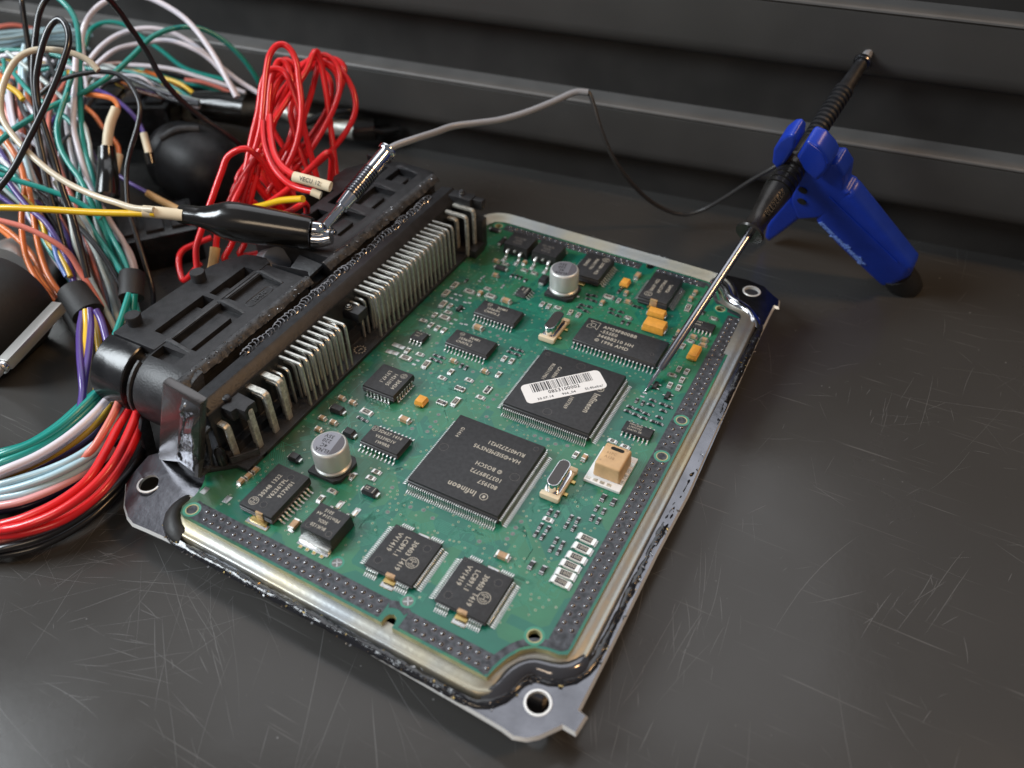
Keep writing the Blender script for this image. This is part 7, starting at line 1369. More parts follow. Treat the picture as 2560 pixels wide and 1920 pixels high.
# copper traces and vias: bundles that run at 0, 45 and 90 degrees between the packages
rv = random.Random(17)
def free(x, y, m_=.3):
    if not (-56 < x < 38.5 and -43.5 < y < 107): return False
    if x > 28 and y < -34 or x > 31 and y > 96: return False
    return all(abs(x - cx) > sx + m_ or abs(y - cy) > sy + m_ for cx, cy, sx, sy in KEEP)
b = MB(); vb = MB(); D8 = [(1, 0), (.7071, .7071), (0, 1), (-.7071, .7071), (-1, 0), (-.7071, -.7071), (0, -1), (.7071, -.7071)]
def via(x, y, open_=True):
    vb.disc((x, y, .035), rv.uniform(.28, .36), 'via_ring', 10); vb.disc((x, y, .042), .17 if open_ else .20, 'hole' if open_ else 'point_grey', 8)
nv = 0
for _ in range(6000):
    x, y = rv.uniform(-55, 38), rv.uniform(-43, 106)
    if free(x, y, .5): via(x, y, rv.random() < .85); occ(x, y, 1.0, 1.0); nv += 1
    if nv > 560: break
for g in range(800):
    x, y = rv.uniform(-55, 38), rv.uniform(-43, 106)
    if not free(x, y, 0): continue
    d = rv.randrange(8); n = rv.choice((1, 1, 2, 3, 5, 8)); pitch = rv.uniform(.32, .42); segs = []
    for s_ in range(rv.randint(2, 5)):
        segs.append((d, rv.uniform(1.5, 7))); d = (d + rv.choice((-1, 1))) % 8
    for k in range(n):
        dx, dy = D8[segs[0][0]]; px, py = x - dy * pitch * k, y + dx * pitch * k; P = [(px, py)]
        for i, (dd, ln) in enumerate(segs):
            dx, dy = D8[dd]; e = 0
            if i + 1 < len(segs): e = pitch * k * math.tan(math.pi / 8) * (-1 if (segs[i + 1][0] - dd) % 8 == 1 else 1)
            qx, qy = P[-1][0] + dx * max(.4, ln + e), P[-1][1] + dy * max(.4, ln + e)
            if not (-57 < qx < 39 and -43.8 < qy < 107) or (qx > 29 and qy < -33): break
            P.append((qx, qy))
        if len(P) > 1: b.stroke(P, .13, .012, 'trace')
put('copper_traces', b.mesh('copper_traces', smooth=0, merge=False), board, kind='stuff')
put('vias', vb.mesh('vias', smooth=0, merge=False), board, kind='stuff')
b = MB(); z = .02
for x in (32.6, 35.2): b.stroke([(x - 1.1, -26.2), (x + 1.1, -26.2), (x + 1.1, -23.2), (x - 1.1, -23.2)], .12, z, 'trace', True)
b.flat_text('FK', 31.9, -24.7, z, 1.9, 'trace', 90) ; b.flat_text('KZ', 34.6, -24.9, z, 1.9, 'trace', 90)
b.stroke([(30.4, -30.4), (34.6, -30.4), (34.6, -26.6), (30.4, -26.6)], .13, z, 'trace', True)
put('board_print', b.mesh('board_print', smooth=0, merge=False), board)

# ------------------------------------------------------------------ connector header of the control unit
b = MB(); PR = [(-55.2, .05), (-55.2, 1.4), (-61.5, 1.4), (-61.5, 4.2), (-64.1, 4.2), (-64.1, 17.4), (-64.4, 17.9), (-66.4, 19.7), (-67.0, 20.2), (-67.8, 19.9), (-71.6, 19.4), (-72.2, 18.4), (-73.6, 16.6), (-76.5, 16.6), (-76.5, -3.6), (-66.5, -3.6), (-66.5, .05)]
b.prism([(x, -30, z) for x, z in PR], (0, 129.0, 0), 'plastic'); head = put('connector_header', b.mesh('connector_header', bevel=.25), ecu)
b = MB(); b.box((-61.6, 96.5, 10.0), (9.0, 4.6, 19.6), 'plastic'); b.box((-55.0, 96.8, 6.0), (4.0, 3.6, 12.0), 'plastic'); b.box((-58.3, 97.3, 17.6), (10.0, 2.6, 3.6), 'plastic'); b.lathe([(0, 1.2), (1.2, 1.1), (1.6, .7)], (-62, 97, 19.8), (0, 0, 1), 'chrome', 14)
b.box((-53.8, 92.0, 1.6), (3.2, 7.0, 3.2), 'plastic'); put('end_block', b.mesh('end_block', bevel=.3), head)
b = MB(); BT = [(-71.08, -25.46, 17.20), (-69.33, -18.16, 17.20), (-57.54, -19.23, 17.20), (-57.90, -21.63, 17.20), (-57.29, -23.70, 17.20), (-60.25, -23.74, 17.20), (-60.52, -25.40, 17.20)]
b.poly(BT, 13.4, 17.2, 'plastic'); KN = (-64.86, -22.41, 17.20); b.lathe([(0, 1.5), (.9, 1.45), (1.3, 1.0), (1.4, .3)], KN, (0, 0, 1), 'plastic_gloss', 20); put('end_block', b.mesh('end_block', bevel=.3), head)
b = MB(); b.box((-61.2, 29.8, 12.4), (6.2, 4.6, 3.4), 'plastic'); b.lathe([(0, 1.3), (.9, 1.2), (1.4, .7)], (-62.6, 28.8, 14.1), (0, 0, 1), 'tin_dull', 16); put('centre_key', b.mesh('centre_key', bevel=.3), head)
b = MB(); b.ring((-58.2, 25.6, 1.42), 1.6, 1.75, 'print_grey'); 
for k in range(12): a = k * math.pi / 6; b.box((-58.2 + 1.9 * math.cos(a), 25.6 + 1.9 * math.sin(a), 1.43), (.5, .2, .05), 'print_grey', a)
b.box((-58.2, 25.6, 1.44), (.25, 1.6, .06), 'print_grey'); b.box((-57.9, 26.1, 1.44), (.7, .25, .06), 'print_grey'); put('date_stamp', b.mesh('date_stamp', smooth=0), head)
# lattice at the near end of the header, and the smeared flank
b = MB(); X0 = -65.2
def bar(p, q, w=.75, mt='plastic_worn'): b.tube([p, q], w, mt, 4, up=(1, 0, 0))
E_ = [(-65.20, -30.00, 21.47), (-65.20, -38.40, 1.83), (-65.20, -33.28, 1.05), (-65.20, -29.36, 18.69), (-65.20, -27.17, 13.73), (-65.20, -31.70, 12.79), (-65.20, -27.65, 11.83), (-65.20, -27.06, 2.87), (-65.20, -24.32, 3.17), (-65.20, -25.17, 9.99), (-65.20, -33.41, 9.69)]
bar(E_[0], E_[1], .9); bar(E_[1], E_[2]); bar(E_[0], E_[4]); bar(E_[4], E_[5]); bar(E_[5], E_[2]); bar(E_[6], E_[7], 1.4); bar(E_[7], E_[8]); bar(E_[4], E_[9]); bar(E_[9], E_[8], .7); bar(E_[10], E_[1])
put('end_lattice', b.mesh('end_lattice', smooth=30), head)
b = MB(); b.lathe([(0, 1.7), (6.0, 1.5), (7.4, .7), (7.6, .2)], (-63, -31.1, 0), (0, 0, 1), 'plastic_gloss', 20); put('locating_post', b.mesh('locating_post'), head)
b = MB(); b.poly([(-66.0, -36.0), (-59.0, -30.0), (-55.2, -24.0), (-55.2, -22), (-70, -22)], .05, 1.5, 'plastic'); b.box((-58.6, -27.0, 2.4), (.9, 8.0, 2.2), 'plastic_worn', -.62); put('end_foot', b.mesh('end_foot', bevel=.2), head)
# flank: sheet of half molten plastic with blobs
FK = [(-66.17, -37.20, 35.12), (-58.97, -37.20, 33.87), (-54.41, -37.20, 32.86), (-67.18, -37.20, -0.45), (-73.09, -37.20, 2.26), (-82.82, -37.20, -1.95)]
b = MB(); b.prism(FK, (0, 2.5, 0), 'flank'); mat('flank', (.10, .095, .095), .22, .6, bump=.3, bscale=300); put('header_flank', b.mesh('header_flank', bevel=.5), head)
b = MB(); rf = random.Random(9)
def P2(u, v): return Vector(FK[1]).lerp(Vector(FK[2]), u).lerp(Vector(FK[4]).lerp(Vector(FK[3]), u), v)
nu, nw = 26, 44; vs = []
for j in range(nw):
    for i in range(nu):
        u, v = -.18 + 1.16 * i / (nu - 1), .05 + .93 * j / (nw - 1); e = min(1, min(i, nu - 1 - i) / 4.) * min(1, min(j, nw - 1 - j) / 3.)
        h = e * (.9 + .9 * math.sin(3.3 * u + 5 * v) * math.sin(9 * v + 1.3 * u) + .5 * math.sin(17 * v + 4 * u) + rf.uniform(-.10, .10)) + .45 * math.exp(-((u - .12 - .08 * math.sin(6 * v)) / .05) ** 2) * rf.uniform(.3, 1.6) * e
        vs.append(P2(u, v) + Vector((0, -max(-.3, h) - .02, 0)))
b.add(vs, [(j * nu + i, j * nu + i + 1, (j + 1) * nu + i + 1, (j + 1) * nu + i) for j in range(nw - 1) for i in range(nu - 1)], 'molten')
mat('molten', (.17, .17, .18), .16, .7, bump=.35, bscale=500)
put('molten_smear', b.mesh('molten_smear', smooth=70), head)
# pins
def pin_mesh(dx, h, w, tz, t=None, name='pin', mt='pin_tin'):
    b = MB(); t = t or w; r = 1.3
    P = [(-dx, 0, h), (-r, 0, h), (-r * .45, 0, h - r * .12), (-r * .12, 0, h - r * .45), (0, 0, h - r), (0, 0, tz + 1.2), (0, 0, tz)]
    vs = []; m_ = len(P)
    for i, (x, y, z) in enumerate(P):
        a = Vector(P[min(i + 1, m_ - 1)]) - Vector(P[max(i - 1, 0)]); a.normalize(); nn = Vector((-a.z, 0, a.x)); k = .6 if i == m_ - 1 else 1
        for s_, q in ((-1, -1), (1, -1), (1, 1), (-1, 1)): vs.append(Vector((x, y, z)) + nn * q * t / 2 * k + Vector((0, s_ * w / 2 * k, 0)))
    fs = [(4 * i + k, 4 * i + (k + 1) % 4, 4 * i + 4 + (k + 1) % 4, 4 * i + 4 + k) for i in range(m_ - 1) for k in range(4)] + [(3, 2, 1, 0), tuple(4 * (m_ - 1) + k for k in range(4))]
    b.add(vs, fs, mt); return b.mesh(name, bevel=.1, smooth=50)
m1, m2, m3 = pin_mesh(8.3, 17.0, .74, .4), pin_mesh(3.6, 14.2, .74, 1.0), pin_mesh(6.0, 15.4, .74, 3.0)
ys = [-1.6 + 2.54 * i for i in range(9)] + [34.5 + 2.54 * i for i in range(19)]
for y in ys: put('pin', m1, head, (-56.1, y + random.uniform(-.08, .08), 0))
for y in [-5.4 + 2.54 * i for i in range(11)] + [31.6 + 2.54 * i for i in range(20)]: put('pin', m2, head, (-60.6, y + random.uniform(-.08, .08), 0))
for y in [-.4 + 2.54 * i for i in range(8)] + [35.7 + 2.54 * i for i in range(18)]: put('pin', m3, head, (-58.5, y, 0))
bl = pin_mesh(7.0, 16.0, 1.9, .3, .9, 'blade', 'tin_dull'); bl2 = pin_mesh(5.0, 13.0, 1.9, .3, .9, 'blade', 'tin_dull'); bl3 = pin_mesh(8.5, 16.8, 1.5, .3, .9, 'blade', 'tin_dull')
for y in (-21.6, -14.8, -8.9): put('blade', bl, head, (-58.0, y, 0)); put('blade', bl2, head, (-60.2, y + 1.2, 0))
put('blade', bl2, head, (-61.5, -27.4, 0))
for y in (88.3, 93.4): put('blade', bl3, head, (-55.2, y, 0))
put('blade', bl2, head, (-60.8, 90.5, 0))
# torn glossy bead where the cover was cut away
b = MB(); rt = random.Random(4); y = -8.
while y < 90:
    r = rt.uniform(.55, 1.0); x = -71.0 + .35 * math.sin(y * .5) + rt.uniform(-.2, .2)
    c = Vector((x, y, 19.5 + rt.uniform(-.1, .3))); n = 8; w = rt.uniform(.9, 1.3)
    b.tube([c + Vector((r * 1.3 * math.cos(a) * .9, w * math.sin(a), .7 * math.sin(a * .5) + rt.uniform(-.15, .15))) for a in [math.radians(k) for k in range(-60, 241, 50)]], rt.uniform(.16, .30), 'molten', 5)
    y += rt.uniform(1.2, 1.75)
put('melted_bead', b.mesh('melted_bead', smooth=60, merge=False), head, kind='stuff', label='row of shiny melted curls along the cut')

# ------------------------------------------------------------------ harness plugs
def ragged(x0, x1, y0, y1, z0, z1, seed, mt='plastic_worn'):
    r_ = random.Random(seed); b = MB(); nx, ny = 7, int((y1 - y0) / .8); vs = []; off = 0
    for j in range(ny + 1):
        off = off * .8 + r_.uniform(-.2, .2)
        for i in range(nx + 1):
            t = i / nx; vs.append((x0 + (x1 - x0) * t + (off + r_.uniform(-.25, .25)) * t, y0 + (y1 - y0) * j / ny, z0 + (z1 - z0) * t * t + r_.uniform(-.12, .12) * (t > 0) + (.5 * math.sin(t * 3.1))))
    b.add(vs, [(j * (nx + 1) + i, j * (nx + 1) + i + 1, (j + 1) * (nx + 1) + i + 1, (j + 1) * (nx + 1) + i) for j in range(ny) for i in range(nx)], mt)
    for k in range(int((y1 - y0) * 2.2)):
        s_ = r_.uniform(.08, .28); t = r_.random(); b.box((x0 + (x1 - x0) * t + r_.uniform(-.3, .6), r_.uniform(y0, y1), z0 + (z1 - z0) * t * t + .5 * math.sin(t * 3.1) + .1), (s_ * r_.uniform(1, 3), s_, s_), r_.choice(('burr', 'plastic_worn', 'plastic_worn')), M=Matrix.Rotation(r_.uniform(0, 6), 3, 'Z') @ Matrix.Rotation(r_.uniform(-1, 1), 3, 'X'))
    return b
def cutbox(c, d): q = MB(); q.box(c, d, 'plastic'); return q.mesh('cutter', 0)
plug = empty('harness_plug', (-93, 0, TZ), 'black harness plug with two round pegs and a drum shaped end beside the open corner', 'connector plug', 'harness plugs on the control unit')
def arc(cy, cz, r, a0, a1, n=14): return [(cy + r * math.cos(math.radians(a0 + (a1 - a0) * k / n)), cz + r * math.sin(math.radians(a0 + (a1 - a0) * k / n))) for k in range(n + 1)]
b = MB(); prof = [(27.5, 22), (-20, 22)] + arc(-20, 10, 12, 90, 270, 18)[1:] + [(27.5, -2)]
b.prism([(-92.2, y, z) for y, z in prof], (15.6, 0, 0), 'plastic')
prof3 = [(27.5, 22), (-19.9, 22), (-19.9, -2), (27.5, -2)]; b2 = MB()
body_ = b.mesh('plug_body', bevel=.5)
b = MB(); TOPP = [(-92.3, -19.8), (-92.3, 29.0), (-95, 30.4), (-99, 30.0), (-102.6, 28.8), (-104.6, 25.5), (-106, 23.5), (-108, 18.2), (-108.3, 6.8), (-109, -9.5), (-109, -19.8)]
b.poly(TOPP, -2, 22, 'plastic'); rear_ = b.mesh('plug_shell', bevel=.6)
cuts = [cutbox((-96.3, -4.0, 18), (4.6, 19.4, 14)), cutbox((-95.6, 15.3, 18), (4.2, 15.6, 14))]
put('plug_shell', cut(rear_, cuts, 'plug_shell'), plug)
put('plug_body', cut(body_, [cutbox((-86.2, -4.8, 21.6), (9.6, 20.2, 3.4)), cutbox((-85.8, 15.2, 21.8), (9.4, 14.4, 2.6)), cutbox((-87.2, -19.6, 21.4), (8.6, 4.6, 3.6))], 'plug_body'), plug)
b = MB(); b.box((-96.2, -5.2, 19.6), (3.9, 14.5, 1.6), 'plastic'); b.box((-95.6, 11.2, 19.6), (3.7, 5.2, 1.6), 'plastic'); put('slot_floor', b.mesh('slot_floor', bevel=.3), plug)
b = MB(); b.box((-86.4, -6.4, 20.6), (4.9, 16.4, 1.7), 'plastic'); put('raised_bar', b.mesh('raised_bar', bevel=.35), plug)
for x, y, l in ((-91.6, -5.0, 19.5), (-91.2, 15.0, 14.6)):
    b = MB(); b.box((x, y, 22.0), (.8, l, .7), 'plastic_worn'); put('rib', b.mesh('rib', bevel=.2), plug)
for y in (-15.6, 5.4, 22.6):
    b = MB(); b.prism([(-92.8, y, 22.0), (-90.6, y, 22.7), (-81.6, y - .8, 21.9), (-81.2, y - .8, 21.2), (-92.8, y, 21.2)], (0, 1.1, 0), 'plastic_worn'); put('ramp_rib', b.mesh('ramp_rib', bevel=.15), plug)
b = MB(); b.prism([(-109.2, y, z) for y, z in arc(-20, 10, 12, 90, 270, 20)], (12.6, 0, 0), 'plastic_gloss'); drum = put('drum', b.mesh('drum', bevel=.9, seg=3), plug)
b = MB(); b.cyl((-97, -20, 10), (-91.8, -20, 10), 9.6, 'plastic_gloss', 40); put('drum_neck', b.mesh('drum_neck'), plug)
b = MB(); b.prism([(-94.0, y, z) for y, z in arc(-20, 10, 12.3, 112, 262, 18) + arc(-20, 10, 10.4, 262, 112, 18)], (.9, 0, 0), 'plastic_worn'); put('fin', b.mesh('fin', bevel=.2), plug)
b = MB(); b.prism([(-93, -31.2, 6), (-93, -33.6, 2), (-93, -35.5, -12), (-93, -32, -12.5), (-93, -29.6, 3)], (1.3, 0, 0), 'plastic_worn'); put('latch_strip', b.mesh('latch_strip', bevel=.3), plug)
for x, y in ((-106.3, -13.6), (-105.2, 11.2)):
    b = MB(); b.lathe([(0, 2.2), (3.0, 2.35), (3.35, 2.15)], (x, y, 21.8), (0, 0, 1), 'plastic', 28); put('peg', b.mesh('peg'), plug)
b = MB(); M_ = Matrix.Translation((-84.6, 14.6, 20.55)) @ Matrix.Rotation(math.radians(90), 4, 'Z'); b.text('10470', 2.3, 'plastic_worn', M_, depth=.18, align='CENTER')
P = [M_ @ Vector((x, y, 0)) for x, y in [(3.9 + 1.5 * math.cos(a), 1.5 * math.sin(a)) for a in [math.radians(k) for k in range(-90, 91, 18)]] + [(-3.9 + 1.5 * math.cos(a), 1.5 * math.sin(a)) for a in [math.radians(k) for k in range(90, 271, 18)]]]
b.tube(P + [P[0]], .14, 'plastic_worn', 4); put('moulded_number', b.mesh('moulded_number', smooth=30, merge=False), plug)
put('torn_edge', ragged(-77.4, -74.2, -28, 28, 22.0, 20.4, 2).mesh('torn_edge', smooth=40, merge=False), plug, kind='stuff')
b = MB(); b.prism([(-76.7, y, z) for y, z in arc(-20, 10, 11.9, 90, 250, 16)], (3.0, 0, 0), 'plastic_worn'); put('plug_nose', b.mesh('plug_nose', bevel=.5), plug)
# rear plug
plug2 = empty('harness_plug', (-93, 72, TZ), 'black harness plug half under the crocodile clip and the probe lead', 'connector plug', 'harness plugs on the control unit')
b = MB(); b.poly([(-76.6, 39.5), (-76.6, 99.0), (-77.6, 103.2), (-91.5, 104.0), (-96, 103.0), (-104.5, 96.5), (-108.4, 90), (-109, 66), (-109, 39.5)], -2, 22, 'plastic')
put('plug_body', cut(b.mesh('plug_body', bevel=.7), [cutbox((-86, 94.5, 21.4), (9, 9, 4)), cutbox((-86, 77.5, 21.6), (9.4, 13, 3.4)), cutbox((-86, 58.6, 21.6), (9.4, 14.4, 3.2)), cutbox((-96.5, 92, 19), (4.6, 12, 12)), cutbox((-96.5, 74, 20), (4.6, 14, 9)), cutbox((-96.8, 55, 20), (4.8, 14, 9)), cutbox((-104, 60, 20), (4, 30, 4.6))], 'plug_body'), plug2)
for y in (99.6, 85.0, 67.0, 50.5):
    b = MB(); b.prism([(-92.4, y, 22.0), (-90.4, y, 22.8), (-81.6, y - .8, 21.9), (-81.2, y - .8, 21.2), (-92.4, y, 21.2)], (0, .9, 0), 'plastic_worn'); put('ramp_rib', b.mesh('ramp_rib', bevel=.15), plug2)
for y, l in ((94, 8), (77, 12), (58, 13)):
    b = MB(); b.box((-86.2, y - 1, 20.6), (4.6, l * .7, 1.4), 'plastic'); put('raised_bar', b.mesh('raised_bar', bevel=.3), plug2)
b = MB(); b.box((-107.8, 66.0, 23.2), (4.2, 4.6, 3.6), 'plastic'); b.box((-101, 101.5, 22.5), (9, 3.4, 2.4), 'plastic'); put('corner_block', b.mesh('corner_block', bevel=.5), plug2)
put('torn_edge', ragged(-77.4, -74.0, 36, 101, 22.0, 20.2, 8).mesh('torn_edge', smooth=40, merge=False), plug2, kind='stuff')
b = MB(); b.prism([(-92, 29.5, 15), (-79, 29.5, 15), (-79, 38.5, 15), (-92, 38.5, 15), (-94, 34, 15)], (0, 0, -16), 'plastic'); b.prism([(-91, 28.2, 22.2), (-90, 28.2, 22.2), (-90, 28.2, 12), (-91, 28.2, 12)], (12, 2.0, 0), 'plastic'); b.prism([(-88, 31, 17), (-80, 32, 17), (-78, 37, 19.5), (-88, 38, 19.5)], (0, 0, 1.2), 'plastic'); put('bridge_block', b.mesh('bridge_block', bevel=.4), plug2)
b = MB(); b.cyl((-103, 37.5, 13), (-96.0, 35.5, 17), 4.6, 'cable_grey', 28, 4.9); put('grey_bushing', b.mesh('grey_bushing', bevel=.3), plug2)

# ------------------------------------------------------------------ wires of the harness
def wire_obj(name, color, r, P, label, group):
    b = MB(); b.tube(spline(P, 5), r, 'wire_' + color, 9)
    me = b.mesh('wire', smooth=60); at = P[0]
    me.transform(Matrix.Translation(-Vector(at) * S)); return put(name, me, None, at, label, 'wire', group)
WOBJ = {}
for name, color, r, P, label, group in WIRES:
    WOBJ[label] = wire_obj(name, color, r, P, label, group)
def sleeve(wire_label, pts, r, mt='sleeve', name='sleeve', text=None, label=None):
    o = WOBJ[wire_label]; b = MB(); b.tube(spline(pts, 4), r, mt, 14, flat=.8)
    if text:
        P = [Vector(p) for p in pts]; a = (P[-1] - P[0]).normalized(); n_ = (Vector((79.9, -126.4, 169.7)) - P[0]); n_ = (n_ - a * n_.dot(a)).normalized(); u = n_.cross(a)
        Mx = Matrix((a, u, n_)).transposed().to_4x4(); Mx.translation = P[0].lerp(P[-1], .22) + n_ * (r + .03); b.text(text, 1.9, 'print_black', Mx)
    return put(name, b.mesh(name, smooth=50), o, (0, 0, 0), label)
sleeve('cream wire looping round the harness and into the white sleeve of the crocodile clip', [(-131.24, 18.37, 35.34), (-126.55, 21.46, 34.36), (-121.28, 24.72, 33.24)], 1.9, 'sleeve')
sleeve('orange wire bending down into the long cream sleeve', [(-189.53, 62.13, 39.50), (-188.80, 57.47, 36.17), (-187.33, 53.90, 33.47), (-186.16, 50.76, 29.86)], 2.2)
sleeve('orange wire running behind the cream sleeve into a grey white sleeve', [(-195.99, 61.18, 19.82), (-194.65, 57.74, 17.32), (-193.19, 52.65, 13.20)], 1.9)
sleeve('purple wire curving down into a small white sleeve', [(-190.35, 70.80, 26.04), (-187.93, 68.63, 22.72), (-185.66, 66.72, 19.72)], 1.35)
sleeve('yellow wire ending in a white sleeve at the black clip boot', [(-230.17, 124.85, 11.20), (-224.79, 125.82, 10.79), (-220.15, 127.29, 9.77)], 2.1)
sleeve('thin purple wire running low into the tan sleeve', [(-175.24, 52.81, 12.84), (-169.35, 52.94, 11.37), (-160.38, 53.72, 8.92)], 1.35, 'sleeve_tan')
sleeve('red wire sweeping down into the lettered white sleeve', [(-94.81, 49.41, 41.48), (-88.66, 50.55, 40.84), (-82.11, 51.64, 39.94)], 1.7, 'sleeve', text='VECU 12')
sleeve('red wire sweeping down into the end of the short white sleeve', [(-88.26, 49.24, 37.90), (-85.25, 49.86, 36.93)], 1.3)
sleeve('red wire passing behind the clip into the tan sleeve', [(-125.57, 36.66, 12.90), (-124.79, 34.15, 10.10), (-124.19, 31.70, 7.46)], 1.7, 'sleeve_tan')
# heat shrink wraps round the bundles
def wrap(a, b_, r0, r1, lab):
    b = MB(); a, b_ = Vector(a), Vector(b_); d = (b_ - a); L0 = d.length
    b.lathe([(0, r0 - .5), (.1, r0), (L0 * .3, r0 + .15), (L0 * .6, r1), (L0 - .1, r1 + .1), (L0, r1 - .5)], (0, 0, 0), d, 'wrap', 26)
    return put('heat_shrink_wrap', b.mesh('heat_shrink_wrap', bevel=0, smooth=40), None, a, lab, 'heat shrink', 'black wraps holding wires together')
w1 = wrap((-160.42, 2.07, 5.50), (-151.13, -1.09, 0.60), 5.0, 5.3, 'black heat shrink wrap round the purple wires')
w2 = wrap((-148.22, 17.70, 6.65), (-143.31, 10.97, 2.11), 4.1, 4.0, 'black heat shrink wrap beside the plug, round the teal wires')
b = MB(); p0, p1 = Vector((-164.57, 0.01, 1.28)), Vector((-151.43, -6.81, -4.69)); b.lathe([(0, 2.6), (8, 2.5), (18, 1.4), ((p1 - p0).length, .6)], (0, 0, 0), p1 - p0, 'wrap', 18); put('heat_shrink_wrap', b.mesh('heat_shrink_wrap'), None, p0, 'narrow tapering black wrap at the lower end of the orange wires', 'heat shrink', 'black wraps holding wires together')
# black crimp boots in the harness
def boot(pts, rad, lab, cat='clip boot', mt='boot', name='clip_boot'):
    b = MB(); P = spline(pts, 4); o0 = P[0]; b.tube([p - o0 for p in P], lambda t: rad[0] + (rad[1] - rad[0]) * t, mt, 16); return put(name, b.mesh(name, smooth=50), None, o0, lab, cat)
boot([(-186.22, 50.88, 30.02), (-184.29, 47.65, 25.94), (-180.62, 43.30, 22.83), (-177.81, 38.58, 18.34)], (2.9, 4.2), 'black rubber boot under the long cream sleeve')
boot([(-221.69, 125.64, 9.00), (-210.59, 129.00, 9.37), (-196.86, 132.77, 8.76)], (6.5, 7.5), 'thick black rubber boot behind the red loops')
boot([(-186.00, 66.89, 20.05), (-183.73, 64.99, 17.06)], (2.0, 1.6), 'tiny black boot under the small white sleeve')
c = empty('crocodile_clip', (-236.58, 124.69, 5.52), 'chrome crocodile clip jaws glinting at the back of the harness', 'clip')
b = MB(); b.tube(spline([(-247.37, 122.08, 7.18), (-237.09, 125.66, 6.72), (-221.79, 127.57, 7.94)], 4), lambda t: 2.6 + 3 * t, 'tin_dull', 12, flat=.6); put('upper_jaw', b.mesh('upper_jaw', smooth=50), c)
b = MB(); b.tube(spline([(-240.97, 119.99, 4.81), (-231.06, 122.97, 3.96), (-219.18, 124.59, 5.22)], 4), lambda t: 2.0 + 2 * t, 'tin_dull', 12, flat=.6)
for k in range(7): t = k / 6; b.box(Vector((-240.17, 120.57, 6.42)).lerp(Vector((-225.91, 124.18, 5.39)), t), (1.6, 1.6, 1.4), 'gold_pad', t)
put('lower_jaw', b.mesh('lower_jaw', smooth=50), c)
# test clip and grey leads behind the red loops
c = empty('test_clip', (-162.84, 163.45, -6.33), 'grey and black test clip lying behind the red loops', 'test clip')
b = MB(); b.tube(spline([(-210.01, 155.33, 1.67), (-186.48, 155.00, -2.05), (-172.47, 157.83, -3.72), (-159.88, 160.75, -4.54)], 4), lambda t: 2.8 + 1.6 * t, 'tin_dull', 12); put('grey_lead', b.mesh('grey_lead'), c)
b = MB(); b.tube(spline([(-180.26, 149.51, -0.19), (-172.02, 155.35, 2.55), (-164.12, 161.26, 4.06), (-161.03, 166.15, 4.15)], 4), lambda t: 2.2 - 1.2 * t, 'plastic_gloss', 10); put('side_lever', b.mesh('side_lever'), c)
b = MB(); b.tube([(-159.97, 160.91, -4.34), (-151.71, 165.77, -4.02)], 5.4, 'boot', 18); b.tube(spline([(-151.45, 165.28, -4.62), (-146.79, 167.57, -4.87), (-141.92, 171.24, -3.91)], 4), lambda t: 2.6 - t, 'boot', 10); put('clip_body', b.mesh('clip_body', smooth=40), c)
# dark lumps at the back
c = empty('grooved_knob', (-205.72, 100.79, -3.80), 'large rounded black knob with a groove behind the harness', 'knob')
b = MB(); kc = Vector((-200.65, 99.21, -3.52)); ax = (Vector((-170.55, 94.56, -5.93)) - Vector((-232.15, 99.94, -1.16))).normalized()
b.lathe([(-24 + 48 * k / 24, max(.5, 17.5 * math.sqrt(max(0, 1 - abs((k - 12) / 12.0) ** 2.6)) - (1.6 if 7 <= k <= 8 else 0))) for k in range(25)], kc, ax, 'plastic', 40); put('knob_body', b.mesh('knob_body', smooth=60), c)
b = MB(); b.tube(spline([kc + Vector((-6, -9, 15)), kc + Vector((-1, -4, 18)), kc + Vector((6, 2, 17.5))], 5), 1.6, 'plastic_worn', 10); put('knob_ridge', b.mesh('knob_ridge'), c)
c = empty('ribbed_connector', (-301.26, 205.83, -8.94), 'long ribbed black connector housing lying at the back', 'connector')
p0, p1 = Vector((-306.58, 161.07, -4.52)), Vector((-282.72, 227.51, 2.03)); a = (p1 - p0).normalized(); n_ = Vector((0, 0, 1)); n_ = (n_ - a * n_.dot(a)).normalized(); u = a.cross(n_); Mx = Matrix((a, u, n_)).transposed(); Ln = (p1 - p0).length
b = MB(); b.box((p0 + p1) / 2, (Ln, 26, 20), 'plastic', M=Mx); put('housing', b.mesh('housing', bevel=1), c)
for k in range(5): b = MB(); b.box((p0 + p1) / 2 + u * (-13.5 + k * 6.6) + n_ * 11, (Ln * .98, 2.2, 3), 'plastic_worn', M=Mx); put('rib', b.mesh('rib', bevel=.4), c)
for at_, sz_, rz_, lab_ in (((-247.15, 107.67, 5.15), (46, 24, 20), .5, 'black plug housing lying in the shade below the flat white wire'), ((-180.76, 49.55, -8.05), (40, 26, 16), .9, 'black plug housing in the shade beside the thin black wire')):
    c = empty('plug_housing', at_, lab_, 'connector plug'); b = MB(); b.box(at_, sz_, 'plastic_gloss', rz_); put('housing', b.mesh('housing', bevel=1.2), c)
    b = MB()
    for k in range(4): b.box(Vector(at_) + Matrix.Rotation(rz_, 3, 'Z') @ Vector(((k - 1.5) * sz_[0] / 4.2, 0, sz_[2] / 2 + .4)), (sz_[0] / 6, sz_[1] * .7, 1.6), 'plastic', rz_)
    put('housing_rib', b.mesh('housing_rib', bevel=.4), c)
c = empty('black_box', (-421.08, 162.27, -2.74), 'black box at the far end of the bench behind the wires', 'box')
b = MB(); b.box((-416.47, 153.12, 0.91), (70, 60, 70), 'plastic', .4); put('box_shell', b.mesh('box_shell', bevel=4), c)
b = MB(); b.box(Vector((-416.47, 153.12, 0.91)) + Vector((0, 0, 36)), (60, 50, 3), 'plastic_worn', .4); put('box_lid', b.mesh('box_lid', bevel=1), c)
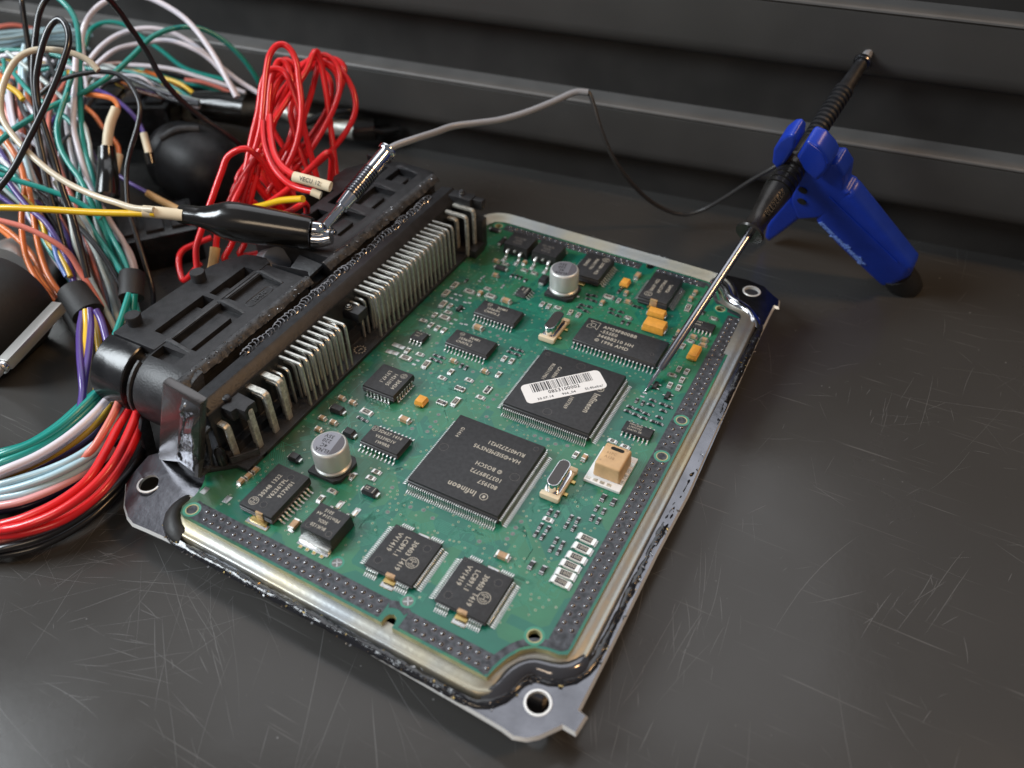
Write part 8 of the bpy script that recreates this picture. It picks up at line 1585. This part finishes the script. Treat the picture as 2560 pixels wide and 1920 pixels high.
# driver tool lying by the harness
c = empty('nut_driver', (-168.24, -14.98, 6.63), 'hand tool with a black grip and a square steel bar beside the orange wires', 'hand tool')
b = MB(); g0, g1 = Vector((-173.96, -34.67, 2.66)), Vector((-182.03, -4.46, 1.69)); b.lathe([(0, 16), (15, 17.5), ((g1 - g0).length - 8, 17.5), ((g1 - g0).length - 2, 15.5), ((g1 - g0).length, 12)], g0, g1 - g0, 'rubber', 36); put('grip', b.mesh('grip', smooth=40), c)
b = MB(); q0, q1 = Vector((-200.24, 2.18, -4.63)), Vector((-206.55, 18.47, -9.45)); b.lathe([(0, 13), (6, 14), (14, 13.5), (17, 10), (24, 6)], q0, q1 - q0, 'bar_steel', 32); put('collar', b.mesh('collar', smooth=40), c)
b = MB(); s0, s1 = Vector((-147.56, -10.70, 11.74)), Vector((-140.85, -36.79, 9.96)); a = (s1 - s0).normalized(); n_ = (Vector((79.9, -126.4, 169.7)) - s0); n_ = (n_ - a * n_.dot(a)).normalized(); u = a.cross(n_); R_ = Matrix((a, u, n_)).transposed() @ Matrix.Rotation(math.radians(40), 3, 'X')
b.box((s0 + s1) / 2, ((s1 - s0).length, 3.7, 3.7), 'bar_steel', M=R_); b.cyl(s1, s1 + a * 2, 2.1, 'chrome', 20); b.cyl(s1 + a * 2, s1 + a * 45, 1.5, 'bar_steel', 20); put('square_bar', b.mesh('square_bar', bevel=.5), c)

# ------------------------------------------------------------------ crocodile clip on the connector
t0, t1 = Vector((-124.0, 25.8, 32.6)), Vector((-84.6, 42.0, 27.4)); ax = (t1 - t0).normalized(); LL = (t1 - t0).length
clip = empty('crocodile_clip', (-95, 37, 22), 'crocodile clip in a glossy black boot gripping the metal rod above the plug', 'clip')
b = MB(); sd = ax.cross(Vector((0, 0, 1))).normalized(); upv = sd.cross(ax)
prof = [(0, 2.6, 3.2), (.02, 2.9, 3.5), (.14, 3.0, 3.6), (.22, 3.9, 4.4), (.31, 5.6, 5.4), (.36, 6.4, 5.7), (.45, 6.7, 5.7), (.6, 6.5, 5.4), (.8, 6.1, 5.0), (.97, 5.7, 4.6), (1.0, 5.4, 4.4), (1.0, 4.6, 3.6)]
vs = []; n = 28
for t, rv_, rh in prof:
    for k in range(n):
        th = 2 * math.pi * k / n; vs.append(t0 + ax * LL * t + upv * rv_ * math.sin(th) + sd * rh * math.cos(th))
b.add(vs, [(i * n + k, i * n + (k + 1) % n, (i + 1) * n + (k + 1) % n, (i + 1) * n + k) for i in range(len(prof) - 1) for k in range(n)], 'boot'); b.add(vs[:n], [tuple(range(n - 1, -1, -1))], 'boot'); put('rubber_boot', b.mesh('rubber_boot', smooth=50), clip)
b = MB(); jw = Vector((-79.06, 44.60, 26.48)); b.tube(spline([t1 - ax * 4 - upv * 1.2, t1 + ax * 2 - upv * 1.4, jw - ax * 1.5 - upv * .5, jw], 4), lambda t: 3.3 - .9 * t, 'chrome', 14, flat=.85); put('lower_jaw', b.mesh('lower_jaw', smooth=50), clip)
b = MB(); b.tube(spline([t1 - ax * 3 + upv * 2.2, t1 + ax * 3 + upv * 2.6, (-82.26, 47.04, 26.78), (-79.37, 46.46, 26.20)], 4), lambda t: 2.2 - .9 * t, 'chrome', 12, flat=.6); put('upper_jaw', b.mesh('upper_jaw', smooth=50), clip)
# ------------------------------------------------------------------ probe lead: metal plug, grey sleeve and thin cable to the holder
lead = empty('probe_lead', (-70, 60, 30), 'grey cable with a chrome plug, rising from the crocodile clip and sagging to the holder', 'cable')
r0, r1 = Vector((-82.05, 44.90, 28.33)), Vector((-78.47, 78.19, 41.18)); rd = (r1 - r0); RL = rd.length
b = MB(); b.lathe([(-1, 1.2), (0, 1.55), (RL * .28, 1.55)], r0, rd, 'chrome', 20); b.lathe([(RL * .27, 2.2), (RL * .42, 2.5), (RL * .78, 2.6), (RL * .97, 2.5), (RL * .97, 3.0), (RL * .985, 3.3), (RL * 1.01, 3.2), (RL * 1.02, 2.4)], r0, rd, 'chrome', 28); put('pin_plug', b.mesh('pin_plug', smooth=40), lead)
b = MB()
for k in range(11): t = .43 + .30 * k / 10; b.lathe([(RL * t - .42, 2.55), (RL * t - .2, 2.95), (RL * t + .2, 2.95), (RL * t + .42, 2.55)], r0, rd, 'steel_dark', 24, caps=False)
put('grip_rings', b.mesh('grip_rings', smooth=50), lead)
g = [(-78.47, 78.19, 41.18), (-77.62, 80.83, 41.79), (-74.43, 87.49, 42.04), (-71.16, 96.49, 41.52), (-68.51, 103.81, 41.21), (-63.17, 110.77, 40.63), (-57.22, 117.01, 40.51), (-51.08, 124.35, 41.35), (-43.86, 133.63, 43.47), (-38.21, 140.44, 45.54), (-34.33, 142.41, 45.40)]
b = MB(); b.tube(spline(g, 5), 1.22, 'cable_grey', 12); put('grey_sleeve', b.mesh('grey_sleeve', smooth=60), lead)
g2 = [g[-2], g[-1], (-32.03, 141.96, 42.29), (-27.73, 140.33, 34.06), (-22.32, 141.26, 23.27), (-15.63, 147.22, 10.71), (-7.78, 157.15, -1.64), (0.79, 164.00, -6.96), (7.75, 167.00, -4.79), (16.44, 167.82, 3.28), (24.53, 167.81, 12.34), (32.12, 167.61, 20.00), (38.28, 170.04, 26.48)]
b = MB(); b.tube(spline(g2, 6), .82, 'cable_dark', 10); put('thin_cable', b.mesh('thin_cable', smooth=60), lead)
# ------------------------------------------------------------------ needle probe
T, E = Vector((28.6, 50.7, .1)), Vector((51.0, 180.0, 57.1)); pa = (E - T).normalized(); PL = (E - T).length
def tp(px_t): return PL * px_t
probe = empty('needle_probe', T, 'long steel needle probe with a ribbed dark handle touching the board', 'test probe')
b = MB(); b.lathe([(0, .08), (.5, .28), (5.5, .62), (8.5, .64), (8.6, 1.05)], T, pa, 'chrome', 16); put('tip', b.mesh('tip', smooth=40), probe)
tF = 64.69
tR = 83.33
tU = 105.77
tB = 116.37
tC = 133.27
b = MB(); b.lathe([(8.6, 1.05), (10.5, 1.35), (30, 1.38), (tF, 1.38)], T, pa, 'shaft_steel', 24); put('shaft', b.mesh('shaft', smooth=40), probe)
pr_ = [(tF - .6, 1.4), (tF - .5, 4.6), (tF + .2, 4.9), (tF + .8, 4.6), (tF + 2.4, 3.5), (tF + 8, 3.4), (tF + (tR - tF) * .62, 3.9), (tF + (tR - tF) * .97, 4.7), (tR, 4.75)]
t = tR
while t < tR + 16: pr_ += [(t + .1, 4.3), (t + .45, 4.25), (t + .6, 4.85 - (t - tR) * .045), (t + 2.2, 4.75 - (t - tR) * .045)]; t += 2.3
pr_ += [(t, 3.4), (tU, 3.3)]
b = MB(); b.lathe(pr_, T, pa, 'grip', 36); hand = put('handle', b.mesh('handle', smooth=38), probe)
pr_ = [(tU - .5, 2.6)]; t = tU
while t < tC - 3: pr_ += [(t, 2.4), (t + .3, 3.3), (t + 1.3, 3.25), (t + 1.6, 2.8)]; t += 2.0
pr_ += [(tC - 2, 2.8), (tC, 2.6), (tC + 11, 2.1)]
b = MB(); b.lathe(pr_, T, pa, 'plastic', 28); put('rear_grip', b.mesh('rear_grip', smooth=38), probe)
e0 = tC + 11; b = MB(); b.lathe([(e0 - .3, 1.9), (e0, 3.0), (e0 + .8, 3.25), (e0 + 1.6, 2.9), (e0 + 1.7, 1.6)], T, pa, 'steel_dark', 28); put('end_ring', b.mesh('end_ring', smooth=50), probe)
b = MB(); b.tube(spline([T + pa * (e0 + 1.5), T + pa * (e0 + 5), T + pa * (e0 + 8.2) + Vector((.8, 0, -.4))], 4), lambda t: 1.5 + .25 * math.sin(t * 6), 'cable_grey', 10); put('cut_cable', b.mesh('cut_cable'), probe)
b = MB(); n_ = (Vector((79.9, -126.4, 169.7)) - T); n_ = (n_ - pa * n_.dot(pa)).normalized(); n_ = (n_ - 0.35 * n_.cross(pa)).normalized(); u = n_.cross(-pa)
Mx = Matrix((-pa, u, n_)).transposed().to_4x4(); Mx.translation = T + pa * (tR - 2.0) + n_ * 4.55; Mx = Mx @ Matrix.Rotation(math.radians(4.5), 4, 'Y'); b.text('97326330', 2.5, 'plastic_gloss', Mx, depth=.14); put('raised_lettering', b.mesh('raised_lettering', smooth=30, merge=False), hand)
# ------------------------------------------------------------------ blue holder
hold = empty('probe_holder', (64, 164, TZ), 'bright blue plastic two legged holder gripping the needle probe', 'probe holder')
pn = Vector((.151, .847, .51)).normalized()
H0 = Vector((44.2, 140, 39.5))
def pl(off): return H0 + pn * off
JR = [(47.15, 121.40, 53.82), (50.86, 121.20, 53.06), (54.16, 122.55, 49.84), (55.62, 123.91, 47.15), (54.96, 126.49, 43.06), (52.33, 130.65, 36.94), (47.65, 129.41, 40.38), (44.69, 126.61, 45.90)]
JL = [(42.93, 121.47, 54.96), (44.22, 122.34, 53.13), (44.24, 124.30, 49.88), (42.90, 127.11, 45.60), (41.26, 130.15, 41.04), (38.92, 133.21, 36.65), (36.86, 131.91, 39.42), (36.97, 128.18, 45.58), (38.65, 124.91, 50.52), (40.90, 122.43, 53.96)]
b = MB(); b.prism(JR, pn * 7, 'blue'); put('jaw', b.mesh('jaw', bevel=1.5, seg=4, smooth=60), hold)
b = MB(); b.prism(JL, pn * 7, 'blue'); put('jaw', b.mesh('jaw', bevel=1.4, seg=4, smooth=60), hold)
NK = [(45.61, 135.74, 36.36), (53.98, 129.37, 44.46), (57.05, 127.99, 45.84), (60.19, 130.12, 41.36), (60.48, 134.38, 34.20), (62.95, 134.33, 33.56), (60.91, 140.54, 23.86), (54.28, 146.94, 15.18), (47.21, 151.11, 10.35), (43.79, 146.06, 19.76), (44.73, 140.73, 28.33)]
b = MB(); b.prism(NK, pn * 7, 'blue'); put('neck', b.mesh('neck', bevel=2.0, seg=4, smooth=60), hold)
b = MB()
for cx_, cy_ in ((1235,985), (1225,1065)): pass
o1, o2 = Vector((47.67, 140.00, 28.07)), Vector((47.84, 143.65, 21.96))
for o_ in (o1, o2): b.lathe([(-.1, 1.7), (.5, 1.5), (.5, .1)], o_, pn, 'hole', 18)
put('lock_hole', b.mesh('lock_hole'), hold)
LG = [(55.46, 137.95, 29.77), (62.85, 133.93, 34.26), (89.01, 147.08, 4.67), (89.02, 151.23, -2.22), (85.48, 156.52, -9.96), (81.93, 159.37, -13.64), (63.27, 153.12, 2.25), (52.95, 148.68, 12.68)]
b = MB(); b.prism(LG, pn * 7, 'blue'); leg = put('leg', b.mesh('leg', bevel=2.6, seg=4, smooth=60), hold)
l1, l2 = Vector((73.64, 151.46, 11.75)), Vector((87.74, 161.52, -9.13)); a = (l2 - l1).normalized()
b = MB(); b.lathe([(-2, 5.6), (4, 5.9), (8, 5.5), (9.5, 4.2)], Vector((86.35, 160.78, -7.50)), a, 'rubber', 28); put('rubber_foot', b.mesh('rubber_foot', smooth=50), leg)
LB = [(42.14, 149.27, 18.83), (48.06, 152.02, 12.51), (46.80, 155.09, 7.78), (41.29, 162.82, -3.43), (36.36, 169.45, -12.97), (34.41, 168.33, -10.53), (35.01, 163.21, -2.20), (38.84, 155.62, 9.27)]
b = MB(); b.prism(LB, pn * 6, 'blue'); leg2 = put('leg', b.mesh('leg', bevel=1.5, seg=4, smooth=60), hold)
b = MB(); b.box(Vector((34.19, 176.56, -16.30)), (6, 8, 4), 'rubber'); put('rubber_foot', b.mesh('rubber_foot', bevel=1), leg2)
b = MB(); b.tube([Vector((56.84, 137.79, 29.13)), Vector((83.81, 146.78, 6.22))], .25, 'blue', 5); b.tube(spline([(48.33, 119.24, 54.71), (52.95, 120.34, 51.52), (54.94, 123.27, 46.06)], 4), .2, 'blue', 5); put('mould_seam', b.mesh('mould_seam'), hold)
a = (Vector((74.11, 153.47, -2.12)) - Vector((54.62, 146.50, 15.22))).normalized(); Mx = Matrix((a, pn.cross(a) * -1 if (pn.cross(a)).z < 0 else pn.cross(a), -pn)).transposed().to_4x4()
vv = (-pn).cross(a); Mx = Matrix((a, vv, -pn)).transposed().to_4x4(); Mx.translation = Vector((55.24, 147.06, 14.21)); b = MB(); b.text('www.pmd/reading', 4.2, 'blue_print', Mx, sx=.74, depth=.12, shear=.3); put('raised_lettering', b.mesh('raised_lettering', smooth=0, merge=False), leg)
